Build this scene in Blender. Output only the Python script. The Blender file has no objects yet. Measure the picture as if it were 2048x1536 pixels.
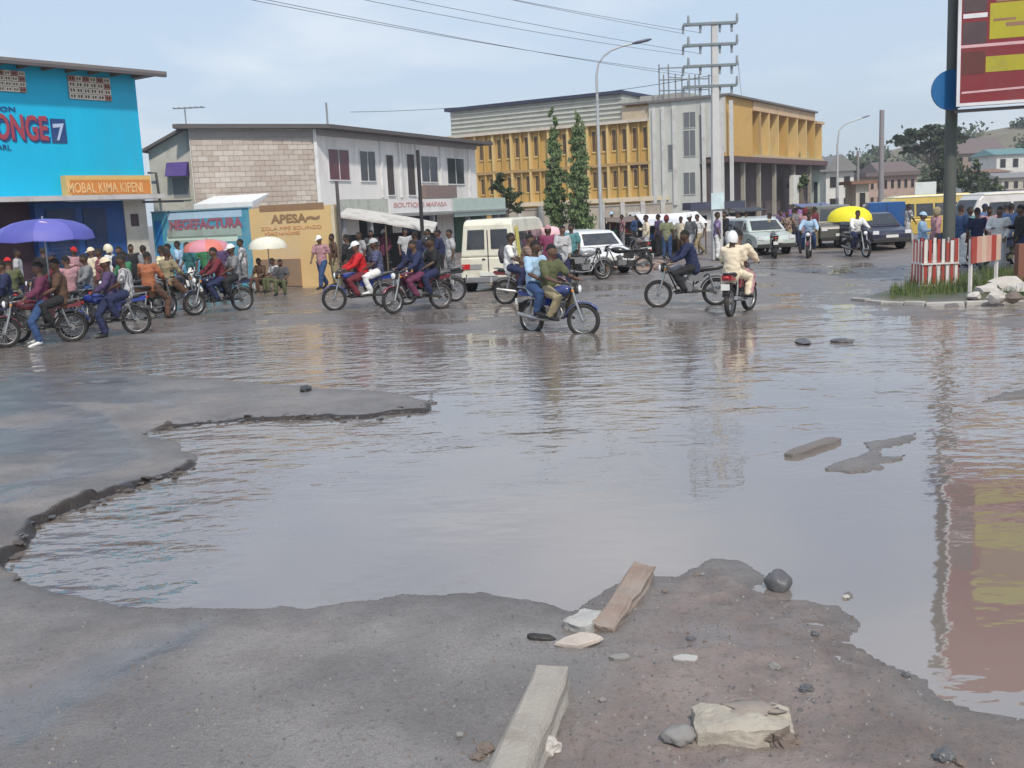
import bpy, bmesh, math, random
import numpy as np
from mathutils import Vector, Matrix, Euler, noise as mnoise

random.seed(7)
R = math.radians
scene = bpy.context.scene
COL = scene.collection

# ------------------------------------------------------------------ camera, sky, sun, exposure
F = 2100.0; CAM_H = 2.3; HORIZON = 418.0; ROLL = math.radians(2.67)
PITCH = math.atan((768 - HORIZON) / F)
cp, sp = math.cos(PITCH), math.sin(PITCH)
cam_d = bpy.data.cameras.new('camera'); cam = bpy.data.objects.new('camera', cam_d); COL.objects.link(cam)
cam.location = (0, 0, CAM_H); cam.rotation_euler = (Matrix.Rotation(math.pi / 2 - PITCH, 3, 'X') @ Matrix.Rotation(-ROLL, 3, 'Z')).to_euler()
cam_d.sensor_width = 36; cam_d.lens = 36 * F / 2048; cam_d.clip_end = 9000; cam_d.clip_start = 0.05
scene.camera = cam

SUN_EL, SUN_AZ = 50, 166      # azimuth clockwise from +Y (the view direction)
world = bpy.data.worlds.new("World"); scene.world = world; world.use_nodes = True
nt = world.node_tree; nt.nodes.clear()
def wn(t, **k):
    n = nt.nodes.new(t)
    for a, b in k.items(): setattr(n, a, b)
    return n
out = wn('ShaderNodeOutputWorld'); bg = wn('ShaderNodeBackground'); bg.inputs[1].default_value = 0.108
sky = wn('ShaderNodeTexSky'); sky.sky_type = 'NISHITA'; sky.sun_disc = False
sky.sun_elevation = R(SUN_EL); sky.sun_rotation = R(SUN_AZ); sky.air_density = 1.1; sky.dust_density = 1.6; sky.ozone_density = 1.5
tc = wn('ShaderNodeTexCoord'); sep = wn('ShaderNodeSeparateXYZ')
nt.links.new(tc.outputs['Generated'], sep.inputs[0])
addz = wn('ShaderNodeMath', operation='ADD'); addz.inputs[1].default_value = 0.16
nt.links.new(sep.outputs[2], addz.inputs[0])
dx = wn('ShaderNodeMath', operation='DIVIDE'); dy = wn('ShaderNodeMath', operation='DIVIDE')
for d_, i in ((dx, 0), (dy, 1)):
    nt.links.new(sep.outputs[i], d_.inputs[0]); nt.links.new(addz.outputs[0], d_.inputs[1])
cmb = wn('ShaderNodeCombineXYZ'); nt.links.new(dx.outputs[0], cmb.inputs[0]); nt.links.new(dy.outputs[0], cmb.inputs[1])
cl = wn('ShaderNodeTexNoise'); cl.inputs['Scale'].default_value = 0.62; cl.inputs['Detail'].default_value = 6; cl.inputs['Roughness'].default_value = 0.55
cl.inputs['Distortion'].default_value = 0.3
nt.links.new(cmb.outputs[0], cl.inputs['Vector'])
rmp = wn('ShaderNodeValToRGB'); rmp.color_ramp.elements[0].position = 0.47; rmp.color_ramp.elements[1].position = 0.74
rmp.color_ramp.elements[0].color = (0.0, 0.0, 0.0, 1); rmp.color_ramp.elements[1].color = (0.85, 0.85, 0.85, 1)
nt.links.new(cl.outputs['Fac'], rmp.inputs[0])
hz = wn('ShaderNodeMixRGB'); hz.inputs[0].default_value = 0.72; hz.inputs[2].default_value = (4.35, 5.25, 6.5, 1)
nt.links.new(sky.outputs[0], hz.inputs[1])
mix = wn('ShaderNodeMixRGB'); mix.inputs[2].default_value = (7.4, 7.55, 7.6, 1)
nt.links.new(rmp.outputs[0], mix.inputs[0]); nt.links.new(hz.outputs[0], mix.inputs[1])
nt.links.new(mix.outputs[0], bg.inputs[0]); nt.links.new(bg.outputs[0], out.inputs[0])

sun_d = bpy.data.lights.new('sun', 'SUN'); sun = bpy.data.objects.new('sun', sun_d); COL.objects.link(sun)
sun_d.energy = 2.3; sun_d.angle = R(3); sun_d.color = (1.0, 0.92, 0.82)
sd = Vector((math.sin(R(SUN_AZ)) * math.cos(R(SUN_EL)), math.cos(R(SUN_AZ)) * math.cos(R(SUN_EL)), math.sin(R(SUN_EL))))
sun.rotation_euler = sd.to_track_quat('Z', 'Y').to_euler(); sun.location = (0, -10, 60)
vs = scene.view_settings; vs.view_transform = 'Standard'; vs.look = 'None'; vs.exposure = 0.42; vs.gamma = 1; vs.use_curve_mapping = False
scene.cycles.max_bounces = 6; scene.cycles.glossy_bounces = 3; scene.cycles.transmission_bounces = 4; scene.cycles.volume_bounces = 0
scene.cycles.use_denoising = True; scene.cycles.sample_clamp_indirect = 6

# ------------------------------------------------------------------ geometry helpers
def ray(px, py):
    a = (px - 1024) / F; b = (768 - py) / F
    u = a * math.cos(ROLL) + b * math.sin(ROLL); v = -a * math.sin(ROLL) + b * math.cos(ROLL)
    return Vector((u, cp + v * sp, -sp + v * cp))
def W(px, py, Y):
    d = ray(px, py); return Vector((0, 0, CAM_H)) + d * (Y / d.y)
def G(px, py, z=0.0):
    d = ray(px, py); return Vector((0, 0, CAM_H)) + d * ((z - CAM_H) / d.z)
def V(*a): return Vector(a)

def tag(o, label=None, cat=None, group=None, kind=None):
    if label: o['label'] = label
    if cat: o['category'] = cat
    if group: o['group'] = group
    if kind: o['kind'] = kind
    return o
def empty(name, loc, label, cat, group=None, rz=0.0):
    o = bpy.data.objects.new(name, None); COL.objects.link(o); o.location = loc; o.rotation_euler = (0, 0, rz)
    o.empty_display_size = 0.2
    return tag(o, label, cat, group)

class MB:
    """collects faces, becomes ONE mesh object"""
    def __init__(self): self.v = []; self.f = []; self.m = []; self.s = []
    def add(self, vs, fs, mi=0, smooth=False):
        b = len(self.v); self.v += [tuple(x) for x in vs]
        for f in fs: self.f.append([b + i for i in f]); self.m.append(mi); self.s.append(smooth)
        return self
    def box(self, lo, hi, mi=0, mat=None):
        (x0, y0, z0), (x1, y1, z1) = lo, hi
        p = [V(x, y, z) for z in (z0, z1) for y in (y0, y1) for x in (x0, x1)]
        if mat is not None: p = [mat @ q for q in p]
        return self.add(p, [(0, 2, 3, 1), (4, 5, 7, 6), (0, 1, 5, 4), (2, 6, 7, 3), (0, 4, 6, 2), (1, 3, 7, 5)], mi)
    def hexa(self, p, mi=0):   # eight points: bottom 4 ring, top 4 ring
        return self.add(p, [(0, 3, 2, 1), (4, 5, 6, 7), (0, 1, 5, 4), (1, 2, 6, 5), (2, 3, 7, 6), (3, 0, 4, 7)], mi)
    def tube(self, pts, rad, n=8, mi=0, cap=True, smooth=True, flat=1.0):
        pts = [Vector(p) for p in pts]
        if not hasattr(rad, '__len__'): rad = [rad] * len(pts)
        rings = []; prev = None
        for i, p in enumerate(pts):
            t = (pts[min(i + 1, len(pts) - 1)] - pts[max(i - 1, 0)])
            if t.length < 1e-9: t = V(0, 0, 1)
            t.normalize()
            if prev is None:
                a = V(0, 0, 1) if abs(t.z) < 0.9 else V(1, 0, 0)
                x = t.cross(a).normalized()
            else:
                x = (prev - t * prev.dot(t))
                x = x.normalized() if x.length > 1e-6 else t.orthogonal().normalized()
            prev = x; y = t.cross(x)
            rings.append([p + x * (math.cos(2 * math.pi * k / n) * rad[i]) + y * (math.sin(2 * math.pi * k / n) * rad[i] * flat) for k in range(n)])
        vs = [q for r in rings for q in r]; fs = []
        for i in range(len(rings) - 1):
            for k in range(n):
                k2 = (k + 1) % n
                fs.append((i * n + k, i * n + k2, (i + 1) * n + k2, (i + 1) * n + k))
        self.add(vs, fs, mi, smooth)
        if cap: self.add(rings[0], [tuple(range(n))[::-1]], mi); self.add(rings[-1], [tuple(range(n))], mi)
        return self
    def ring(self, c, r, t, axis='y', n=24, m=6, mi=0, w=None):   # torus about an axis
        w = w or t; vs = []; fs = []
        for i in range(n):
            a = 2 * math.pi * i / n
            for k in range(m):
                b = 2 * math.pi * k / m
                rr = r + t * math.cos(b); h = w * math.sin(b)
                p = (rr * math.cos(a), h, rr * math.sin(a)) if axis == 'y' else (rr * math.cos(a), rr * math.sin(a), h) if axis == 'z' else (h, rr * math.cos(a), rr * math.sin(a))
                vs.append(V(*p) + Vector(c))
        for i in range(n):
            for k in range(m):
                fs.append((i * m + k, i * m + (k + 1) % m, ((i + 1) % n) * m + (k + 1) % m, ((i + 1) % n) * m + k))
        return self.add(vs, fs, mi, True)
    def prism(self, poly, a, b, mi=0, axis='y'):   # polygon in xz extruded along y (or xy extruded along z)
        n = len(poly)
        if axis == 'y': vs = [(x, a, z) for x, z in poly] + [(x, b, z) for x, z in poly]
        elif axis == 'z': vs = [(x, y, a) for x, y in poly] + [(x, y, b) for x, y in poly]
        else: vs = [(a, x, z) for x, z in poly] + [(b, x, z) for x, z in poly]
        fs = [tuple(range(n)), tuple(range(n, 2 * n))[::-1]] + [(i, i + n, (i + 1) % n + n, (i + 1) % n) for i in range(n)]
        return self.add(vs, fs, mi)
    def lathe(self, prof, c=(0, 0, 0), n=16, mi=0, smooth=True):
        vs = []; fs = []; m = len(prof)
        for i in range(n):
            a = 2 * math.pi * i / n
            for r, z in prof: vs.append((c[0] + r * math.cos(a), c[1] + r * math.sin(a), c[2] + z))
        for i in range(n):
            for k in range(m - 1):
                fs.append((i * m + k, ((i + 1) % n) * m + k, ((i + 1) % n) * m + k + 1, i * m + k + 1))
        return self.add(vs, fs, mi, smooth)
    def blob(self, c, r, seed=0, rough=0.15, sub=2, mi=0, smooth=True):
        bm = bmesh.new(); bmesh.ops.create_icosphere(bm, subdivisions=sub, radius=1)
        vs = []
        for v in bm.verts:
            k = 1 + rough * (mnoise.noise(v.co * 1.7 + V(seed * 3.1, seed, 0)) + 0.5 * mnoise.noise(v.co * 4 + V(seed, 0, 5)))
            vs.append((c[0] + v.co.x * r[0] * k, c[1] + v.co.y * r[1] * k, c[2] + v.co.z * r[2] * k))
        fs = [tuple(v.index for v in f.verts) for f in bm.faces]; bm.free()
        return self.add(vs, fs, mi, smooth)
    def mesh(self, name, mats):
        me = bpy.data.meshes.new(name); me.from_pydata(self.v, [], self.f)
        for m in (mats if isinstance(mats, (list, tuple)) else [mats]): me.materials.append(m)
        me.polygons.foreach_set('material_index', self.m); me.polygons.foreach_set('use_smooth', self.s)
        bm = bmesh.new(); bm.from_mesh(me); bmesh.ops.recalc_face_normals(bm, faces=bm.faces); bm.to_mesh(me); bm.free()
        me.update(); return me
    def build(self, name, mats, parent=None, bevel=0.0, world=True):
        me = self.mesh(name, mats)
        return place(name, me, parent, world, bevel)
def place(name, me, parent=None, world=True, bevel=0.0):
    o = bpy.data.objects.new(name, me); COL.objects.link(o)
    if parent is not None:
        o.parent = parent
        if world:
            r = parent
            M_ = Matrix.Identity(4)
            while r is not None:
                M_ = Matrix.LocRotScale(r.location, r.rotation_euler, r.scale) @ M_; r = r.parent
            o.matrix_basis = M_.inverted()
    if bevel:
        md = o.modifiers.new('bevel', 'BEVEL'); md.width = bevel; md.segments = 1; md.limit_method = 'ANGLE'
    return o
def copy_tree(o, parent=None):
    c = o.copy(); COL.objects.link(c)
    if parent is not None: c.parent = parent
    for ch in KIDS.get(o.name, []) if False else list(o.children): copy_tree(ch, c)
    return c

class Facade:
    """a vertical plane through two plan points; u runs along it, n out of it towards the street"""
    def __init__(self, A, B, flip=False):
        self.A = V(A[0], A[1], 0); self.B = V(B[0], B[1], 0)
        self.d = (self.B - self.A).normalized(); self.L = (self.B - self.A).length
        self.n = V(self.d.y, -self.d.x, 0)
        if self.n.dot(-self.A) < 0: self.n = -self.n
        if flip: self.n = -self.n
    def hit(self, px, py):
        d = ray(px, py); o = V(0, 0, CAM_H)
        t = (self.A - o).dot(self.n) / d.dot(self.n); p = o + d * t
        return (p - self.A).dot(self.d), p.z
    def u(self, px, py=400): return self.hit(px, py)[0]
    def p(self, u, n, z): return self.A + self.d * u + self.n * n + V(0, 0, z)
    def box(self, mb, u0, u1, z0, z1, n0, n1, mi=0):
        p = [self.p(u0, n0, z0), self.p(u1, n0, z0), self.p(u1, n1, z0), self.p(u0, n1, z0),
             self.p(u0, n0, z1), self.p(u1, n0, z1), self.p(u1, n1, z1), self.p(u0, n1, z1)]
        return mb.hexa(p, mi)
    def mat(self, u, n, z):   # frame whose x runs along the wall, y up, z out
        z_ = self.n; x_ = self.d if self.d.cross(V(0, 0, 1)).dot(self.n) > 0 else -self.d
        return Matrix(((x_.x, 0, z_.x, 0), (x_.y, 0, z_.y, 0), (x_.z, 1, z_.z, 0), (0, 0, 0, 1))), self.p(u, n, z)

# ------------------------------------------------------------------ materials
MATS = {}
def M(name, col, rough=0.8, var=0.12, scale=3.0, bump=0.15, metal=0.0, dirt=0.25, dirtcol=(0.16, 0.13, 0.105), coat=0.0, fine=40.0, alpha=None, stretch=(1, 1, 1)):
    if name in MATS: return MATS[name]
    m = bpy.data.materials.new(name); m.use_nodes = True; t = m.node_tree; N = t.nodes; L = t.links
    b = N['Principled BSDF']; b.inputs['Roughness'].default_value = rough; b.inputs['Metallic'].default_value = metal
    if coat: b.inputs['Coat Weight'].default_value = coat; b.inputs['Coat Roughness'].default_value = 0.15
    tcn = N.new('ShaderNodeTexCoord'); mp = N.new('ShaderNodeMapping'); mp.inputs['Scale'].default_value = stretch
    oi = N.new('ShaderNodeObjectInfo'); va = N.new('ShaderNodeVectorMath'); va.operation = 'ADD'
    ml = N.new('ShaderNodeMath'); ml.operation = 'MULTIPLY'; ml.inputs[1].default_value = 37.0
    L.new(oi.outputs['Random'], ml.inputs[0]); L.new(tcn.outputs['Object'], va.inputs[0]); L.new(ml.outputs[0], va.inputs[1])
    L.new(va.outputs[0], mp.inputs[0])
    n1 = N.new('ShaderNodeTexNoise'); n1.inputs['Scale'].default_value = scale; n1.inputs['Detail'].default_value = 5; n1.inputs['Roughness'].default_value = 0.6
    n2 = N.new('ShaderNodeTexNoise'); n2.inputs['Scale'].default_value = fine; n2.inputs['Detail'].default_value = 3
    n3 = N.new('ShaderNodeTexNoise'); n3.inputs['Scale'].default_value = scale * 0.37; n3.inputs['Detail'].default_value = 7; n3.inputs['Roughness'].default_value = 0.7
    for n in (n1, n2, n3): L.new(mp.outputs[0], n.inputs['Vector'])
    c1 = N.new('ShaderNodeMixRGB'); c1.inputs[1].default_value = tuple(max(0, c * (1 - var * 1.6)) for c in col) + (1,)
    c1.inputs[2].default_value = tuple(min(1, c * (1 + var * 1.6)) for c in col) + (1,)
    av = N.new('ShaderNodeMath'); av.operation = 'ADD'; hf = N.new('ShaderNodeMath'); hf.operation = 'MULTIPLY'; hf.inputs[1].default_value = 0.35
    L.new(n2.outputs['Fac'], hf.inputs[0]); L.new(hf.outputs[0], av.inputs[0])
    hg = N.new('ShaderNodeMath'); hg.operation = 'MULTIPLY'; hg.inputs[1].default_value = 0.65; L.new(n1.outputs['Fac'], hg.inputs[0]); L.new(hg.outputs[0], av.inputs[1])
    L.new(av.outputs[0], c1.inputs[0])
    dr = N.new('ShaderNodeValToRGB'); dr.color_ramp.elements[0].position = 0.5; dr.color_ramp.elements[1].position = 0.72
    dr.color_ramp.elements[0].color = (0, 0, 0, 1); dr.color_ramp.elements[1].color = (dirt, dirt, dirt, 1)
    L.new(n3.outputs['Fac'], dr.inputs[0])
    c2 = N.new('ShaderNodeMixRGB'); c2.inputs[2].default_value = tuple(dirtcol) + (1,)
    L.new(dr.outputs[0], c2.inputs[0]); L.new(c1.outputs[0], c2.inputs[1]); L.new(c2.outputs[0], b.inputs['Base Color'])
    if bump:
        bp = N.new('ShaderNodeBump'); bp.inputs['Strength'].default_value = bump; bp.inputs['Distance'].default_value = 0.02
        L.new(av.outputs[0], bp.inputs['Height']); L.new(bp.outputs[0], b.inputs['Normal'])
    MATS[name] = m; return m
def paint(name, col, rough=0.32, **k): return M(name, col, rough=rough, var=k.pop('var', 0.05), bump=0.0, coat=0.4, dirt=k.pop('dirt', 0.35), scale=5, **k)

# ------------------------------------------------------------------ terrain
def gxy(pts): return np.array([tuple(G(x, y))[:2] for x, y in pts])
LAKE = [(865,803),(845,824),(740,836),(620,840),(480,842),(380,850),(285,867),(345,882),(392,918),(388,938),(300,965),(210,1000),(130,1030),(62,1058),(45,1095),(24,1125),(33,1158),
        (80,1180),(180,1203),(330,1216),(500,1220),(600,1220),(700,1208),(800,1194),(960,1186),(1060,1196),(1150,1226),(1200,1200),(1240,1165),(1290,1145),(1350,1155),(1400,1140),(1430,1120),(1480,1124),(1512,1160),(1500,1185),(1560,1200),
        (1620,1206),(1690,1214),(1718,1250),(1700,1288),(1770,1330),(1850,1362),(1885,1400),(1960,1425),(2100,1450),(2700,1500),
        (3300,900),(2900,700),(2300,668),(2048,656),(1850,640),(1700,646),(1560,640),(1440,654),(1300,640),(1180,660),(1000,672),(900,660),(780,655),(640,648),(520,655),(420,668),(300,690),(140,705),(-100,712),(-700,712),
        (-700,734),(-100,742),(100,742),(250,747),(430,758),(620,773),(780,787)]
SHARP = set(list(range(0, 6)) + list(range(8, 16)))
LK = gxy(LAKE)
ISL = [gxy(p) for p in (
    [(1662,938),(1700,915),(1742,900),(1735,886),(1780,878),(1838,867),(1826,881),(1764,896),(1757,911),(1806,910),(1800,919),(1765,926),(1784,941),(1720,946)],
    [(1958,806),(1990,790),(2060,772),(2140,776),(2080,798),(2010,800)],
    [(1300,636),(1330,622),(1400,620),(1440,628),(1420,642),(1350,645)],
    [(1690,1190),(1702,1186),(1706,1196),(1694,1200)])]
VERGE = gxy([(1700,600),(1760,585),(1835,572),(1900,560),(2048,545),(2400,535),(3400,545),(3400,640),(2400,622),(2048,608),(1900,612),(1780,610)])
MUDZ = gxy([(1180,1290),(1300,1150),(1430,1110),(1520,1150),(1720,1210),(1900,1400),(2300,1450),(2600,1700),(1050,2300),(900,1700),(1050,1450),(1170,1340)])
FILMS = [gxy([(-60,1530),(-120,1400),(180,1300),(380,1232),(505,1224),(430,1290),(250,1390),(60,1520)]), gxy([(-300,800),(60,790),(240,830),(300,880),(330,910),(240,950),(120,985),(20,1030),(-200,1060)]), gxy([(-300,745),(150,752),(420,765),(600,780),(700,800),(420,815),(200,820),(-300,800)]), gxy([(1190,1340),(1250,1290),(1330,1255),(1450,1228),(1600,1212),(1690,1240),(1640,1290),(1500,1330),(1350,1350)])]

def segdist(X, Y, A, B):
    dx, dy = B[0] - A[0], B[1] - A[1]; L2 = dx * dx + dy * dy + 1e-12
    t = np.clip(((X - A[0]) * dx + (Y - A[1]) * dy) / L2, 0, 1)
    return np.hypot(X - A[0] - t * dx, Y - A[1] - t * dy)
def inside(X, Y, P):
    c = np.zeros(X.shape, bool); n = len(P); j = n - 1
    for i in range(n):
        yi, yj = P[i][1], P[j][1]
        if yi != yj:
            c ^= ((yi > Y) != (yj > Y)) & (X < (P[j][0] - P[i][0]) * (Y - yi) / (yj - yi) + P[i][0])
        j = i
    return c
def sdist(X, Y, P, sel=None):
    d = np.full(X.shape, 1e9)
    for i in range(len(P)):
        if sel is None or i in sel: d = np.minimum(d, segdist(X, Y, P[i], P[(i + 1) % len(P)]))
    return d
_rng = np.random.RandomState(5); _T = _rng.rand(256, 256)
def vnoise(X, Y):
    xi = np.floor(X).astype(int); yi = np.floor(Y).astype(int); fx = X - xi; fy = Y - yi
    fx = fx * fx * (3 - 2 * fx); fy = fy * fy * (3 - 2 * fy)
    a = _T[xi % 256, yi % 256]; b = _T[(xi + 1) % 256, yi % 256]; c = _T[xi % 256, (yi + 1) % 256]; d = _T[(xi + 1) % 256, (yi + 1) % 256]
    return (a * (1 - fx) + b * fx) * (1 - fy) + (c * (1 - fx) + d * fx) * fy - 0.5
def fbm(X, Y, f, o=4, g=0.5):
    s = 0; a = 1; c, s_ = math.cos(0.6), math.sin(0.6)
    for _ in range(o):
        s = s + a * vnoise(X * f + 17.3 * _, Y * f + 9.1 * _); X, Y = X * c - Y * s_, X * s_ + Y * c
        f *= 2.03; a *= g
    return s
def sm(x, a, b):
    t = np.clip((x - a) / (b - a), 0, 1); return t * t * (3 - 2 * t)
def terrain(X, Y):
    r = np.hypot(X, Y)
    wob = np.clip(r * 0.014, 0.04, 0.35)
    Xw = X + fbm(X, Y, 1.3, 5, .55) * wob; Yw = Y + fbm(X + 50, Y, 1.3, 5, .55) * wob
    jag = (1 - sm(r, 12, 16)) * .045; Xw = Xw + fbm(X, Y, 7, 3) * jag; Yw = Yw + fbm(X, Y + 31, 7, 3) * jag
    ins = inside(Xw, Yw, LK)
    ds = sdist(Xw, Yw, LK, SHARP); dg = sdist(Xw, Yw, LK, set(range(len(LK))) - SHARP)
    d = np.minimum(ds, dg)
    w = sm(dg - ds, -0.05, 0.30)
    rough = fbm(X, Y, 0.9, 3) * 0.03 + fbm(X, Y, 6, 3) * 0.006 + np.where(r > 14, fbm(X * .5, Y * 1.6, 2.2, 3) * 0.014, 0)
    near = 1 - sm(r, 13, 20)
    gentle = (0.004 + 0.055 * (1 - np.exp(-d / 0.9))) * near + (0.001 + 0.004 * (1 - np.exp(-d / 2.0))) * (1 - near)
    eh = np.where(r > 9.5, 0.060, 0.115) * (0.8 + 0.9 * fbm(X, Y, 2.3, 3)); broken = eh * sm(d, 0.0, 0.06 + 0.03 * fbm(X, Y, 2, 2)) - 0.015 * sm(d, 0.5, 3.0)
    land = gentle * (1 - w) + broken * w + rough * (0.15 + 0.85 * sm(d, 0, 0.8)) * np.where(r > 16, 1.15, 0.8)
    far = sm(r, 36, 50); land = land * (1 - far) + far * (0.06 + fbm(X, Y, 0.15, 3) * 0.08)
    z = np.where(ins, -0.07 * sm(d, 0.0, 0.5) - 0.006 + rough * 0.2 * sm(d, 0, .5), land)
    for P in ISL:
        di = sdist(Xw, Yw, P); ii = inside(Xw, Yw, P)
        z = np.where(ii, np.maximum(z, 0.006 + 0.03 * sm(di, 0, 0.35) + fbm(X, Y, 9, 3) * 0.012), z)
    iv = inside(X, Y, VERGE); dv = sdist(X, Y, VERGE)
    z = np.where(iv, 0.05 + 0.10 * sm(dv, 0.15, 0.6) + fbm(X, Y, 2, 3) * 0.04, z)
    film = np.zeros(X.shape)
    for i_, P in enumerate(FILMS): film = np.maximum(film, np.where(inside(Xw, Yw, P), sm(sdist(Xw, Yw, P), 0, 0.25), 0) * (1 if i_ == 0 else 0.75 * sm(fbm(X * (3 if i_ == 3 else 1), Y * (5 if i_ == 3 else 1), .8, 4), -.35, .05)))
    im = inside(X, Y, MUDZ); mud = np.where(im, sm(sdist(X, Y, MUDZ), 0, 0.35), 0)
    # near edge of the asphalt patch on the lower left: a low ridge of laid asphalt
    f0 = np.where(inside(Xw, Yw, FILMS[0]), sm(sdist(Xw, Yw, FILMS[0]), 0, 0.3), 0); z = np.where(ins, z, z * (1 - f0 * .8) + f0 * .004)
    z = np.where(ins, z, z - 0.004 * film)
    z = z + mud * (fbm(X, Y, 7, 4) * 0.03 + fbm(X, Y, 22, 3) * 0.008)
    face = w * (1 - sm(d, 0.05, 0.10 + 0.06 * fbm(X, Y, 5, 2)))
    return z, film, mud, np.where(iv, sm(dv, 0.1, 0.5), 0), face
def gz(x, y):
    return float(max(terrain(np.array([x], float), np.array([y], float))[0][0], 0.0))
def gzs(ps):
    return np.maximum(terrain(np.array([p[0] for p in ps], float), np.array([p[1] for p in ps], float))[0], 0.0)
def GG(px, py):    # point on the terrain (or the water) seen at a pixel of the photograph
    p = G(px, py)
    for _ in range(2): p = G(px, py, gz(p.x, p.y))
    return p

def ground_mesh():
    rr = np.concatenate([[0.35], np.geomspace(2.0, 5.6, 150)[:-1], np.linspace(5.6, 14.2, 480)[:-1], np.geomspace(14.2, 85, 210), np.geomspace(100, 4000, 22)])
    a1 = np.linspace(-40, 40, 620); a2 = np.linspace(40, 320, 46)[1:-1]
    ang = np.radians(np.concatenate([a1, a2])); na = len(ang)
    RR, AA = np.meshgrid(rr, ang, indexing='ij'); X = (RR * np.sin(AA)).ravel(); Y = (RR * np.cos(AA)).ravel()
    z, film, mud, grass, face = terrain(X, Y)
    X = np.append(X, 0); Y = np.append(Y, 0); z = np.append(z, z[:na].mean())
    co = np.stack([X, Y, z], 1).astype(np.float32)
    nrr = len(rr); i = np.arange(nrr - 1)[:, None]; k = np.arange(na)[None, :]; k2 = (k + 1) % na
    q = np.stack([i * na + k, i * na + k2, (i + 1) * na + k2, (i + 1) * na + k], -1).reshape(-1, 4)
    c = len(X) - 1; tri = np.stack([np.full(na, c), (np.arange(na) + 1) % na, np.arange(na)], 1)
    me = bpy.data.meshes.new('ground'); me.vertices.add(len(co)); me.vertices.foreach_set('co', co.ravel())
    nl = q.size + tri.size; me.loops.add(nl); me.loops.foreach_set('vertex_index', np.concatenate([q[:, ::-1].ravel(), tri[:, ::-1].ravel()]).astype(np.int32))
    np_ = len(q) + len(tri); me.polygons.add(np_)
    st = np.concatenate([np.arange(len(q)) * 4, len(q) * 4 + np.arange(len(tri)) * 3]).astype(np.int32)
    me.polygons.foreach_set('loop_start', st); me.update(calc_edges=True)
    me.polygons.foreach_set('use_smooth', np.ones(np_, bool))
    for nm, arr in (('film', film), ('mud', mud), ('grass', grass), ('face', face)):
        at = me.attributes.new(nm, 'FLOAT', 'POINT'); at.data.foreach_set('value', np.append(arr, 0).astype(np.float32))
    me.validate(); me.update()
    return me

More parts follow.
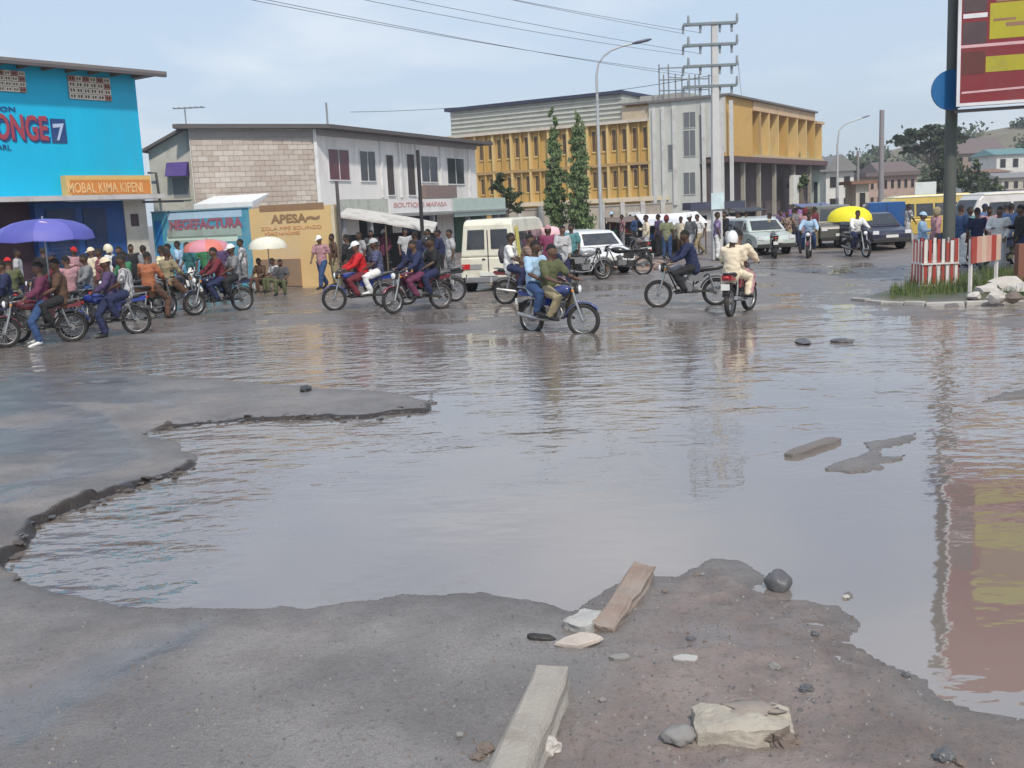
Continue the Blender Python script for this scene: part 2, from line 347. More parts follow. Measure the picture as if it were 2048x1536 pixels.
def ground_material():
    m = bpy.data.materials.new('wet_ground'); m.use_nodes = True; t = m.node_tree; N = t.nodes; L = t.links; b = N['Principled BSDF']
    def node(ty, **k):
        n = N.new(ty)
        for a, v in k.items(): setattr(n, a, v)
        return n
    geo = node('ShaderNodeNewGeometry'); sp_ = node('ShaderNodeSeparateXYZ'); L.new(geo.outputs['Position'], sp_.inputs[0])
    def noise(s, d=4, r=0.6):
        n = node('ShaderNodeTexNoise'); n.inputs['Scale'].default_value = s; n.inputs['Detail'].default_value = d; n.inputs['Roughness'].default_value = r
        L.new(geo.outputs['Position'], n.inputs['Vector']); return n.outputs['Fac']
    def mixc(f, a, b_):
        n = node('ShaderNodeMixRGB')
        for i, x in ((0, f), (1, a), (2, b_)):
            if isinstance(x, (tuple, float, int)): n.inputs[i].default_value = x if not isinstance(x, tuple) else x + (1,)
            else: L.new(x, n.inputs[i])
        return n.outputs[0]
    def mr(x, a, b_, c=0.0, d=1.0):
        n = node('ShaderNodeMapRange'); L.new(x, n.inputs[0]); n.inputs[1].default_value = a; n.inputs[2].default_value = b_; n.inputs[3].default_value = c; n.inputs[4].default_value = d
        return n.outputs[0]
    def math_(op, a, b_):
        n = node('ShaderNodeMath', operation=op)
        for i, x in ((0, a), (1, b_)):
            if isinstance(x, (float, int)): n.inputs[i].default_value = x
            else: L.new(x, n.inputs[i])
        return n.outputs[0]
    big = noise(0.5, 5, 0.65); mid = noise(3.2, 5); grit = noise(95, 2, 0.7); peb = noise(30, 3, 0.65)
    asph = mixc(mr(mid, 0.3, 0.7), (0.155, 0.142, 0.138), (0.235, 0.217, 0.209))
    asph = mixc(mr(grit, 0.45, 0.72, 0, .8), asph, (0.30, 0.28, 0.262)); asph = mixc(mr(noise(1.1, 6, .7), 0.48, 0.66, 0, .6), asph, (0.13, 0.115, 0.105))
    asph = mixc(mr(peb, 0.56, 0.72, 0, 0.5), asph, (0.075, 0.07, 0.068))
    mudc = mixc(mr(mid, 0.3, 0.7), (0.175, 0.138, 0.122), (0.26, 0.216, 0.195))
    mudc = mixc(mr(peb, 0.55, 0.7, 0, 0.7), mudc, (0.12, 0.095, 0.08))
    amud = node('ShaderNodeAttribute', attribute_name='mud').outputs['Fac']
    far = mr(sp_.outputs[1], 16, 42)
    mudf = math_('MAXIMUM', math_('MULTIPLY', amud, mr(big, 0.2, 0.45, 0.55, 1)), math_('MAXIMUM', mr(big, 0.52, 0.66, 0, 0.55), math_('MULTIPLY', far, 0.75)))
    col = mixc(mudf, asph, mudc)
    gr = node('ShaderNodeAttribute', attribute_name='grass').outputs['Fac']
    col = mixc(gr, col, (0.07, 0.085, 0.035))
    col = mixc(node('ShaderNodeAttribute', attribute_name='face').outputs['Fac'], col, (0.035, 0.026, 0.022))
    wet = math_('MAXIMUM', mr(sp_.outputs[2], 0.03, 0.004), mr(noise(0.8, 4), 0.46, 0.56, 0, 0.75))
    film = node('ShaderNodeAttribute', attribute_name='film').outputs['Fac']
    wetf = math_('MAXIMUM', wet, film)
    dark = mixc(wetf, (1.0, 1.0, 1.0), (0.66, 0.64, 0.63))
    mm = node('ShaderNodeMixRGB', blend_type='MULTIPLY'); mm.inputs[0].default_value = 1; L.new(col, mm.inputs[1]); L.new(dark, mm.inputs[2])
    L.new(mm.outputs[0], b.inputs['Base Color'])
    rg = mr(wetf, 0, 1, 0.62, 0.27); rg2 = math_('SUBTRACT', rg, math_('MULTIPLY', film, 0.20)); L.new(rg2, b.inputs['Roughness']); L.new(mr(film, 0, 1, 1.5, 1.9), b.inputs['IOR'])
    h = math_('ADD', math_('MULTIPLY', grit, 0.35), math_('MULTIPLY', peb, 0.8)); h = math_('ADD', h, math_('MULTIPLY', mid, 1.2))
    bp = node('ShaderNodeBump'); bp.inputs['Distance'].default_value = 0.012; L.new(h, bp.inputs['Height'])
    L.new(mr(film, 0, 1, 0.9, 0.25), bp.inputs['Strength']); L.new(bp.outputs[0], b.inputs['Normal'])
    return m
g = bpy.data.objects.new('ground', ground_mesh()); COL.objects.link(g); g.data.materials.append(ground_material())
tag(g, kind='structure')

def water_material():
    m = bpy.data.materials.new('muddy_water'); m.use_nodes = True; t = m.node_tree; N = t.nodes; L = t.links; b = N['Principled BSDF']
    b.inputs['Base Color'].default_value = (0.215, 0.195, 0.19, 1); b.inputs['Roughness'].default_value = 0.035; b.inputs['IOR'].default_value = 2.9
    geo = N.new('ShaderNodeNewGeometry'); mp = N.new('ShaderNodeMapping'); mp.inputs['Scale'].default_value = (0.75, 1.25, 1); mp.inputs['Rotation'].default_value = (0, 0, R(12))
    L.new(geo.outputs['Position'], mp.inputs[0])
    def noise(s, d, src):
        n = N.new('ShaderNodeTexNoise'); n.inputs['Scale'].default_value = s; n.inputs['Detail'].default_value = d; L.new(src, n.inputs['Vector']); return n.outputs['Fac']
    a = noise(5.4, 2.5, mp.outputs[0]); c = noise(1.75, 2, mp.outputs[0]); big = noise(0.24, 3, geo.outputs['Position'])
    sp_ = N.new('ShaderNodeSeparateXYZ'); L.new(geo.outputs['Position'], sp_.inputs[0])
    def mr(x, p, q, r=0.0, s=1.0):
        n = N.new('ShaderNodeMapRange'); L.new(x, n.inputs[0]); n.inputs[1].default_value = p; n.inputs[2].default_value = q; n.inputs[3].default_value = r; n.inputs[4].default_value = s; n.interpolation_type = 'SMOOTHSTEP'; return n.outputs[0]
    def mt(op, x, y):
        n = N.new('ShaderNodeMath'); n.operation = op
        for i, k in ((0, x), (1, y)):
            if isinstance(k, float): n.inputs[i].default_value = k
            else: L.new(k, n.inputs[i])
        return n.outputs[0]
    h = mt('ADD', mt('MULTIPLY', a, 0.4), mt('MULTIPLY', c, 1.0))
    yy = mr(sp_.outputs[1], 6.5, 11.0, 0.12, 1.0)        # calmer in the sheltered near end of the pool, ruffled by the traffic beyond
    xl = mr(sp_.outputs[0], -2.5, -1.7, 1.0, 0.0)        # and chopped up where it laps the broken edge on the left
    st = mt('MAXIMUM', mt('MULTIPLY', yy, mr(mt('ADD', mt('MULTIPLY', big, 0.5), mt('MULTIPLY', noise(0.9, 3, geo.outputs['Position']), 0.5)), 0.40, 0.60, 0.22, 1.25)), mt('MULTIPLY', xl, 1.5))
    bp = N.new('ShaderNodeBump'); bp.inputs['Distance'].default_value = 0.040; L.new(h, bp.inputs['Height']); L.new(mt('MULTIPLY', st, 0.9), bp.inputs['Strength']); L.new(bp.outputs[0], b.inputs['Normal'])
    cr = N.new('ShaderNodeMixRGB'); cr.inputs[1].default_value = (0.185, 0.158, 0.143, 1); cr.inputs[2].default_value = (0.24, 0.20, 0.172, 1); L.new(mr(big, 0.4, 0.65), cr.inputs[0]); L.new(cr.outputs[0], b.inputs['Base Color'])
    return m
wm = MB(); wm.add([(-70, 1.2, 0), (70, 1.2, 0), (70, 85, 0), (-70, 85, 0)], [(0, 1, 2, 3)])
wo = wm.build('flood_water', water_material()); tag(wo, kind='structure')
# ------------------------------------------------------------------ buildings and other large structure
def text_on(fc, s, px0, py0, px1, py1, mat, parent, n=0.02, name='lettering', bold=0.02, depth=0.012, shear=0.0, fit_h=True):
    cu = bpy.data.curves.new('t', 'FONT'); cu.body = s; cu.size = 1; cu.offset = bold; cu.extrude = 0.5; cu.shear = shear; cu.resolution_u = 3
    to = bpy.data.objects.new('t', cu); COL.objects.link(to); bpy.context.view_layer.update()
    me = bpy.data.meshes.new_from_object(to.evaluated_get(bpy.context.evaluated_depsgraph_get())); bpy.data.objects.remove(to); bpy.data.curves.remove(cu)
    co = np.empty(len(me.vertices) * 3); me.vertices.foreach_get('co', co); co = co.reshape(-1, 3)
    lo, hi = co.min(0), co.max(0)
    u0, zt = fc.hit(px0, (py0)); u1, zb = fc.hit(px1, (py1)); _, zt2 = fc.hit(px1, py0); _, zb0 = fc.hit(px0, py1)
    zt = (zt + zt2) / 2; zb = (zb + zb0) / 2
    for v in me.vertices:
        a = (v.co.x - lo[0]) / (hi[0] - lo[0]); b = (v.co.y - lo[1]) / (hi[1] - lo[1]); wb = mnoise.noise(V(a * 9 + px0, b * 2, 0)) * .05; b += wb; a += .006 * mnoise.noise(V(a * 20, b * 3, px1)); c = (v.co.z - lo[2]) / max(1e-6, hi[2] - lo[2])
        v.co = fc.p(u0 + (u1 - u0) * a, n + c * depth, zb + (zt - zb) * b)
    me.materials.clear(); me.materials.append(mat)
    return place(name, me, parent)

def window(fc, px0, py0, px1, py1, root, glass, frame, name='window', depth=0.12, mull=1, fr=0.06, proud=0.03):
    u0, z1 = fc.hit(px0, py0); u1, z0 = fc.hit(px1, py1); u0, u1 = sorted((u0, u1)); z0, z1 = sorted((z0, z1))
    mb = MB()
    fc.box(mb, u0 - fr, u0, z0 - fr, z1 + fr, -0.02, proud); fc.box(mb, u1, u1 + fr, z0 - fr, z1 + fr, -0.02, proud)
    fc.box(mb, u0, u1, z1, z1 + fr, -0.02, proud); fc.box(mb, u0, u1, z0 - fr, z0, -0.02, proud + 0.03)
    for k in range(1, mull + 1):
        um = u0 + (u1 - u0) * k / (mull + 1); fc.box(mb, um - 0.02, um + 0.02, z0, z1, 0.006, proud - 0.004)
    w = mb.build(name, frame, root)
    pm = MB(); fc.box(pm, u0, u1, z0, z1, 0.002, 0.004); p = pm.build('pane', glass, w)
    return w

glass_dark = M('dark_glass', (0.035, 0.04, 0.05), rough=0.12, var=0.2, bump=0, dirt=0.3)
glass_red = M('red_curtain_glass', (0.12, 0.03, 0.045), rough=0.25, var=0.3, bump=0)
dark_in = M('interior_shade', (0.02, 0.02, 0.024), rough=0.9)  # near-black colour that stands for the shade inside openings
metal_dark = M('dark_metal', (0.05, 0.05, 0.055), rough=0.5, metal=0.4)
metal_grey = M('galvanised_metal', (0.42, 0.44, 0.46), rough=0.45, metal=0.5, dirt=0.2)
wood = M('weathered_wood', (0.14, 0.10, 0.07), rough=0.85)
conc = M('concrete', (0.40, 0.39, 0.36), rough=0.9, scale=2.5, dirt=0.45, bump=0.4)
white_wall = M('grimy_white_plaster', (0.78, 0.75, 0.72), rough=0.9, scale=1.6, dirt=0.7, dirtcol=(0.3, 0.27, 0.24), stretch=(1, 1, .22))
white_p = M('white_paint', (0.74, 0.74, 0.73), rough=0.6, dirt=0.3)

# ---- blue shop building on the left
bA = W(-420, 300, 29.7); bB = W(284, 300, 38.8)
z_top = W(272, 150, 38.8).z; fb = Facade(bA, bB)
blue = M('bright_cyan_blue_paint', (0.0, 0.46, 0.73), rough=0.6, scale=1.2, dirt=0.4, dirtcol=(0.05, 0.30, 0.44), var=0.12, bump=0.1, stretch=(1, 1, .22))
root = empty('shop_building', fb.p(fb.L / 2, 0, 0), 'two storey bright cyan blue shop building with painted name, logo and breeze block vents', 'building')
z_can = fb.hit(284, 391)[1]
mb = MB(); fb.box(mb, 0, fb.L, z_can, z_top, -9, 0); mb.build('upper_wall', blue, root)
# the roof: a thin sheet over dark rafters, overhanging to the right
mb = MB(); u1 = fb.u(307, 145); fb.box(mb, -0.5, u1, z_top, z_top + 0.10, -9.6, 0.75); mb.build('roof_sheet', M('rusty_grey_roof', (0.20, 0.18, 0.18), rough=0.7, dirt=0.5), root)
mb = MB(); fb.box(mb, -0.5, u1, z_top - 0.09, z_top - 0.002, 0.62, 0.745); mb.build('fascia_board', M('dark_fascia', (0.11, 0.10, 0.105), rough=0.8), root)
raf = MB()
for i in range(14):
    u = fb.L - 0.1 - i * 0.85; fb.box(raf, u - 0.05, u + 0.03, z_top - 0.12, z_top - 0.002, 0.003, 0.615)
raf.build('rafters', wood, root)['kind'] = 'stuff'
# breeze-block vents
vb = M('pale_breeze_block', (0.74, 0.66, 0.56), rough=0.9); rb = M('red_breeze_block', (0.46, 0.24, 0.20), rough=0.9)
for (x0, y0, x1, y1) in ((-40, 136, 52, 186), (133, 150, 222, 203)):
    ua, za = fb.hit(x0, y0); ub, zb = fb.hit(x1, y1)
    mbk = MB(); fb.box(mbk, ua, ub, zb, za, 0.003, 0.01); mbk.build('vent_shade_plate', dark_in, root)  # dark plate on the wall paints the shade seen through the block holes
    nc = 6; nr = 4; w = (ub - ua) / nc; h = (za - zb) / nr
    me = None
    for r in range(nr):
        for c in range(nc):
            a = ua + c * w; b = zb + r * h; q = MB(); g_ = 0.008; t = 0.045
            fb.box(q, a + g_, a + w - g_, b + g_, b + t, 0.012, 0.07); fb.box(q, a + g_, a + w - g_, b + h - t, b + h - g_, 0.012, 0.07)
            fb.box(q, a + g_, a + t, b + t, b + h - t, 0.012, 0.07); fb.box(q, a + w - t, a + w - g_, b + t, b + h - t, 0.012, 0.07)
            fb.box(q, a + w / 2 - 0.015, a + w / 2 + 0.015, b + t, b + h - t, 0.014, 0.065)
            q.build('breeze_block', rb if (r == 3 or c == nc - 1) and (r + c) % 2 else vb, root)
navy = M('navy_sign_paint', (0.015, 0.06, 0.20), rough=0.6); redp = M('red_sign_paint', (0.36, 0.05, 0.08), rough=0.6); cream = M('cream_sign_paint', (0.7, 0.62, 0.45), rough=0.6)
text_on(fb, 'ONGE', -12, 233, 101, 285, navy, root, n=0.012, bold=0.05)
text_on(fb, 'ONGE', -16, 229, 97, 281, redp, root, n=0.028, bold=0.03)
logo = MB(); u0, z1 = fb.hit(99, 237); u1_, z0 = fb.hit(135, 287); fb.box(logo, u0, u1_, z0, z1, 0.003, 0.02); lo_ = logo.build('logo', navy, root)
cm = MB(); du = u1_ - u0; dz = z1 - z0
pa = [fb.p(u0 + du * a, 0.024, z0 + dz * b) for a, b in ((0.12, 0.78), (0.86, 0.82), (0.45, 0.12), (0.30, 0.12), (0.60, 0.66), (0.12, 0.62))]
pb = [p + fb.n * 0.012 for p in pa]; cm.add(pa + pb, [(0, 1, 2, 3, 4, 5), (11, 10, 9, 8, 7, 6)] + [(i, (i + 1) % 6, 6 + (i + 1) % 6, 6 + i) for i in range(6)])
cm.build('logo_mark', M('pale_blue_mark', (0.45, 0.55, 0.75), rough=0.6), lo_)
text_on(fb, 'SARL', -14, 289, 22, 300, navy, root, n=0.02, bold=0.0)
text_on(fb, 'MAISON', -46, 212, 30, 222, navy, root, n=0.02, bold=0.02)
# canopy slab, stepped orange sign and the shop front under it
mb = MB(); fb.box(mb, 0, fb.u(300), fb.hit(284, 399)[1], fb.hit(284, 390)[1], 0.003, 0.9); mb.build('canopy_slab', M('pale_canopy', (0.55, 0.52, 0.52), rough=0.8, dirt=0.5), root)
mb = MB(); ua, za = fb.hit(120, 352); ub, zb = fb.hit(294, 389); fb.box(mb, ua, ub, zb + 0.003, za, 0.003, 0.30)
osg = mb.build('orange_sign', M('faded_yellow_sign_edge', (0.66, 0.44, 0.16), rough=0.6), root)
mb = MB(); ua, za = fb.hit(129, 359); ub, zb = fb.hit(291, 387); fb.box(mb, ua, ub, zb, za - 0.03, 0.302, 0.32); mb.build('sign_face', M('orange_sign_face', (0.58, 0.22, 0.05), rough=0.6), osg)
fo = Facade(fb.p(0, 0.32, 0), fb.p(10, 0.32, 0))
text_on(fo, 'MOBAL KIMA KIPENI', 134, 365, 286, 385, M('faded_yellow_letter', (0.75, 0.48, 0.22), rough=0.6), osg, n=0.006, bold=0.01)
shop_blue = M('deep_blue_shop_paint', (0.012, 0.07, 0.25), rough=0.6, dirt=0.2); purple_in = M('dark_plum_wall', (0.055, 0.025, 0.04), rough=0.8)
u_l = fb.u(70); u_m = fb.u(205); u_r = fb.u(248)
zc = fb.hit(284, 399)[1] - 0.004
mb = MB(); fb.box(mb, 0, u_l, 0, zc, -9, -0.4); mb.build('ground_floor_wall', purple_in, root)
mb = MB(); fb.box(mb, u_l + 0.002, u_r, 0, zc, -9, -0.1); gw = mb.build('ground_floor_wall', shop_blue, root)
for a, b in ((90, 150), (165, 210)):
    mb = MB(); ua = fb.u(a); ub = fb.u(b); fb.box(mb, ua, ub, 0.05, zc - 0.25, -0.098, -0.06); dr_ = mb.build('shutter_door', M('dark_blue_shutter', (0.01, 0.03, 0.10), rough=0.5), root)
    q = MB()
    for i in range(14): fb.box(q, ua + 0.02, ub - 0.02, 0.1 + i * 0.14, 0.13 + i * 0.14, -0.058, -0.045)
    q.build('shutter_rib', M('blue_shutter_rib', (0.015, 0.05, 0.16), rough=0.5), dr_)
mb = MB(); fb.box(mb, u_r + 0.002, fb.L - 0.05, 0, zc, -9, -0.05); mb.build('end_pier', M('cream_plaster', (0.60, 0.55, 0.47), rough=0.9, dirt=0.4), root)
ua, za = fb.hit(262, 428); ub, zb = fb.hit(280, 452)
mb = MB(); fb.box(mb, ua, ub, zb, za, -0.048, -0.03); mb.build('notice_board', M('brown_notice', (0.10, 0.06, 0.08)), root)
mb = MB(); ua, _ = fb.hit(252, 400); ub, _ = fb.hit(333, 400); fb.box(mb, ua, ub, fb.hit(284, 406)[1] - .03, fb.hit(284, 402)[1] - .02, 0.92, 1.0)
mb.build('awning_rail', metal_dark, root)

# ---- block walled and white fronted two storey building
wA = W(380, 300, 43.6); wC = W(634, 300, 46.4); wD = W(950, 300, 63)
f_side = Facade(wA, wC); f_front = Facade(wC, wD)
zr = W(634, 258, 46.4).z
root = empty('corner_building', (wC.x, wC.y, 0), 'two storey building with bare block side wall and grimy white front of dark windows', 'building')
back = f_front.n * -1
mortar = M('mortar', (0.44, 0.395, 0.35), rough=0.95, bump=0.3)
def poly_prism(pts, z0, z1, mat, name, parent):
    m_ = MB(); m_.prism([(p[0], p[1]) for p in pts], z0, z1, axis='z'); return m_.build(name, mat, parent)
P_A = V(wA.x, wA.y); P_C = V(wC.x, wC.y); P_D = V(wD.x, wD.y)
P_A2 = P_A + V(0, 11); P_D2 = P_D + V(-8, 5)
poly_prism([P_A, P_C, P_D, P_D2, P_A2], 0, zr, white_wall, 'wall', root)
blockm = [M('grey_block', (0.52, 0.455, 0.40), rough=0.95, scale=6, bump=0.5, dirt=0.2), M('brown_block', (0.47, 0.40, 0.345), rough=0.95, scale=6, bump=0.5, dirt=0.2), M('pale_block', (0.57, 0.515, 0.46), rough=0.95, scale=6, bump=0.5)]
bw, bh = 0.43, 0.215; nrow = int((zr - 0.35 - 2.6) / bh); ncol = int((f_side.L - 0.12) / bw)
meshes = {}
def blk(w, mi):
    k = (round(w, 3), mi)
    if k not in meshes:
        q = MB(); q.box((0.006, -0.03, 0.006), (w - 0.008, 0, bh - 0.008)); meshes[k] = q.mesh('block', blockm[mi])
    return meshes[k]
mb = MB(); f_side.box(mb, 0.03, f_side.L - 0.16, 2.6, zr - 0.06, 0.002, 0.008); mb.build('mortar_bed', mortar, root)
ang = math.atan2(f_side.d.y, f_side.d.x)
for r_ in range(nrow):
    off = 0 if r_ % 2 else -bw / 2
    for c in range(ncol + 1):
        a = 0.04 + off + c * bw; b = a + bw; a = max(a, 0.04); b = min(b, f_side.L - 0.17)
        if b - a < 0.08: continue
        o = place('block', blk(b - a, random.choice((0, 0, 1, 1, 2))), root, False)
        p = f_side.p(a, 0.009 + random.uniform(0, 0.012), 2.63 + r_ * bh) - root.location
        o.location = p; o.rotation_euler = (0, 0, ang)
mb = MB(); f_side.box(mb, -0.02, f_side.L - 0.15, zr - 0.34, zr - 0.07, 0.003, 0.05); mb.build('ring_beam', M('grey_beam', (0.33, 0.31, 0.30), rough=0.9), root)
mb = MB(); f_side.box(mb, f_side.L - 0.15, f_side.L, 0, zr - 0.002, 0.002, 0.06); mb.build('corner_strip', white_p, root)
mb = MB(); f_side.box(mb, 0, f_side.L, 0, 2.6, 0.002, 0.012); mb.build('lower_wall', conc, root)
# roof: overhanging sheet with a fascia
def off_pt(p, d1, d2): return V(p[0], p[1]) + d1 + d2
s2 = V(f_side.n.x, f_side.n.y); fn2 = V(f_front.n.x, f_front.n.y); fd2 = V(f_front.d.x, f_front.d.y); sd2 = V(f_side.d.x, f_side.d.y)
rp = [P_A + s2 * 0.35 - sd2 * 0.7, P_C + s2 * 0.35 + fn2 * 0.2 + sd2 * 0.35, P_D + fn2 * 0.8 + fd2 * 0.9, P_D2 + fd2 * 0.5, P_A2 - sd2 * 0.7]
poly_prism(rp, zr + 0.002, zr + 0.17, M('dark_roof_edge', (0.11, 0.10, 0.10), rough=0.8), 'roof', root)
poly_prism([p * 1.0 for p in [P_A + s2 * 0.2 - sd2 * .5, P_C + s2 * .2 + fn2 * .1, P_D + fn2 * .6 + fd2 * .7, P_D2, P_A2 - sd2 * .5]], zr + 0.172, zr + 0.20, M('roof_sheet', (0.25, 0.24, 0.24), rough=0.6), 'roof_sheet', root)
mb = MB(); f_front.box(mb, 0.0, f_front.L, zr - 0.25, zr - 0.003, 0.003, 0.12); mb.build('soffit_beam', M('soffit_grey', (0.34, 0.32, 0.32), rough=0.9), root)
fr_w = M('white_window_frame', (0.68, 0.68, 0.68), rough=0.5)
for (a, b, c, d, gl) in ((655, 298, 700, 360, glass_red), (718, 302, 752, 362, glass_dark), (841, 312, 876, 364, glass_dark), (893, 316, 929, 368, glass_dark)):
    window(f_front, a, b, c, d, root, gl, fr_w, mull=1)
for (a, b, c, d) in ((771, 310, 790, 390), (812, 308, 832, 390)):
    window(f_front, a, b, c, d, root, M('brown_dark_door', (0.06, 0.045, 0.045), rough=0.6), fr_w, name='door', mull=0)
mb = MB(); ua, za = f_front.hit(840, 371); ub, zb = f_front.hit(903, 396); f_front.box(mb, ua, ub, zb, za, 0.01, 0.35); mb.build('balcony_panel', M('faded_brown_board', (0.24, 0.18, 0.16)), root)
for x in (766, 803, 836, 884, 940):
    mb = MB(); ua = f_front.u(x); f_front.box(mb, ua - 0.08, ua + 0.08, f_front.hit(x, 395)[1], zr - 0.26, 0.003, 0.10); mb.build('pilaster', white_p, root)
# projecting shop floor with its sign bands
zs0 = f_front.hit(700, 430)[1]; zs1 = f_front.hit(700, 397)[1]
ffs = Facade(f_front.p(0, 1.6, 0), f_front.p(f_front.L, 1.6, 0))
for x0, x1, y0, y1, nm, mt_, tx in ((676, 778, 398, 432, 'patched_fascia', M('patched_sheet', (0.50, 0.52, 0.46), rough=0.8, dirt=0.6, scale=5), None),
                     (779, 906, 398, 428, 'shop_sign', M('white_sign_sheet', (0.80, 0.77, 0.75), rough=0.5, dirt=0.2), 'BOUTIQUE MAPASA'),
                     (907, 1012, 396, 428, 'shop_fascia', M('pale_green_fascia', (0.45, 0.54, 0.49), rough=0.7), None)):
    ua, za = ffs.hit(x0, y0); ub, zb = ffs.hit(x1, y1); _, za2 = ffs.hit(x1, y0)
    mb = MB(); ffs.box(mb, ua, ub - 0.01, zb, (za + za2) / 2, -0.08, 0.0); sg = mb.build(nm, mt_, root)
    if tx: text_on(ffs, tx, x0 + 8, y0 + 6, x1 - 12, y1 - 13, M('faint_pink_letter', (0.60, 0.36, 0.33)), sg, n=0.004)
ua = ffs.u(676); ub = ffs.u(1012)
mb = MB(); ffs.box(mb, ua, ub, zs0 - 0.12, zs0 - 0.02, -1.6, 0.1); mb.build('veranda_slab', M('veranda_grey', (0.30, 0.31, 0.30)), root)
for x in (690, 745, 870, 940, 1000):
    u = ffs.u(x); mb = MB(); ffs.box(mb, u - 0.1, u + 0.1, 0, zs0 - 0.13, -0.3, -0.1); mb.build('veranda_post', M('grey_post', (0.3, 0.3, 0.32)), root)
for x0, x1, mt_ in ((905, 960, M('dark_green_door', (0.012, 0.07, 0.035), rough=0.5)), (800, 870, M('navy_door', (0.02, 0.025, 0.07), rough=0.6)), (715, 780, dark_in)):
    ua = f_front.u(x0); ub = f_front.u(x1); mb = MB(); f_front.box(mb, ua, ub, 0, zs0 - 0.2, 0.004, 0.05); mb.build('door', mt_, root)
# left wing with a falling roof line, purple awning
fw = Facade(W(296, 300, 43.9), W(382, 300, 43.9))
zl = fw.hit(296, 302)[1]; zh = fw.hit(378, 256)[1]
wing = M('wing_plaster', (0.50, 0.49, 0.43), rough=0.9, dirt=0.4)
m_ = MB(); p = [fw.p(0, 0, 0), fw.p(fw.L, 0, 0), fw.p(fw.L, -7, 0), fw.p(0, -7, 0), fw.p(0, 0, zl), fw.p(fw.L, 0, zh), fw.p(fw.L, -7, zh), fw.p(0, -7, zl)]
m_.hexa(p); m_.build('wing_wall', wing, root)
m_ = MB(); up = V(0, 0, 0.13); p = [fw.p(-.15, .35, zl - 0.08), fw.p(fw.L, .35, zh), fw.p(fw.L, -7, zh), fw.p(-.15, -7, zl - 0.08)]
m_.hexa([q + V(0, 0, .005) for q in p] + [q + up for q in p]); m_.build('wing_roof', M('dark_roof_edge', ()), root)
ua, za = fw.hit(336, 326); ub, zb = fw.hit(380, 352)
m_ = MB(); m_.hexa([fw.p(ua, 0.003, zb), fw.p(ub, 0.003, zb), fw.p(ub, 0.6, zb), fw.p(ua, 0.6, zb), fw.p(ua, 0.003, za), fw.p(ub, 0.003, za), fw.p(ub, 0.25, za), fw.p(ua, 0.25, za)])
m_.build('awning', M('purple_awning', (0.07, 0.04, 0.20), rough=0.7), root)
window(fw, 344, 356, 382, 396, root, M('grey_shutter', (0.22, 0.23, 0.23)), wing, mull=0)
m_ = MB(); a = fw.p(fw.u(306), .3, fw.hit(306, 346)[1]); b = fw.p(fw.u(322), .3, fw.hit(322, 346)[1]); c = fw.p(fw.u(324), .3, fw.hit(324, 402)[1])
m_.tube([a, b, c], 0.05, 6); m_.build('drain_pipe', metal_dark, root)
# roof antennas
for pxm, y0, y1, arms, lab in ((372, 216, 246, True, 'comb shaped television antenna on the left end of the dark roof'), (655, 205, 244, False, 'thin vertical mast standing on the roof above the block wall corner')):
    b_ = W(pxm, y1, 48.5); t_ = W(pxm, y0, 48.5); zb_ = zr + 0.2
    o = MB(); o.tube([V(b_.x, b_.y, zb_), V(b_.x, b_.y, t_.z)], 0.045 if not arms else 0.03, 6); rt = o.build('antenna', M('antenna_grey', (0.3, 0.32, 0.33), metal=0.5, rough=0.5)); tag(rt, lab, 'antenna')
    if arms:
        q = MB(); q.tube([V(b_.x - 0.5, b_.y, t_.z), V(b_.x + 0.9, b_.y, t_.z)], 0.03, 5)
        for k in range(6): q.tube([V(b_.x - .45 + k * .25, b_.y - .3, t_.z + .01), V(b_.x - .45 + k * .25, b_.y + .3, t_.z + .01)], 0.018, 4)
        q.build('antenna_bar', M('antenna_grey', ()), rt)

# ---- painted boundary walls in front of it
fm = Facade(W(305, 450, 39.0), W(500, 450, 37.3)); fy = Facade(W(500, 450, 37.3), W(670, 450, 35.6))
teal = M('sea_blue_mural_paint', (0.07, 0.30, 0.42), rough=0.75, dirt=0.6, dirtcol=(0.35, 0.42, 0.42), scale=1.6, var=0.2)
root = empty('mural_wall', fm.p(fm.L / 2, 0, 0), 'low boundary wall painted sea blue with faded red lettering, left of the yellow wall', 'wall')
zt = fm.hit(400, 421)[1]
mb = MB(); fm.box(mb, 0, fm.L - 0.003, 0, zt, -0.18, 0); mb.build('wall_body', teal, root)
mb = MB(); fm.box(mb, 0, fm.L - 0.003, zt, zt + 0.05, -0.21, 0.04); mb.build('coping', M('blue_grey_coping', (0.20, 0.30, 0.36)), root)
for (x0, y0, x1, y1, m__) in ((308, 442, 330, 520, M('royal_blue_paint', (0.01, 0.16, 0.45), rough=0.6)), (334, 427, 484, 433, M('pale_blue_band', (0.42, 0.58, 0.72))), (334, 474, 476, 482, M('pale_green_band', (0.58, 0.72, 0.62))), (334, 458, 484, 472, M('grey_green_band', (0.34, 0.42, 0.38), dirt=.6)), (330, 482, 400, 524, M('light_blue_patch', (0.16, 0.45, 0.62), dirt=.5))):
    ua, za = fm.hit(x0, y0); ub, zb = fm.hit(x1, y1); mb = MB(); fm.box(mb, ua, ub, zb, za, 0.002, 0.007); mb.build('painted_band', m__, root)
text_on(fm, 'MEGEFACTURA', 338, 437, 486, 458, M('faded_crimson_letter', (0.33, 0.10, 0.14), dirt=.9, dirtcol=(.25, .28, .32), scale=6), root, n=0.006, bold=0.045)
ochre = M('sun_bleached_yellow_wall', (0.72, 0.50, 0.23), rough=0.85, dirt=0.8, dirtcol=(0.62, 0.50, 0.36), scale=1.2, var=0.10)
root = empty('yellow_wall', fy.p(fy.L / 2, 0, 0), 'pale yellow boundary wall with brown hand painted lettering, right of the sea blue wall', 'wall')
zt = fy.hit(580, 414)[1]
mb = MB(); fy.box(mb, 0.003, fy.L, 0, zt, -0.18, 0); mb.build('wall_body', ochre, root)
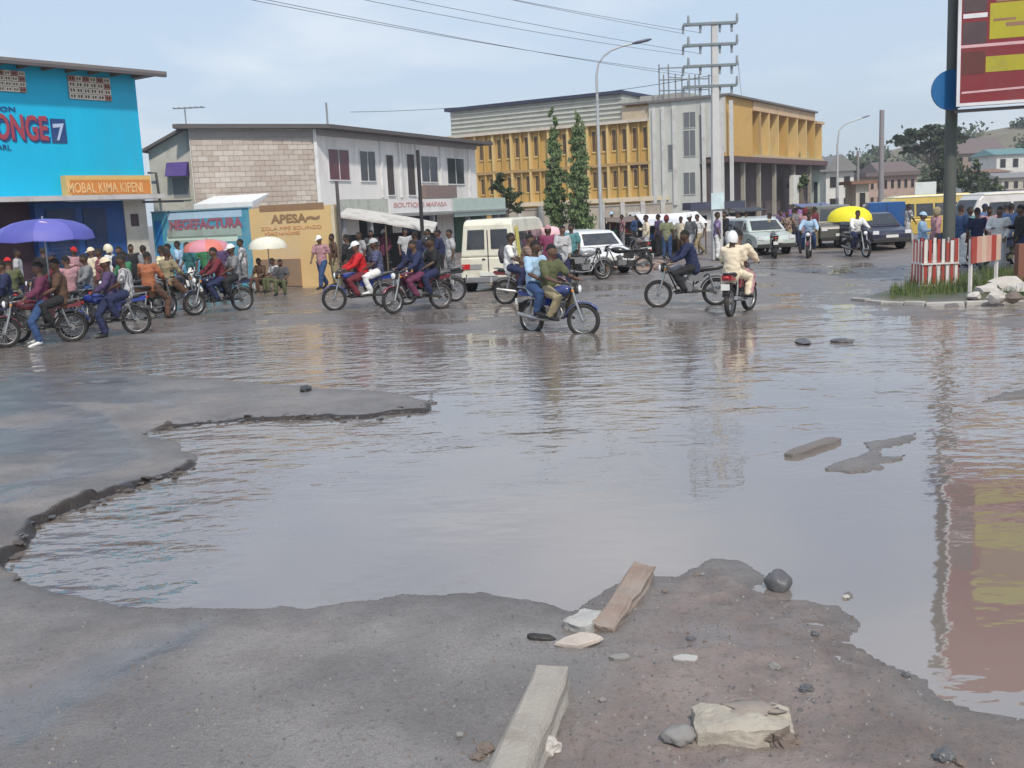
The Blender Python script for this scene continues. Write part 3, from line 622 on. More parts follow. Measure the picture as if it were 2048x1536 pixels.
brl = M('brown_brush_letter', (0.30, 0.18, 0.10)); orl = M('orange_brush_letter', (0.62, 0.33, 0.16))
ua, za = fy.hit(518, 411); ub, zb = fy.hit(648, 418); mb = MB(); fy.box(mb, ua, ub, zb, za - .01, 0.002, 0.006); mb.build('painted_line', brl, root)
text_on(fy, 'APESA', 541, 428, 614, 446, brl, root, bold=0.03, n=0.004)
text_on(fy, '~', 612, 431, 640, 440, brl, root, bold=0.04, n=0.004)
text_on(fy, 'ZOLA MPE BOLINGO', 522, 452, 644, 459, orl, root, bold=0.0, n=0.004)
text_on(fy, 'NDAKO NA NZAMBE', 530, 463, 600, 470, orl, root, bold=0.0, n=0.004)
mb = MB(); fy.box(mb, fy.L - 0.12, fy.L, 0, zt + 0.02, -0.2, 0.03); mb.build('end_post', M('cream_post', (0.68, 0.6, 0.42)), root)
mb = MB(); ua, za = fy.hit(515, 503); ub, _ = fy.hit(600, 503); fy.box(mb, ua, ub, 0.02, 0.95, 0.01, 0.06); mb.build('sheet_patch', M('brown_sheet', (0.30, 0.20, 0.13), dirt=.5), root)
# white tarpaulin roof seen over the mural wall
mb = MB(); a = W(388, 420, 41); b = W(506, 420, 40)
mb.hexa([V(a.x, a.y, a.z - .02), V(b.x, b.y, a.z - .02), V(b.x, b.y + 3, a.z + .5), V(a.x, a.y + 3, a.z + .5), V(a.x, a.y, a.z + .2), V(b.x, b.y, a.z + .2), V(b.x, b.y + 3, a.z + .56), V(a.x, a.y + 3, a.z + .56)])
o = empty('shed', (a.x, a.y, 0), 'white sheet roofed shed showing above the sea blue wall', 'shed')
mb.build('roof', M('bright_white_sheet', (0.86, 0.88, 0.86), rough=0.5, dirt=.1), o)
for q in (a, b):
    mb = MB(); mb.tube([V(q.x, q.y + .3, 0), V(q.x, q.y + .3, q.z)], 0.05, 6); mb.build('post', wood, o)

# ---- yellow institutional building with vertical fins
K = V(17.6, 84, 0); dl = V(-1, 0.6, 0).normalized(); drt = V(0.6, 1, 0).normalized()
def plan_at(px, A, d):    # where the plane through A along d is seen at this column
    r = ray(px, 418); k = r.x / r.y; t = (k * A.y - A.x) / (d.x - k * d.y); return t
tl = plan_at(905, K, dl); tg = plan_at(1302, K, dl); tr = plan_at(1645, K, drt)
f1 = Facade(K, K + dl * tl); f2 = Facade(K, K + drt * tr)
if f1.n.y > 0: f1.n = -f1.n
if f2.n.y > 0: f2.n = -f2.n
z_e = 8.8; z_p = 10.15; z_t = 11.2; z_b1 = 5.5; z_b0 = f1.hit(1236, 400)[1]
yel = M('ochre_yellow_render', (0.53, 0.35, 0.11), rough=0.85, scale=1.3, dirt=0.8, dirtcol=(0.33, 0.26, 0.16), var=0.2, stretch=(1, 1, .22))
yel2 = M('pale_ochre_fin', (0.66, 0.48, 0.20), rough=0.85, scale=1.6, dirt=0.7, dirtcol=(0.38, 0.32, 0.22), stretch=(1, 1, .22))
greyw = M('stained_grey_render', (0.53, 0.54, 0.50), rough=0.9, scale=1.2, dirt=0.85, dirtcol=(0.30, 0.28, 0.25), stretch=(1, 1, .22))
root = empty('school_building', (K.x, K.y, 0), 'large three storey ochre yellow building with vertical fins and a grey stair corner', 'building')
def fbx(fc, u0, u1, z0, z1, n0, n1, mat, name, par=None):
    m = MB(); fc.box(m, u0, u1, z0, z1, n0, n1); return m.build(name, mat, par or root)
fbx(f1, tg, tl, 0, z_e, -9, -0.28, yel, 'main_wall')
fbx(f1, 1.05, tg - 0.003, f2.hit(1560, 318)[1], z_p, -9.3, 0, greyw, 'stair_block')
fbx(f1, 2.2, tg - 0.003, 0, f2.hit(1560, 318)[1] - .003, -9.3, 0, greyw, 'stair_block')
fbx(f1, 0.0, 1.047, f2.hit(1560, 318)[1] + .26, z_p, 0.003, 0.03, greyw, 'stair_block_edge')
fbx(f1, tg, tl, z_e + 0.003, z_e + 0.24, -9, 0.25, M('eave_cream', (0.60, 0.54, 0.45), dirt=.4), 'eave_slab')
fbx(f1, plan_at(1245, K, dl), tl, z_e + 0.243, z_t, -8.5, -0.5, M('attic_louvre', (0.45, 0.47, 0.42), rough=0.9, dirt=.4), 'attic_wall')
for k in range(5):
    z = z_e + 0.5 + k * 0.38; fbx(f1, plan_at(1245, K, dl), tl, z, z + 0.10, -0.497, -0.38, M('attic_rail', (0.56, 0.55, 0.50)), 'louvre')
fbx(f1, plan_at(1248, K, dl), tl + .4, z_t + 0.003, z_t + 0.28, -9, -0.1, M('slate_blue_roof_edge', (0.035, 0.045, 0.085), rough=0.6, dirt=.15), 'attic_roof')
fbx(f1, tg - 0.003, plan_at(1247, K, dl), z_e + 0.243, z_p - .1, -8.5, -0.2, M('parapet_tan', (0.50, 0.42, 0.30), dirt=.4), 'parapet')
fbx(f1, tg - 2, plan_at(1250, K, dl) - .3, z_p - .097, z_t - .1, -6, -3, conc, 'roof_tank_room')
fbx(f1, tg, tl, z_b1 - 0.12, z_b1 + 0.12, -0.277, 0.08, M('ledge_brown', (0.42, 0.28, 0.12), dirt=.5), 'storey_ledge')
fbx(f1, tg - 1.6, tl, z_b0 - 0.18, z_b0 + 0.18, -0.277, 0.14, M('ledge_cream', (0.68, 0.58, 0.42), dirt=.3), 'storey_ledge')
nb = 21; bwid = (tl - tg) / nb
slit = M('brown_slit_window', (0.11, 0.065, 0.03), rough=0.4)
fin_me = {}
for s_, (za, zb) in enumerate(((z_b1 + 0.123, z_e), (z_b0 + 0.183, z_b1 - 0.123))):
    for i in range(nb + 1):
        u = tg + i * bwid; w_ = 0.13 if i % 2 else 0.19
        fbx(f1, max(u - w_ / 2, tg), u + w_ / 2, za, zb - 0.003, -0.277, 0.02 if i % 2 else 0.10, yel2 if (i % 2 == 0) else yel, 'fin')
    for i in range(nb):
        if (i * 7 + s_ * 3) % 11 == 4: continue
        u = tg + (i + 0.5) * bwid; h = zb - za; w_ = bwid * 0.36
        m = MB(); f1.box(m, u - w_ / 2 - .04, u + w_ / 2 + .04, za + h * .30, za + h * .34, -0.277, -0.2); f1.box(m, u - w_ / 2 - .04, u + w_ / 2 + .04, za + h * .86, za + h * .90, -0.277, -0.2); f1.box(m, u - w_ / 2 - .04, u - w_ / 2, za + h * .33, za + h * .87, -0.277, -0.21); f1.box(m, u + w_ / 2, u + w_ / 2 + .04, za + h * .33, za + h * .87, -0.277, -0.21)
        wn_ = m.build('window', yel2, root); p_ = MB(); f1.box(p_, u - w_ / 2, u + w_ / 2, za + h * .34, za + h * .86, -0.277, -0.262); p_.build('pane', slit, wn_)
# ground floor: dark panels below the cream ledge, the shade of openings painted on
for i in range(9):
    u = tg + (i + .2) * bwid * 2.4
    fbx(f1, u, min(u + bwid * 1.8, tl), 0, z_b0 - 0.5, -0.277, -0.24, dark_in, 'opening_shade_panel')
# grey stair block: pilasters, tall slit glazing
for x in (1312, 1330, 1352, 1410, 1446, 1465):
    u = f1.u(x); fbx(f1, u - 0.14, u + 0.14, 2.0, z_p - 0.35, 0.003, 0.16, M('pale_grey_pilaster', (0.60, 0.60, 0.57), dirt=.4), 'pilaster')
fbx(f1, 0.28, tg, z_p + .003, z_p + 0.16, -9.4, 0.22, M('brown_grey_coping', (0.17, 0.155, 0.15)), 'parapet_coping')
for (a, b, c, d) in ((1367, 226, 1391, 254), (1367, 262, 1391, 311), (1367, 346, 1391, 388)):
    window(f1, a, b, c, d, root, M('grey_stair_glass', (0.15, 0.16, 0.17), rough=0.3), greyw, mull=1, fr=0.05)
window(f1, 1398, 230, 1405, 326, root, M('grey_stair_glass', ()), greyw, mull=0, fr=0.04)
window(f1, 1336, 290, 1345, 340, root, M('grey_stair_glass', ()), greyw, mull=0, fr=0.04)
# right facade
zo = f2.hit(1560, 318)[1]; L2 = f2.L; z2 = 10.2
u5 = f2.u(1506)
fbx(f2, 0.3, L2 - 0.2, zo, z2, -8.6, -1.0, M('shaded_orange_render', (0.46, 0.25, 0.07), dirt=.3), 'loggia_wall')  # depth shade of the recess is put into this darker orange
fbx(f2, 0, u5, zo, z2 + 0.002, -0.997, 0.0, M('orange_yellow_pier', (0.58, 0.36, 0.11), dirt=.25), 'corner_pier')
fbx(f2, u5 + .003, f2.u(1628), z2 - 0.75, z2, -0.997, 0.10, M('tan_lintel', (0.58, 0.42, 0.26), dirt=.4), 'lintel')
fbx(f2, -0.1, f2.u(1629), z2 + 0.005, z2 + 0.17, -8.8, 0.35, M('brown_grey_coping', ()), 'roof_edge')
fbx(f2, u5 + .003, L2, zo, zo + 0.25, -0.997, 0.12, M('loggia_floor', (0.50, 0.40, 0.24)), 'loggia_floor')
for i, x in enumerate((1521, 1538, 1556, 1575, 1594, 1612, 1628, 1642)):
    u = f2.u(x); top = z2 - 0.753 if x < 1629 else z2 - 1.0
    fbx(f2, u - 0.13, u + 0.13, zo + 0.253, top, -0.997, 0.06, yel2 if i % 3 else yel, 'fin')
fbx(f2, f2.u(1630), L2, z2 - 0.95, z2 - 0.7, -0.997, 0.2, M('tan_lintel', ()), 'side_lintel')
m = MB()
for i in range(9):
    u = u5 + (L2 - u5) * (i + .5) / 9; fbx(f2, u - .25, u + .25, zo + .253, zo + 0.9 + .1 * (i % 3), -0.5, -0.45, M('mottled_green_panel', (0.36, 0.38, 0.2), dirt=.6), 'balustrade_panel')
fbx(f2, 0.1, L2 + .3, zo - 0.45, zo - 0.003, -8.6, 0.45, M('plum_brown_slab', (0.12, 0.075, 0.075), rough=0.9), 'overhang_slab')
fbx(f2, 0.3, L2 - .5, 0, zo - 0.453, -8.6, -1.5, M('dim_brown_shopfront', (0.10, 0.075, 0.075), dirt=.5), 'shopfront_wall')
for x in (1490, 1521, 1552, 1590, 1622):
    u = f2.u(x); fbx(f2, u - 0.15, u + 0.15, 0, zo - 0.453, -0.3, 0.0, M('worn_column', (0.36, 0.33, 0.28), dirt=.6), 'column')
fbx(f2, f2.u(1585), f2.u(1600), 1.5, 4.2, -0.29, 0.1, M('pale_banner', (0.70, 0.70, 0.64)), 'banner')
# roof frame of scaffold pipes
m = MB(); 
def rp_(px, py, n_=-2.0): 
    u, z = f1.hit(px, py); return f1.p(u, n_, z)
base_z = z_p + .17
for x in (1299, 1308, 1318, 1332, 1345, 1360, 1372, 1380, 1400): 
    a = rp_(x, 150); m.tube([V(a.x, a.y, base_z), V(a.x, a.y, a.z + (1.0 if x in (1299, 1318) else .2))], 0.06, 5)
for y in (132, 156, 178): m.tube([rp_(1299, y), rp_(1400, y - 3)], 0.05, 5)
m.tube([rp_(1318, 150), rp_(1345, 152)], 0.04, 5)
fr_ = m.build('roof_frame', M('pipe_grey', (0.28, 0.30, 0.32), metal=.4)); tag(fr_, 'open frame of thin grey pipes on the flat roof behind the concrete pole', 'frame')

# ---- street lamps, poles, wires
def lamp_post(px, ybase, Y, pts, label, rad=0.08):
    b = W(px, ybase, Y); bz = gz(b.x, Y); w = [W(x, y, Y) for x, y in pts]; w[0] = V(w[0].x, Y, w[0].z)
    rt = empty('street_lamp', (w[0].x, Y, bz), label, 'street lamp', 'street lamps')
    m = MB(); m.tube([V(w[0].x, Y, bz), V(w[0].x, Y, bz + .8), V(w[0].x, Y, w[0].z)], [rad * 1.4, rad * 1.2, rad * .7], 10); m.build('pole', M('lamp_pole_grey', (0.48, 0.50, 0.51), rough=.5, metal=.3), rt)
    m = MB(); m.box((w[0].x - .2, Y - .2, bz), (w[0].x + .2, Y + .2, bz + .12)); m.build('base', conc, rt)
    m = MB(); m.tube(w, [rad * .68] + [rad * .5] * (len(w) - 1), 8); m.build('arm', M('lamp_pole_grey', ()), rt)
    m = MB(); d = (w[-1] - w[-2]).normalized(); m.tube([w[-1] - d * .05, w[-1] + d * .15, w[-1] + d * .6, w[-1] + d * .75], [.05, .13, .12, .04], 8, flat=.5); m.build('lamp_head', M('lamp_head_dark', (0.10, 0.11, 0.16), rough=.4), rt)
lamp_post(1197, 525, 43, [(1193, 152), (1196, 130), (1206, 113), (1222, 101), (1245, 92), (1266, 87)], 'tall grey street lamp with a curved arm beside the columnar trees', .075)
lamp_post(1675, 470, 100, [(1675, 290), (1678, 262), (1690, 248), (1712, 240), (1724, 236)], 'distant street lamp between the yellow building and the thin pole', .13)
def pole(name, px, Y, ytop, r0, r1, mat, label, cat='pole', grp=None):
    t = W(px, ytop, Y); z = gz(t.x, Y); m = MB(); m.tube([V(t.x, Y, z - .05), V(t.x, Y, (z + t.z) / 2), V(t.x, Y, t.z)], [r0, (r0 + r1) / 2, r1], 10)
    o = m.build(name, mat); return tag(o, label, cat, grp), t
pole('utility_pole', 1764, 85, 220, .22, .18, M('pole_brown_grey', (0.25, 0.24, 0.25)), 'bare thin pole standing against the sky before the large tree')
pole('utility_pole', 835, 38, 300, .075, .065, M('pole_black', (0.03, 0.03, 0.035)), 'thin black pole in front of the white shop front')
pole('utility_pole', 673, 35, 362, .065, .055, M('pole_dark_wood', (0.09, 0.08, 0.08)), 'short dark pole at the right end of the yellow wall')
pole('utility_pole', 1716, 105, 302, .16, .13, M('pole_brown_grey', ()), 'short grey pole above the pale houses, left of the bare thin pole')
EY = 40.0; et = W(1428, 42, EY)
rt = empty('electricity_pole', (et.x, EY, 0), 'tall pale concrete electricity pole with three crossarms of insulators', 'utility pole')
m = MB(); ebz = gz(et.x, EY)
m.hexa([V(et.x - .20, EY - .2, ebz), V(et.x + .20, EY - .2, ebz), V(et.x + .20, EY + .2, ebz), V(et.x - .2, EY + .2, ebz), V(et.x - .10, EY - .1, et.z), V(et.x + .10, EY - .1, et.z), V(et.x + .1, EY + .1, et.z), V(et.x - .1, EY + .1, et.z)])
m.build('pole', M('pale_concrete_pole', (0.56, 0.56, 0.55), rough=.85, dirt=.3, scale=1.5), rt, bevel=.02)
m = MB(); m.box((et.x - .24, EY - .24, ebz + 1.9), (et.x + .24, EY - .205, ebz + 2.5)); m.build('number_plate', M('pale_blue_plate', (0.60, 0.74, 0.76)), rt)
arms = []
for j, y in enumerate((47, 89, 131, 172)):
    l = W(1366, y + 4, EY); r_ = W(1474, y - 3, EY)
    m = MB(); m.box((l.x, EY - .15, (l.z + r_.z) / 2 - .04), (r_.x, EY - .09, (l.z + r_.z) / 2 + .04)); m.box((l.x, EY + .11, (l.z + r_.z) / 2 - .04), (r_.x, EY + .17, (l.z + r_.z) / 2 + .04))
    arm = m.build('crossarm', M('crossarm_steel', (0.22, 0.26, 0.28), metal=.5, rough=.5), rt)
    for q, f_ in enumerate((0.0, .10, .32, .68, .90, 1.0)):
        x = l.x + (r_.x - l.x) * f_; z = (l.z + r_.z) / 2; s_ = -1 if q in (1, 5) else 1
        m = MB(); m.tube([V(x, EY, z), V(x, EY, z - s_ * .08), V(x, EY, z - s_ * .32)], [.03, .055, .04], 6); m.build('insulator', M('insulator_grey', (0.28, 0.31, 0.33), rough=.3), arm)
        if q in (0, 1, 2, 5) : arms.append(V(x, EY, z - s_ * .3))
wire_m = M('wire_black', (0.03, 0.03, 0.035), rough=.5, bump=0)
WEND = [(-17.5, 10, 8.7), (-17.5, 10.8, 8.8), (-18, 9.6, 8.0), (-17.5, 11.2, 8.0), (-18.5, 9, 7.3), (-18, 10.5, 7.3)]
for i, e in enumerate(WEND):
    a = arms[(0, 2, 4, 6, 8, 10)[i]]; b = V(*e) + V(0, 0, (.5, .5, .9, .9, 1.3, 1.3)[i]); pts = []
    for k in range(41):
        s_ = k / 40; p = a.lerp(b, s_); p.z -= 4 * (0.30 + .10 * (i % 3)) * s_ * (1 - s_); pts.append(p)
    m = MB(); m.tube(pts, 0.0065, 4, cap=False); o = m.build('overhead_wire', wire_m)
    tag(o, 'thin black overhead wire from the ' + ('top crossarm, leftmost insulator', 'top crossarm, inner insulator', 'middle crossarm, leftmost insulator', 'middle crossarm, inner insulator', 'lowest crossarm, leftmost insulator', 'lowest crossarm, inner insulator')[i] + ', of the concrete pole', 'wire', 'overhead wires from the concrete pole')
for i, (x0, y0, x1, y1, Y0, Y1) in enumerate(((1428, 150, 700, 224, EY, 50), (1476, 120, 1484, 190, EY, 83))):
    a = W(x0, y0, Y0); b = W(x1, y1, Y1); pts = [a.lerp(b, k / 20) - V(0, 0, 1.2 * (k / 20) * (1 - k / 20)) for k in range(21)]
    m = MB(); m.tube(pts, 0.010, 4, cap=False); o = m.build('service_cable', wire_m)
    tag(o, ('service cable running from the concrete pole left to the dark roof', 'service cable dropping from the concrete pole to the yellow building')[i], 'cable')

# ---- billboard on its pole
bp_l = W(1912, 214, 24.8); bp_r = W(2048, 206, 24.4); fbb = Facade(bp_l, bp_r)
root = empty('billboard', (W(1897, 500, 25.6).x, 25.6, 0.1), 'large red and yellow billboard on a dark steel pole at the right edge', 'billboard')
zb = bp_l.z; zt_ = zb + 6.0; WB = 7.5
m = MB(); t_ = W(1903, 3, 25.6); bx = W(1897, 500, 25.6).x
m.tube([V(bx, 25.6, 0.02), V(bx, 25.6, 3), V(bx, 25.6, zt_ - .3)], [.145, .14, .13], 12); m.build('pole', M('dark_green_grey_pole', (0.085, 0.095, 0.085), rough=.6, dirt=.5), root)
fbx(fbb, 0, WB, zb, zt_, -0.12, 0, M('board_back', (0.1, 0.1, 0.1)), 'board', root)
frm = M('white_board_frame', (0.70, 0.70, 0.72), rough=.5)
for (a, b, c, d) in ((0, .07, zb, zt_), (WB - .07, WB, zb, zt_), (.07, WB - .07, zb, zb + .07), (.07, WB - .07, zt_ - .07, zt_)): fbx(fbb, a, b, c, d, 0.002, 0.05, frm, 'frame', root)
fbx(fbb, -.02, WB, zb - .13, zb - .06, -0.12, -.02, metal_dark, 'lower_rail', root)
red_b = M('billboard_red', (0.21, 0.022, 0.028), rough=.45, dirt=.2, bump=0); yel_b = M('billboard_yellow', (0.42, 0.37, 0.02), rough=.45, dirt=.35, bump=0); brn_b = M('billboard_brown', (0.085, 0.05, 0.055), rough=.45, bump=0); pnk = M('billboard_pink_line', (0.65, 0.40, 0.42), bump=0)
zz = lambda y: fbb.hit(1925, y)[1]
fbx(fbb, .07, WB - .07, zb + .07, zt_ - .07, 0.002, 0.008, red_b, 'poster', root)
pr = root
uu = lambda x: fbb.u(x, 100)
for (a, b, c, d, mt_) in ((uu(1925), uu(1972), zz(90), zz(46), brn_b), (uu(1925), uu(1972), zz(26), zz(-40), brn_b), (uu(1925), uu(1970), zz(150), zz(105), M('billboard_maroon', (0.12, 0.04, 0.035), bump=0)),
                          (uu(1972), WB - .8, zz(148), zz(117), yel_b), (uu(1978), WB - 1.0, zz(83), zz(12), yel_b), (uu(1990), WB - 1.4, zz(10), zz(-60), M('billboard_tan', (0.30, 0.17, 0.10), bump=0)), (uu(1978), WB - 1.2, zz(-65), zz(-130), yel_b),
                          (uu(1920), WB - .1, zz(97), zz(91), pnk), (uu(1925), uu(1973), zz(38), zz(29), frm)):
    fbx(fbb, a, b, c, d, 0.0085, 0.013, mt_, 'poster_panel', root)
fbx(fbb, uu(2010), WB - 1.5, zz(60), zz(52), 0.0135, 0.016, M('billboard_tan', ()), 'poster_stripe', root)
fbx(fbb, uu(1985), uu(2030), zz(48), zz(43), 0.0135, 0.016, M('billboard_tan', ()), 'poster_stripe', root)
m = MB(); m.add([fbb.p(uu(1925), .014, zz(188)), fbb.p(WB - 2, .014, zz(176)), fbb.p(WB - 2, .014, zz(172)), fbb.p(uu(1925), .014, zz(184))], [(0, 1, 2, 3)]); m.build('poster_stripe', pnk, root)
c_ = W(1902, 180, 25.2); m = MB(); m.tube([c_ + V(0, 0.03, 0), c_ - V(0, 0.03, 0)], .46, 24, smooth=False); o = empty('round_sign', c_, 'round plain blue sign on the billboard pole', 'sign')
m.build('disc', M('traffic_blue', (0.01, 0.12, 0.32), rough=.35, dirt=.1, bump=0), o)
m = MB(); m.box((c_.x - .04, c_.y + .03, c_.z - .3), (c_.x + .04, 25.46, c_.z - .22)); m.build('bracket', metal_dark, o)
# ------------------------------------------------------------------ people
def remesh(mb, voxel, smooth=2):
    me = bpy.data.meshes.new('r'); me.from_pydata(mb.v, [], mb.f)
    o = bpy.data.objects.new('r', me); COL.objects.link(o)
    md = o.modifiers.new('r', 'REMESH'); md.mode = 'VOXEL'; md.voxel_size = voxel; md.use_smooth_shade = True
    s_ = o.modifiers.new('s', 'SMOOTH'); s_.iterations = smooth; s_.factor = 0.5
    bpy.context.view_layer.update()
    r = bpy.data.meshes.new_from_object(o.evaluated_get(bpy.context.evaluated_depsgraph_get()))
    bpy.data.objects.remove(o); bpy.data.meshes.remove(me)
    return r
def cap_tube(mb, pts, rad, n=8, flat=1.0):
    pts = [Vector(p) for p in pts]; d0 = (pts[0] - pts[1]).normalized(); d1 = (pts[-1] - pts[-2]).normalized()
    mb.tube([pts[0] + d0 * rad[0] * .8] + pts + [pts[-1] + d1 * rad[-1] * .8], [rad[0] * .45] + list(rad) + [rad[-1] * .45], n, flat=flat)
def lerp(a, b, t): return Vector(a).lerp(Vector(b), t)
def pose(j, closed=True):
    """j: joints of a figure facing +x; returns the meshes of body and clothes"""
    J = {}
    for k, v in j.items():
        if not isinstance(v, tuple): continue
        if len(v) == 2: J[k + 'L'], J[k + 'R'] = Vector(v[0]), Vector(v[1])
        else: J[k] = Vector(v)
    for k in list(j):
        if k in ('sho', 'elb', 'wri', 'hip', 'kne', 'ank', 'toe') and len(j[k]) == 3:
            v = j[k]; J[k + 'L'] = V(v[0], v[1], v[2]); J[k + 'R'] = V(v[0], -v[1], v[2])
    pel, che, nk, hd = J['pel'], J['che'], J['nek'], J['hed']
    hd = hd - (hd - nk).normalized() * .015; up = (hd - nk).normalized(); fwd = V(1, 0, 0) - up * up.x; fwd.normalize()
    fwd = (Matrix.Rotation(J.get('turn', V(0, 0, 0)).x, 3, 'Z') @ fwd) if 'turn' in J else fwd
    side = up.cross(fwd)
    def torso(mb, g, legs=False):
        sd_ = (J['shoL'] - J['shoR']).normalized()
        rings = [(pel - (che - pel) * .12, .135, .115), (lerp(pel, che, .25), .150, .115), (lerp(pel, che, .55), .140, .105), (lerp(pel, che, .85), .168, .118), (che + (nk - che) * .35, .165, .105), (che + (nk - che) * .75, .10, .075)]
        n = 14; vs = []; ax = (che - pel).normalized(); fw = ax.cross(sd_) * -1; fw.normalize()
        for c, a, b in rings:
            vs += [c + sd_ * ((a + g) * math.cos(2 * math.pi * k / n)) + fw * ((b + g) * math.sin(2 * math.pi * k / n)) for k in range(n)]
        fs = [(i * n + k, i * n + (k + 1) % n, (i + 1) * n + (k + 1) % n, (i + 1) * n + k) for i in range(len(rings) - 1) for k in range(n)]
        fs += [tuple(range(n))[::-1], tuple(range((len(rings) - 1) * n, len(rings) * n))]
        mb.add(vs, fs)
    b = MB(); torso(b, 0)
    cap_tube(b, [lerp(che, nk, .5), nk, lerp(nk, hd, .5)], [.070, .064, .062])
    # head: skull, jaw, nose, ears
    bm = bmesh.new(); bmesh.ops.create_icosphere(bm, subdivisions=3, radius=1); fs = [tuple(v.index for v in f.verts) for f in bm.faces]
    def hv(c): 
        x, y, z = c; jaw = max(0, -z); k = 1 - .25 * jaw
        x2 = x * .108 * k + .012 * jaw; z2 = z * .132
        if z < 0 and x < 0: x2 *= 1 - .35 * jaw
        return hd + fwd * x2 + side * (y * .086 * k) + up * z2
    b.add([hv(v.co) for v in bm.verts], fs); bm.free()
    cap_tube(b, [hd + fwd * .098 + up * .02, hd + fwd * .118 - up * .022], [.010, .015], 6)
    cap_tube(b, [hd + fwd * .082 - up * .055 + side * .02, hd + fwd * .082 - up * .055 - side * .02], [.012, .012], 6)
    for s_ in (1, -1): cap_tube(b, [hd + side * .077 * s_ + up * .02 - fwd * .01, hd + side * .082 * s_ - up * .02 - fwd * .005], [.014, .011], 6)
    sh = MB(); torso(sh, .030); tr = MB(); shoes = []
    ax_ = (pel - che).normalized(); cap_tube(sh, [pel + ax_ * .11, pel + ax_ * .02, lerp(pel, che, .12)], [.172, .170, .165], 12, .80)
    for S in 'LR':
        a, e, w = J['sho' + S], J['elb' + S], J['wri' + S]
        cap_tube(b, [lerp(che, a, .6), a, lerp(a, e, .5), e, lerp(e, w, .35), w], [.07, .062, .052, .041, .042, .027])
        sl = .55 if not j.get('long') else 1.0
        pts = [lerp(che, a, .55), a, lerp(a, e, .5)]; rd = [.095, .088, .082]
        if j.get('long'): pts += [e, lerp(e, w, .8)]; rd += [.066, .054]
        else: pts += [lerp(a, e, .8)]; rd += [.082]
        cap_tube(sh, pts, rd)
        hdir = (w - e).normalized(); hdir = (hdir + V(*j.get('hand', (0, 0, -.2)))).normalized()
        sgn = 1 if S == 'L' else -1
        lat = V(0, 1, 0) - hdir * hdir.y; lat = lat.normalized() if lat.length > .2 else V(0, 0, 1); pn = hdir.cross(lat)
        if j.get('grip'): lat = V(0, 1, 0); pn = V(0, 0, 1); hdir = V(1, 0, 0)
        cap_tube(b, [w, w + hdir * .045, w + hdir * .08], [.027, .036, .034], 8, .62)
        for q in range(4):
            o_ = (q - 1.5) * .019; L_ = (.062, .075, .07, .055)[q]; r0 = w + hdir * .075 + lat * o_; cur = -.35 if not j.get('grip') else -1.0
            p1 = r0 + hdir * L_ * .5 + pn * cur * L_ * .15; p2 = p1 + (hdir * (.45 + cur * .35) + pn * cur * .5) * L_ * .6
            cap_tube(b, [r0, p1, p2], [.0095, .009, .008], 6)
        t0 = w + hdir * .03 - lat * .03 * sgn; cap_tube(b, [t0, t0 - lat * .022 * sgn + hdir * .03, t0 - lat * .02 * sgn + hdir * .055], [.011, .010, .009], 6)
        h, kn, an, to = J['hip' + S], J['kne' + S], J['ank' + S], J['toe' + S]
        cap_tube(b, [h, lerp(h, kn, .5), kn, lerp(kn, an, .3), lerp(kn, an, .75), an], [.088, .078, .056, .055, .038, .036])
        cap_tube(b, [an + V(0, 0, -.02), lerp(an, to, .5) + V(0, 0, -.02), to], [.036, .036, .026], 8, .8)
        low = .93 if not j.get('shorts') else .0
        pts = [h, lerp(h, kn, .5), kn]; rd = [.115, .106, .090]
        if low: pts += [lerp(kn, an, .4), lerp(kn, an, low)]; rd += [.082, .072]
        cap_tube(tr, pts, rd)
        sm_ = MB(); heel = an + (an - to).normalized() * .035 + V(0, 0, -.055); 
        hx = to - heel; hx.z = 0; hx.normalize(); sx = V(-hx.y, hx.x, 0)
        prof = [(-.0, .036, .075), (.05, .042, .085), (.13, .044, .06), (.22, .042, .045), (.27, .022, .03)]
        bz = min(heel.z, to.z - .03); vs = []
        slope = (to.z - .03 - heel.z) / max(.1, (to - heel).length)
        for x, wd, ht in prof:
            c = heel + hx * x + V(0, 0, slope * x); vs += [c + sx * wd - V(0, 0, .0), c - sx * wd, c - sx * wd * .8 + V(0, 0, ht), c + sx * wd * .8 + V(0, 0, ht)]
        fs2 = [(0, 1, 2, 3), (16, 19, 18, 17)] + [(i * 4 + k, i * 4 + (k + 1) % 4, i * 4 + 4 + (k + 1) % 4, i * 4 + 4 + k) for i in range(4) for k in range(4)]
        sm_.add(vs, fs2, 0, True); shoes.append(sm_.mesh('shoe', MATDEF))
    cap_tube(tr, [lerp(J['hipL'], J['hipR'], .15), lerp(J['hipL'], J['hipR'], .85)], [.115, .115], 10)
    cap_tube(tr, [pel, lerp(pel, che, .22)], [.135, .142], 12, .85)
    out_ = {'body': remesh(b, .0105, 2), 'shirt': remesh(sh, .02, 3), 'trousers': remesh(tr, .02, 3), 'shoe': shoes}
    for k in ('shirt', 'trousers'):     # folds in the cloth
        me = out_[k]
        for v in me.vertices:
            n_ = mnoise.noise(V(v.co.x * 9, v.co.y * 9, v.co.z * 16)) * .016; v.co = v.co + v.normal * n_
    hm = MB(); bm = bmesh.new(); bmesh.ops.create_icosphere(bm, subdivisions=3, radius=1); ids = {}
    def cap_shape(k, cut, name, kx=1.0):
        m_ = MB(); keep = {}; vs = []
        for v in bm.verts:
            if v.co.z > cut(v.co.x): keep[v.index] = len(vs); nn = 1 + .02 * mnoise.noise(v.co * 6); vs.append(hd + fwd * (v.co.x * .108 * k * kx * nn - .006) + side * (v.co.y * .086 * k * nn) + up * (v.co.z * .132 * k * nn + .004))
        fs3 = [tuple(keep[v.index] for v in f.verts) for f in bm.faces if all(v.index in keep for v in f.verts)]
        m_.add(vs, fs3, 0, True); return m_
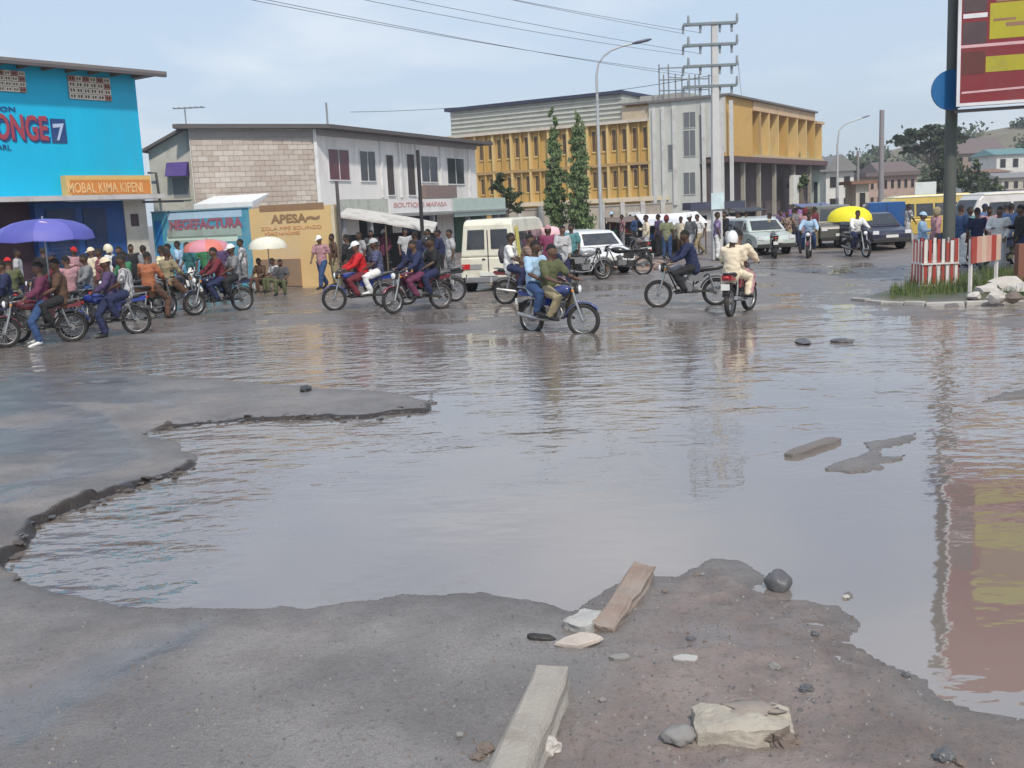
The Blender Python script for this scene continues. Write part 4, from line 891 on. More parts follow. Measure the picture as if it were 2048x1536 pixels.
    out_['hair'] = cap_shape(1.07, lambda x: .30 if x > .3 else (-.25 if x < -.2 else .05), 'hair').mesh('hair', MATDEF)
    c_ = cap_shape(1.16, lambda x: .18, 'cap'); pk = [hd + up * .03 + fwd * .10 + side * .06, hd + up * .03 + fwd * .10 - side * .06, hd + up * .022 + fwd * .175 - side * .04, hd + up * .022 + fwd * .175 + side * .04]
    c_.add(pk + [p + up * .008 for p in pk], [(0, 1, 2, 3), (7, 6, 5, 4), (0, 4, 5, 1), (1, 5, 6, 2), (2, 6, 7, 3), (3, 7, 4, 0)]); out_['cap'] = c_.mesh('cap', MATDEF)
    out_['helmet'] = cap_shape(1.38, lambda x: -.05 if x > .35 else -.55, 'helmet').mesh('helmet', MATDEF)
    out_['scarf'] = cap_shape(1.24, lambda x: .25 if x > .45 else -.9, 'scarf').mesh('headscarf', MATDEF)
    bm.free()
    ey = MB()
    for s_ in (1, -1):
        c0 = hd + fwd * .097 + side * .03 * s_ + up * .018; ey.blob(c0, (.009, .011, .007), sub=1, rough=0)
    out_['eyes'] = ey.mesh('eyes', MATDEF)
    out_['J'] = J; out_['frame'] = (fwd, side, up)
    return out_
MATDEF = M('plain_cloth', (0.3, 0.3, 0.3))
POSES = {
 'ride': pose(dict(pel=(-.14, 0, .88), che=(-.04, 0, 1.26), nek=(.0, 0, 1.42), hed=(.04, 0, 1.57), sho=(-.02, .19, 1.35), elb=(.16, .30, 1.12), wri=(.36, .29, 1.03), hip=(-.10, .10, .86), kne=(.30, .20, .74), ank=(.06, .20, .38), toe=(.22, .21, .345), grip=1, long=1)),
 'ride_short': pose(dict(pel=(-.16, 0, .88), che=(-.10, 0, 1.27), nek=(-.07, 0, 1.43), hed=(-.04, 0, 1.58), sho=(-.08, .19, 1.36), elb=(.10, .29, 1.10), wri=(.35, .29, 1.03), hip=(-.12, .10, .86), kne=(.28, .20, .74), ank=(.05, .20, .38), toe=(.21, .21, .345), grip=1)),
 'pillion': pose(dict(pel=(-.50, 0, .93), che=(-.48, 0, 1.31), nek=(-.46, 0, 1.47), hed=(-.43, 0, 1.62), sho=(-.47, .18, 1.40), elb=(-.36, .25, 1.14), wri=(-.16, .19, 1.04), hip=(-.46, .11, .91), kne=(-.10, .27, .80), ank=(-.24, .25, .44), toe=(-.08, .26, .42))),
 'astride': pose(dict(pel=(-.15, 0, .87), che=(-.16, 0, 1.26), nek=(-.14, 0, 1.42), hed=(-.11, 0, 1.57), sho=(-.15, .19, 1.35), elb=(-.02, .29, 1.10), wri=(.18, .22, .98), hip=(-.12, .11, .85), kne=(.14, .30, .50), ank=(.02, .33, .09), toe=(.18, .36, .04), long=1)),
 'stand': pose(dict(pel=(0, 0, .93), che=(.01, 0, 1.32), nek=(.0, 0, 1.48), hed=(.02, 0, 1.63), sho=(.0, .19, 1.42), elb=(-.03, .25, 1.14), wri=(.05, .26, .89), hip=(0, .10, .90), kne=(.02, .11, .50), ank=(-.02, .12, .09), toe=(.15, .14, .035))),
 'stand_bent_arm': pose(dict(pel=(0, 0, .93), che=(-.02, .01, 1.32), nek=(-.02, .01, 1.48), hed=(.0, .02, 1.63), sho=((-.02, .20, 1.41), (-.02, -.18, 1.43)), elb=((-.02, .27, 1.14), (.05, -.27, 1.17)), wri=((.10, .18, .92), (.28, -.12, 1.20)), hip=(0, .10, .90), kne=((.05, .12, .50), (-.01, -.11, .50)), ank=((.04, .13, .09), (-.06, -.12, .09)), toe=((.20, .17, .035), (.10, -.16, .035)), long=1)),
 'walk': pose(dict(pel=(0, 0, .92), che=(.03, 0, 1.31), nek=(.04, 0, 1.46), hed=(.07, 0, 1.61), sho=((.0, .19, 1.40), (.05, -.19, 1.40)), elb=((-.12, .24, 1.15), (.13, -.24, 1.14)), wri=((-.10, .24, .90), (.27, -.21, .95)), hip=(0, .10, .89), kne=((.20, .11, .52), (-.06, -.11, .49)), ank=((.27, .11, .10), (-.32, -.12, .16)), toe=((.43, .12, .06), (-.18, -.13, .045)))),
 'walk_long': pose(dict(pel=(0, 0, .92), che=(.02, 0, 1.31), nek=(.03, 0, 1.46), hed=(.05, 0, 1.61), sho=((.04, .19, 1.40), (.0, -.19, 1.40)), elb=((.12, .24, 1.14), (-.11, -.24, 1.15)), wri=((.24, .20, .94), (-.10, -.22, .91)), hip=(0, .10, .89), kne=((-.02, .11, .49), (.15, -.11, .51)), ank=((-.22, .12, .13), (.19, -.11, .09)), toe=((-.07, .13, .04), (.35, -.12, .045)), long=1)),
 'sit': pose(dict(pel=(-.05, 0, .47), che=(-.02, 0, .86), nek=(.01, 0, 1.01), hed=(.06, 0, 1.15), sho=(.0, .18, .94), elb=(.10, .26, .68), wri=(.30, .17, .60), hip=(-.02, .10, .45), kne=(.38, .15, .48), ank=(.36, .15, .09), toe=(.52, .18, .035), shorts=0)),
}
SKIN = [M('skin_dark', (0.085, 0.045, 0.028), rough=.5, var=.06, bump=0, dirt=0), M('skin_brown', (0.13, 0.07, 0.045), rough=.5, var=.06, bump=0, dirt=0)]
HAIR = M('black_hair', (0.012, 0.010, 0.010), rough=.9, bump=.4, fine=200)
CLOTH = {}
def cloth(c, nm=None):
    k = tuple(round(x, 3) for x in c)
    if k not in CLOTH: CLOTH[k] = M(nm or 'cloth_%d' % len(CLOTH), c, rough=.9, var=.14, scale=5, dirt=.25, dirtcol=tuple(x * .5 for x in c), bump=.3)
    return CLOTH[k]
PAT = {}
def patterned(c, c2, kind):
    k = (c, c2, kind)
    if k in PAT: return PAT[k]
    m = M('print_%d' % len(PAT), c, rough=.9, var=.14, scale=5, dirt=.2, bump=.3).copy() if False else M('printed_cloth_%d' % len(PAT), c, rough=.9, var=.14, scale=5, dirt=.0, bump=.2)
    t = m.node_tree; N = t.nodes; L = t.links; b = N['Principled BSDF']; src = b.inputs['Base Color'].links[0].from_socket
    tcn = N.new('ShaderNodeTexCoord'); mx = N.new('ShaderNodeMixRGB'); mx.inputs[2].default_value = tuple(c2) + (1,)
    if kind == 0: q = N.new('ShaderNodeTexWave'); q.inputs['Scale'].default_value = 9; q.bands_direction = 'Z'; o = q.outputs['Fac']; lo = .6
    elif kind == 1: q = N.new('ShaderNodeTexVoronoi'); q.inputs['Scale'].default_value = 13; o = q.outputs['Distance']; lo = .45
    else: q = N.new('ShaderNodeTexWave'); q.inputs['Scale'].default_value = 7; q.bands_direction = 'Y'; o = q.outputs['Fac']; lo = .65
    L.new(tcn.outputs['Object'], q.inputs['Vector']); r_ = N.new('ShaderNodeMapRange'); r_.inputs[1].default_value = lo; r_.inputs[2].default_value = lo + .06; L.new(o, r_.inputs[0]); L.new(r_.outputs[0], mx.inputs[0]); L.new(src, mx.inputs[1]); L.new(mx.outputs[0], b.inputs['Base Color'])
    PAT[k] = m; return m
C = dict(white=(.74, .74, .72), cream=(.72, .62, .46), red=(.50, .015, .02), navy=(.018, .024, .07), jeans=(.03, .065, .16), black=(.018, .018, .02), grey=(.20, .20, .21), lblue=(.36, .52, .68), green=(.04, .18, .08),
         orange=(.36, .13, .06), pink=(.42, .23, .25), plum=(.13, .03, .07), purple=(.085, .055, .13), brown=(.10, .055, .035), khaki=(.30, .25, .15), teal=(.03, .13, .14), yellow=(.65, .48, .06), olive=(.10, .11, .05), maroon=(.14, .02, .03), lgrey=(.45, .45, .46), magenta=(.25, .05, .12))
def setm(o, m):
    o.material_slots[0].link = 'OBJECT'; o.material_slots[0].material = m
NP = [0]
def person(pz, loc, yaw, shirt, trou, label, group=None, head='hair', hcol='black', shoe='black', near=False, z=None, sc=1.0):
    P = POSES[pz]; NP[0] += 1
    if z is None: z = max(0.0, gz(loc[0], loc[1]))
    r = empty('person', (loc[0], loc[1], z), label, 'person', group, R(yaw)); r.scale = (sc, sc, sc)
    def ad(nm, me, m): 
        o = place(nm, me, r, False)
        if not me.materials: me.materials.append(MATDEF)
        setm(o, m); return o
    ad('body', P['body'], SKIN[NP[0] % 2]); pc = NP[0] * 7 % 10
    alt = tuple(min(.75, x * 2.2 + .12) for x in C[shirt]) if sum(C[shirt]) < .9 else tuple(x * .35 for x in C[shirt])
    ad('shirt', P['shirt'], patterned(C[shirt], alt, NP[0] % 3) if pc < 3 and not near and shirt not in ('red', 'cream', 'white') and not label.startswith('passenger in pale blue') else cloth(C[shirt])); ad('trousers', P['trousers'], cloth(C[trou]))
    for q in P['shoe']: ad('shoe', q, cloth(C[shoe]))
    if head in ('hair', 'cap'): ad('hair', P['hair'], HAIR)
    if head == 'cap': ad('cap', P['cap'], cloth(C[hcol]))
    if head == 'helmet': ad('helmet', P['helmet'], paint('helmet_' + hcol, C[hcol], rough=.25))
    if head == 'scarf': ad('headscarf', P['scarf'], cloth(C[hcol]))
    if near: ad('eyes', P['eyes'], HAIR)
    return r

# ------------------------------------------------------------------ motorcycles
tyre_m = M('tyre_rubber', (0.022, 0.021, 0.021), rough=.85, dirt=.5, dirtcol=(.13, .11, .09)); chrome = M('dull_chrome', (0.42, 0.42, 0.42), rough=.38, metal=.8, bump=0, dirt=.6)
blackp = M('black_plastic', (0.02, 0.02, 0.022), rough=.5); alloy = M('engine_alloy', (0.28, 0.28, 0.28), rough=.5, metal=.6, dirt=.5, bump=.4); seat_m = M('seat_vinyl', (0.022, 0.02, 0.02), rough=.45, dirt=.3)
lens = M('headlight_glass', (0.75, 0.76, 0.78), rough=.12, bump=0, dirt=0); redl = M('red_lens', (0.5, 0.02, 0.02), rough=.2, bump=0); ambl = M('amber_lens', (0.7, 0.25, 0.02), rough=.2, bump=0); plate_m = M('number_plate_white', (0.7, 0.7, 0.66), bump=0)
BIKE = {}
def bike_meshes():
    def w(nm, mb, mt): BIKE.setdefault(nm, []).append(mb.mesh(nm, mt))
    for nm, ax in (('front_wheel', .65), ('rear_wheel', -.62)):
        t = MB(); t.ring((ax, 0, .31), .268, .043, n=32, m=8, w=.05); BIKE[nm] = t.mesh('tyre', tyre_m)
        rm = MB(); rm.ring((ax, 0, .31), .232, .010, n=32, m=6, w=.026); BIKE[nm + '_rim'] = rm.mesh('rim', chrome)
        sp_ = MB()
        for k in range(18):
            a = 2 * math.pi * k / 18; s_ = 1 if k % 2 else -1
            sp_.tube([V(ax + .03 * math.cos(a + .5 * s_), .03 * s_, .31 + .03 * math.sin(a + .5 * s_)), V(ax + .228 * math.cos(a), 0, .31 + .228 * math.sin(a))], .0035, 4, cap=False)
        BIKE[nm + '_spokes'] = sp_.mesh('spokes', chrome)
        hb = MB(); hb.tube([V(ax, -.06, .31), V(ax, .06, .31)], .045 if ax > 0 else .065, 12); BIKE[nm + '_hub'] = hb.mesh('hub', alloy)
    m = MB()
    for s_ in (1, -1): m.tube([V(.655, .085 * s_, .31), V(.53, .085 * s_, .68), V(.47, .085 * s_, .93)], [.024, .026, .020], 8)
    m.box((.47, -.10, .90), (.51, .10, .93)); BIKE['fork'] = m.mesh('fork', chrome)
    m = MB(); m.tube([V(.36, .36, 1.02), V(.42, .22, 1.02), V(.47, .08, .96), V(.47, -.08, .96), V(.42, -.22, 1.02), V(.36, -.36, 1.02)], .012, 7)
    BIKE['handlebar'] = m.mesh('handlebar', chrome)
    for s_ in (1, -1):
        q = MB(); q.tube([V(.35, .38 * s_, 1.02), V(.39, .28 * s_, 1.02)], .019, 8); BIKE.setdefault('grip', []).append(q.mesh('grip', blackp))
        q = MB(); q.tube([V(.43, .24 * s_, 1.03), V(.45, .27 * s_, 1.14)], .006, 5); q.blob((.45, .28 * s_, 1.18), (.016, .058, .038), rough=0); BIKE.setdefault('mirror', []).append(q.mesh('mirror', blackp))
        q = MB(); q.tube([V(.50, .06 * s_, .86), V(.50, .15 * s_, .86)], .008, 5); q.blob((.50, .16 * s_, .86), (.03, .022, .022), rough=0); BIKE.setdefault('indicator', []).append(q.mesh('indicator', ambl))
    m = MB(); m.blob((.55, 0, .88), (.075, .09, .09), rough=0, sub=2); m.box((.47, -.075, .92), (.55, .075, 1.0)); BIKE['headlight'] = m.mesh('headlight', blackp)
    m = MB(); m.blob((.595, 0, .88), (.042, .076, .076), rough=0, sub=2); BIKE['headlight_lens'] = m.mesh('lens', lens)
    def fender(ax, a0, a1, r, wd):
        m = MB(); n = 12; vs = []
        for k in range(n + 1):
            a = R(a0 + (a1 - a0) * k / n)
            for y, rr in ((-wd, r - .02), (-wd * .6, r), (wd * .6, r), (wd, r - .02), (wd * .6, r - .012), (-wd * .6, r - .012)): vs.append((ax + rr * math.cos(a), y, .31 + rr * math.sin(a)))
        fs = [(i * 6 + k, i * 6 + (k + 1) % 6, i * 6 + 6 + (k + 1) % 6, i * 6 + 6 + k) for i in range(n) for k in range(6)]; m.add(vs, fs, 0, True); return m
    BIKE['front_fender'] = fender(.65, 35, 165, .345, .062).mesh('front_fender', MATDEF)
    BIKE['rear_fender'] = fender(-.62, 15, 150, .36, .075).mesh('rear_fender', blackp)
    m = MB(); rings = [(-.12, .07, .76, .84), (-.02, .12, .74, .90), (.12, .145, .72, .945), (.26, .14, .74, .95), (.36, .085, .79, .93), (.40, .04, .82, .90)]; vs = []; n = 10
    for x, wd, z0, z1 in rings:
        for k in range(n):
            a = 2 * math.pi * k / n; vs.append((x, wd * math.cos(a), (z0 + z1) / 2 + (z1 - z0) / 2 * math.sin(a)))
    fs = [(i * n + k, i * n + (k + 1) % n, (i + 1) * n + (k + 1) % n, (i + 1) * n + k) for i in range(5) for k in range(n)] + [tuple(range(n))[::-1], tuple(range(5 * n, 6 * n))]
    m.add(vs, fs, 0, True); BIKE['fuel_tank'] = m.mesh('fuel_tank', MATDEF)
    m = MB(); rings = [(-.78, .10, .83, .87), (-.70, .125, .79, .885), (-.45, .14, .78, .875), (-.20, .13, .77, .845), (-.08, .09, .78, .85), (-.04, .05, .80, .84)]; vs = []
    for x, wd, z0, z1 in rings:
        for a, b_ in ((-1, 0), (-.85, 1), (.85, 1), (1, 0), (.7, -1), (-.7, -1)): vs.append((x, wd * a, z0 + (z1 - z0) * (.45 if b_ == 0 else (1 if b_ > 0 else 0))))
    fs = [(i * 6 + k, i * 6 + (k + 1) % 6, (i + 1) * 6 + (k + 1) % 6, (i + 1) * 6 + k) for i in range(5) for k in range(6)] + [(5, 4, 3, 2, 1, 0), tuple(range(30, 36))]
    m.add(vs, fs, 0, True); BIKE['seat'] = m.mesh('seat', seat_m)
    for s_ in (1, -1):
        q = MB(); a = .085 * s_; b2 = .115 * s_; q.prism([(-.32, .56), (-.02, .58), (.0, .72), (-.14, .77), (-.36, .76)], a, b2); BIKE.setdefault('side_panel', []).append(q.mesh('side_panel', MATDEF))
    q = MB(); q.prism([(-.84, .74), (-.36, .72), (-.34, .79), (-.86, .84)], -.10, .10); BIKE['tail_cowl'] = q.mesh('tail_cowl', MATDEF)
    m = MB(); m.box((-.08, -.11, .36), (.16, .11, .52)); m.tube([V(.10, 0, .50), V(.17, 0, .68)], .075, 12)
    for k in range(5): m.tube([V(.10 + .014 * k, 0, .53 + .03 * k), V(.103 + .014 * k, 0, .54 + .03 * k)], .10, 12)
    m.tube([V(-.02, -.13, .43), V(-.02, .13, .43)], .085, 14); m.box((.06, -.03, .60), (-.10, .03, .66)); BIKE['engine'] = m.mesh('engine', alloy)
    m = MB(); m.tube([V(.47, 0, .92), V(.36, 0, .84), V(-.05, 0, .74), V(-.70, 0, .76)], .022, 7); m.tube([V(.45, 0, .86), V(.30, 0, .52), V(.22, 0, .34), V(-.10, 0, .32), V(-.16, 0, .74)], .018, 7)
    for s_ in (1, -1): m.tube([V(-.10, .09 * s_, .36), V(-.62, .09 * s_, .31)], .017, 6); m.tube([V(-.16, .07 * s_, .50), V(-.5, .09 * s_, .76)], .012, 6)
    m.tube([V(-.02, -.26, .35), V(-.02, .26, .35)], .013, 6); BIKE['frame'] = m.mesh('frame', blackp)
    for s_ in (1, -1):
        q = MB(); q.tube([V(-.57, .115 * s_, .36), V(-.47, .115 * s_, .72)], .014, 6)
        for k in range(7): q.tube([V(-.555 + .012 * k, .115 * s_, .43 + .032 * k), V(-.551 + .012 * k, .115 * s_, .443 + .032 * k)], .032, 8)
        BIKE.setdefault('shock_absorber', []).append(q.mesh('shock_absorber', chrome))
    m = MB(); m.tube([V(.17, -.05, .56), V(.28, -.09, .44), V(.20, -.13, .32), V(-.10, -.15, .30), V(-.30, -.16, .32), V(-.34, -.16, .33), V(-.80, -.17, .40)], [.018, .018, .018, .020, .024, .042, .042], 10); BIKE['exhaust'] = m.mesh('exhaust', chrome)
    m = MB(); m.tube([V(-.42, .10, .86), V(-.86, .12, .90), V(-.90, 0, .90), V(-.86, -.12, .90), V(-.42, -.10, .86)], .010, 6)
    for x in (-.6, -.7, -.8): m.tube([V(x, -.11, .885), V(x, .11, .885)], .007, 5)
    BIKE['rear_rack'] = m.mesh('rear_rack', chrome)
    m = MB(); m.blob((-.88, 0, .80), (.03, .06, .035), rough=0); BIKE['tail_light'] = m.mesh('tail_light', redl)
    m = MB(); m.box((-.96, -.085, .56), (-.95, .085, .68)); BIKE['number_plate'] = m.mesh('number_plate', plate_m)
    m = MB(); m.box((-.90, -.07, .42), (-.885, .07, .60)); BIKE['mud_flap'] = m.mesh('mud_flap', blackp)
bike_meshes()
STEER = ('front_wheel', 'fork', 'handlebar', 'headlight', 'front_fender', 'grip', 'mirror', 'indicator')
def bike(loc, yaw, col, label, steer=0, lean=0, far=False, z=None, box=None):
    if z is None: z = gz(loc[0], loc[1]) - .02
    c = C[col] if isinstance(col, str) else col; pm = paint('tank_' + str(col), c, rough=.25)
    r = empty('motorcycle', (loc[0], loc[1], z), label, 'motorcycle', None, R(yaw))
    q = V(math.cos(R(yaw)), math.sin(R(yaw)), 0)
    piv = Matrix.Translation((.50, 0, 0)) @ Matrix.Rotation(R(steer), 4, 'Z') @ Matrix.Translation((-.50, 0, 0)) if steer else None
    def ad(nm, me, par=r, m=None):
        o = place(nm, me, par, False)
        if m: setm(o, m)
        if piv and nm in STEER and par is r: o.matrix_basis = piv
        return o
    for nm in ('front_wheel', 'rear_wheel'):
        wq = ad(nm, BIKE[nm]); ad('rim', BIKE[nm + '_rim'], wq); ad('hub', BIKE[nm + '_hub'], wq)
        if not far: ad('spokes', BIKE[nm + '_spokes'], wq)['kind'] = 'stuff'
    hl = ad('headlight', BIKE['headlight']); ad('lens', BIKE['headlight_lens'], hl)
    for nm in ('fork', 'handlebar', 'rear_fender', 'seat', 'engine', 'frame', 'exhaust', 'rear_rack', 'tail_light', 'number_plate', 'mud_flap'): ad(nm, BIKE[nm])
    for nm in ('front_fender', 'fuel_tank', 'tail_cowl'): ad(nm, BIKE[nm], r, pm)
    for me in BIKE['side_panel']: ad('side_panel', me, r, pm)
    if not far:
        for nm in ('grip', 'mirror', 'indicator', 'shock_absorber'):
            for me in BIKE[nm]: ad(nm, me)
    return r
def rider_at(b, pz, shirt, trou, label, **k):
    return person(pz, (b.location.x, b.location.y), math.degrees(b.rotation_euler.z), shirt, trou, label, z=b.location.z, **k)
def gp(px, py): p = G(px, py, 0.0); return (p.x, p.y)

b1 = bike(gp(1112, 664), -46, (.015, .04, .20), 'dark blue motorcycle carrying two riders through the flood, its front wheel nearest the open water', steer=30, z=-.07)
rider_at(b1, 'ride_short', 'olive', 'khaki', 'driver in olive camouflage top steering the dark blue motorcycle through the flood', near=True)
rider_at(b1, 'pillion', 'lblue', 'jeans', 'passenger in pale blue shirt and dark blue jeans behind the camouflage driver', near=True, sc=1.02)
b2 = bike(gp(1062, 607), -12, 'maroon', 'maroon motorcycle half hidden behind the two riders in the flood', steer=0)
rider_at(b2, 'ride', 'brown', 'navy', 'driver in brown shirt half hidden behind the pale blue passenger')
p_bk = rider_at(b2, 'pillion', 'white', 'navy', 'passenger in white shirt with a dark rucksack on the maroon motorcycle', near=True)
b3 = bike(gp(722, 617), 198, (.02, .05, .28), 'blue motorcycle ridden by the man in the red shirt', steer=-8)
rider_at(b3, 'ride', 'red', 'maroon', 'driver in bright red shirt and white cap on the blue motorcycle', head='cap', hcol='white', near=True)
rider_at(b3, 'pillion', 'navy', 'white', 'passenger in dark jacket and white trousers behind the man in red', head='cap', hcol='lgrey', shoe='white')
b4 = bike(gp(836, 622), 210, 'maroon', 'dark maroon motorcycle beside the red shirted rider', steer=12)
rider_at(b4, 'ride', 'navy', 'plum', 'driver in navy jacket on the dark maroon motorcycle', near=True)
rider_at(b4, 'pillion', 'black', 'navy', 'passenger in black jacket behind the navy jacket driver')
b4b = bike(gp(864, 606), 195, 'black', 'black motorcycle just behind the dark maroon one')
rider_at(b4b, 'ride', 'grey', 'navy', 'driver in dark grey shirt on the black motorcycle near the shop front', head='helmet', hcol='black')
b5 = bike(gp(1376, 612), 176, 'grey', 'grey and black motorcycle ridden leftwards past the concrete pole', steer=0)
rider_at(b5, 'ride', 'navy', 'black', 'driver in dark navy jacket on the grey motorcycle before the concrete pole', near=True)
b6 = bike(gp(1478, 626), 62, (.33, .015, .03), 'crimson motorcycle seen from behind with a pale shirted driver', steer=-12)
rider_at(b6, 'ride', 'cream', 'pink', 'driver in cream shirt seen from behind on the crimson motorcycle', near=True)
rider_at(b6, 'pillion', 'cream', 'cream', 'passenger in cream clothes and white helmet on the crimson motorcycle', head='helmet', hcol='white', sc=.95)
b7 = bike(gp(440, 626), 214, 'navy', 'dark motorcycle alone between the left crowd and the yellow wall', steer=10)
rider_at(b7, 'ride', 'maroon', 'navy', 'driver in dark maroon shirt on the lone motorcycle before the sea blue wall', near=True)
rider_at(b7, 'pillion', 'grey', 'black', 'passenger in grey shirt on the lone motorcycle before the sea blue wall', head='cap', hcol='white')
# the crowd of motorcycle taxis on the left
L = [(82, 688, 206, 'maroon', 'nearest motorcycle of the left crowd, red tank and front wheel turned to the water', 10),
     (215, 672, 200, (.02, .04, .25), 'blue motorcycle in the left crowd with its front wheel over the mud', -8),
     (312, 638, 75, 'brown', 'brown motorcycle at the right end of the left crowd, seen from behind', 0),
     (-28, 690, 190, 'navy', 'navy motorcycle cut off by the left edge', 0),
     (140, 652, 150, 'black', 'black motorcycle in the middle of the left crowd', 0),
     (250, 628, 230, 'navy', 'dark motorcycle behind the green shirted man', 0),
     (30, 650, 120, 'maroon', 'maroon motorcycle under the edge of the blue umbrella', 0),
     (172, 640, 215, (.10, .10, .11), 'dark grey motorcycle squeezed between the blue and the black ones', 0), (8, 668, 220, 'black', 'black motorcycle with its rear half outside the left edge', 15), (352, 622, 60, 'black', 'black motorcycle just right of the orange shirted driver', 0), (108, 628, 200, 'navy', 'navy motorcycle under the right half of the blue umbrella', 0)]
LB = [bike(gp(x, y), a, c, l, steer=s_) for x, y, a, c, l, s_ in L]
rider_at(LB[0], 'astride', 'plum', 'jeans', 'driver in plum shirt and blue jeans astride the nearest red tanked motorcycle', shoe='white', near=True)
rider_at(LB[1], 'astride', 'purple', 'navy', 'driver in dusky purple shirt astride the blue motorcycle of the left crowd', near=True, head='cap', hcol='cream')
rider_at(LB[2], 'astride', 'orange', 'brown', 'driver in orange shirt astride the brown motorcycle', near=True)
rider_at(LB[3], 'astride', 'white', 'navy', 'driver in white shirt cut off by the left edge')
rider_at(LB[4], 'astride', 'pink', 'grey', 'driver in dull pink shirt astride the black motorcycle')
rider_at(LB[5], 'astride', 'green', 'lgrey', 'driver in green shirt and pale trousers astride the dark motorcycle', near=True, shoe='white')
rider_at(LB[6], 'astride', 'olive', 'khaki', 'driver in olive shirt under the edge of the blue umbrella', head='cap', hcol='red')
rider_at(LB[7], 'astride', 'grey', 'jeans', 'driver in dark grey shirt astride the dark grey motorcycle', near=True)
rider_at(LB[8], 'astride', 'navy', 'black', 'driver in navy shirt astride the black motorcycle at the left edge', near=True)
rider_at(LB[9], 'astride', 'khaki', 'brown', 'driver in khaki shirt seen from behind, right of the orange shirted driver')
rider_at(LB[10], 'astride', 'maroon', 'black', 'driver in maroon shirt under the right half of the blue umbrella', head='cap', hcol='navy')
rider_at(LB[1], 'pillion', 'lgrey', 'navy', 'passenger in pale grey shirt behind the dusky purple shirted driver')
rider_at(LB[0], 'pillion', 'brown', 'black', 'passenger in brown shirt behind the plum shirted driver')
for (x, y, a, pz, s_, t_, hd_, hc, lb) in (
    (45, 612, 20, 'stand', 'lgrey', 'navy', 'hair', '', 'man in pale grey shirt under the middle of the blue umbrella'),
    (98, 604, 120, 'stand_bent_arm', 'black', 'grey', 'hair', '', 'man in black shirt at the umbrella pole'),
    (212, 626, 200, 'stand', 'maroon', 'black', 'hair', '', 'man in maroon shirt behind the cream capped driver'),
    (250, 612, 250, 'stand', 'navy', 'jeans', 'hair', '', 'man in navy shirt left of the green shirted driver'),
    (300, 606, 150, 'walk', 'grey', 'black', 'hair', '', 'man in grey shirt walking before the cream end pier'),
    (345, 604, 200, 'stand_bent_arm', 'brown', 'jeans', 'hair', '', 'man in brown shirt at the left end of the sea blue wall'),
    (450, 594, 250, 'walk', 'purple', 'black', 'hair', '', 'person in dusky purple top between the two small umbrellas'),
    (700, 580, 160, 'stand_bent_arm', 'black', 'brown', 'hair', '', 'man in black shirt behind the red shirted driver'),
    (725, 566, 220, 'stand', 'grey', 'black', 'hair', '', 'man in dark grey shirt under the left half of the stall awning'),
    (905, 572, 200, 'stand', 'lgrey', 'grey', 'hair', '', 'man in pale grey clothes at the left side of the white van'),
    (838, 574, 140, 'walk_long', 'navy', 'navy', 'hair', '', 'man all in navy at the right half of the stall awning'),
    (15, 600, -60, 'stand', 'navy', 'black', 'hair', '', 'man in navy shirt standing below the left half of the blue umbrella'),
    (75, 596, 200, 'stand_bent_arm', 'khaki', 'black', 'cap', 'white', 'man in khaki shirt and white cap behind the nearest motorcycle'),
    (120, 594, -80, 'stand', 'maroon', 'navy', 'hair', '', 'man in maroon shirt standing right of the umbrella pole'),
    (158, 606, -40, 'stand_bent_arm', 'pink', 'jeans', 'cap', 'red', 'man in pink shirt and red cap in the left crowd'),
    (195, 615, 230, 'stand', 'cream', 'brown', 'cap', 'cream', 'man in cream shirt and cream hat in the left crowd'),
    (228, 606, 180, 'stand_bent_arm', 'white', 'grey', 'helmet', 'cream', 'man in white shirt and cream helmet behind the blue motorcycle'),
    (272, 598, -70, 'stand', 'black', 'black', 'hair', '', 'man in black standing before the cream end pier'),
    (335, 618, 170, 'stand', 'khaki', 'black', 'hair', '', 'man in khaki shirt at the right end of the left crowd'),
    (388, 596, 215, 'walk', 'teal', 'white', 'hair', '', 'man in teal shirt and white trousers walking before the sea blue wall'),
    (365, 588, 180, 'stand', 'lblue', 'purple', 'hair', '', 'man in light blue shirt standing at the sea blue wall'),
    (418, 592, -90, 'stand_bent_arm', 'green', 'black', 'hair', '', 'man in green shirt below the red umbrella'),
    (492, 586, 200, 'walk_long', 'grey', 'grey', 'hair', '', 'man in grey walking where the sea blue and yellow walls meet'),
    (648, 578, 240, 'walk', 'pink', 'jeans', 'cap', 'white', 'person in pale pink top and white cap before the right end of the yellow wall'),
    (672, 572, 200, 'stand', 'brown', 'khaki', 'hair', '', 'man in brown shirt beside the dark pole at the yellow wall'),
    (748, 556, -100, 'stand', 'black', 'navy', 'hair', '', 'man in black shirt in the shade of the stall awning'),
    (772, 552, 250, 'stand_bent_arm', 'plum', 'black', 'cap', 'white', 'man in plum shirt and white cap under the stall awning'),
    (815, 553, -60, 'stand', 'lgrey', 'navy', 'hair', '', 'man in pale grey shirt by the thin black pole'),
    (862, 560, 200, 'stand', 'white', 'navy', 'hair', '', 'person in white shirt at the right end of the stall awning'),
    (884, 566, 180, 'walk_long', 'navy', 'black', 'hair', '', 'man in navy walking between the awning and the white van'),
    (1100, 566, -100, 'stand', 'magenta', 'plum', 'scarf', 'pink', 'woman in magenta dress top and pink headscarf behind the flood riders'),
    (1128, 572, -60, 'stand_bent_arm', 'lgrey', 'navy', 'hair', '', 'man in grey blue shirt standing right of the pink headscarf'),
    (1146, 560, -120, 'stand', 'teal', 'black', 'hair', '', 'man in teal shirt before the white hatchback')):
    g_ = gp(x, y); person(pz, g_, a, s_, t_, lb, 'people standing along the shops', head=hd_, hcol=hc or 'black')
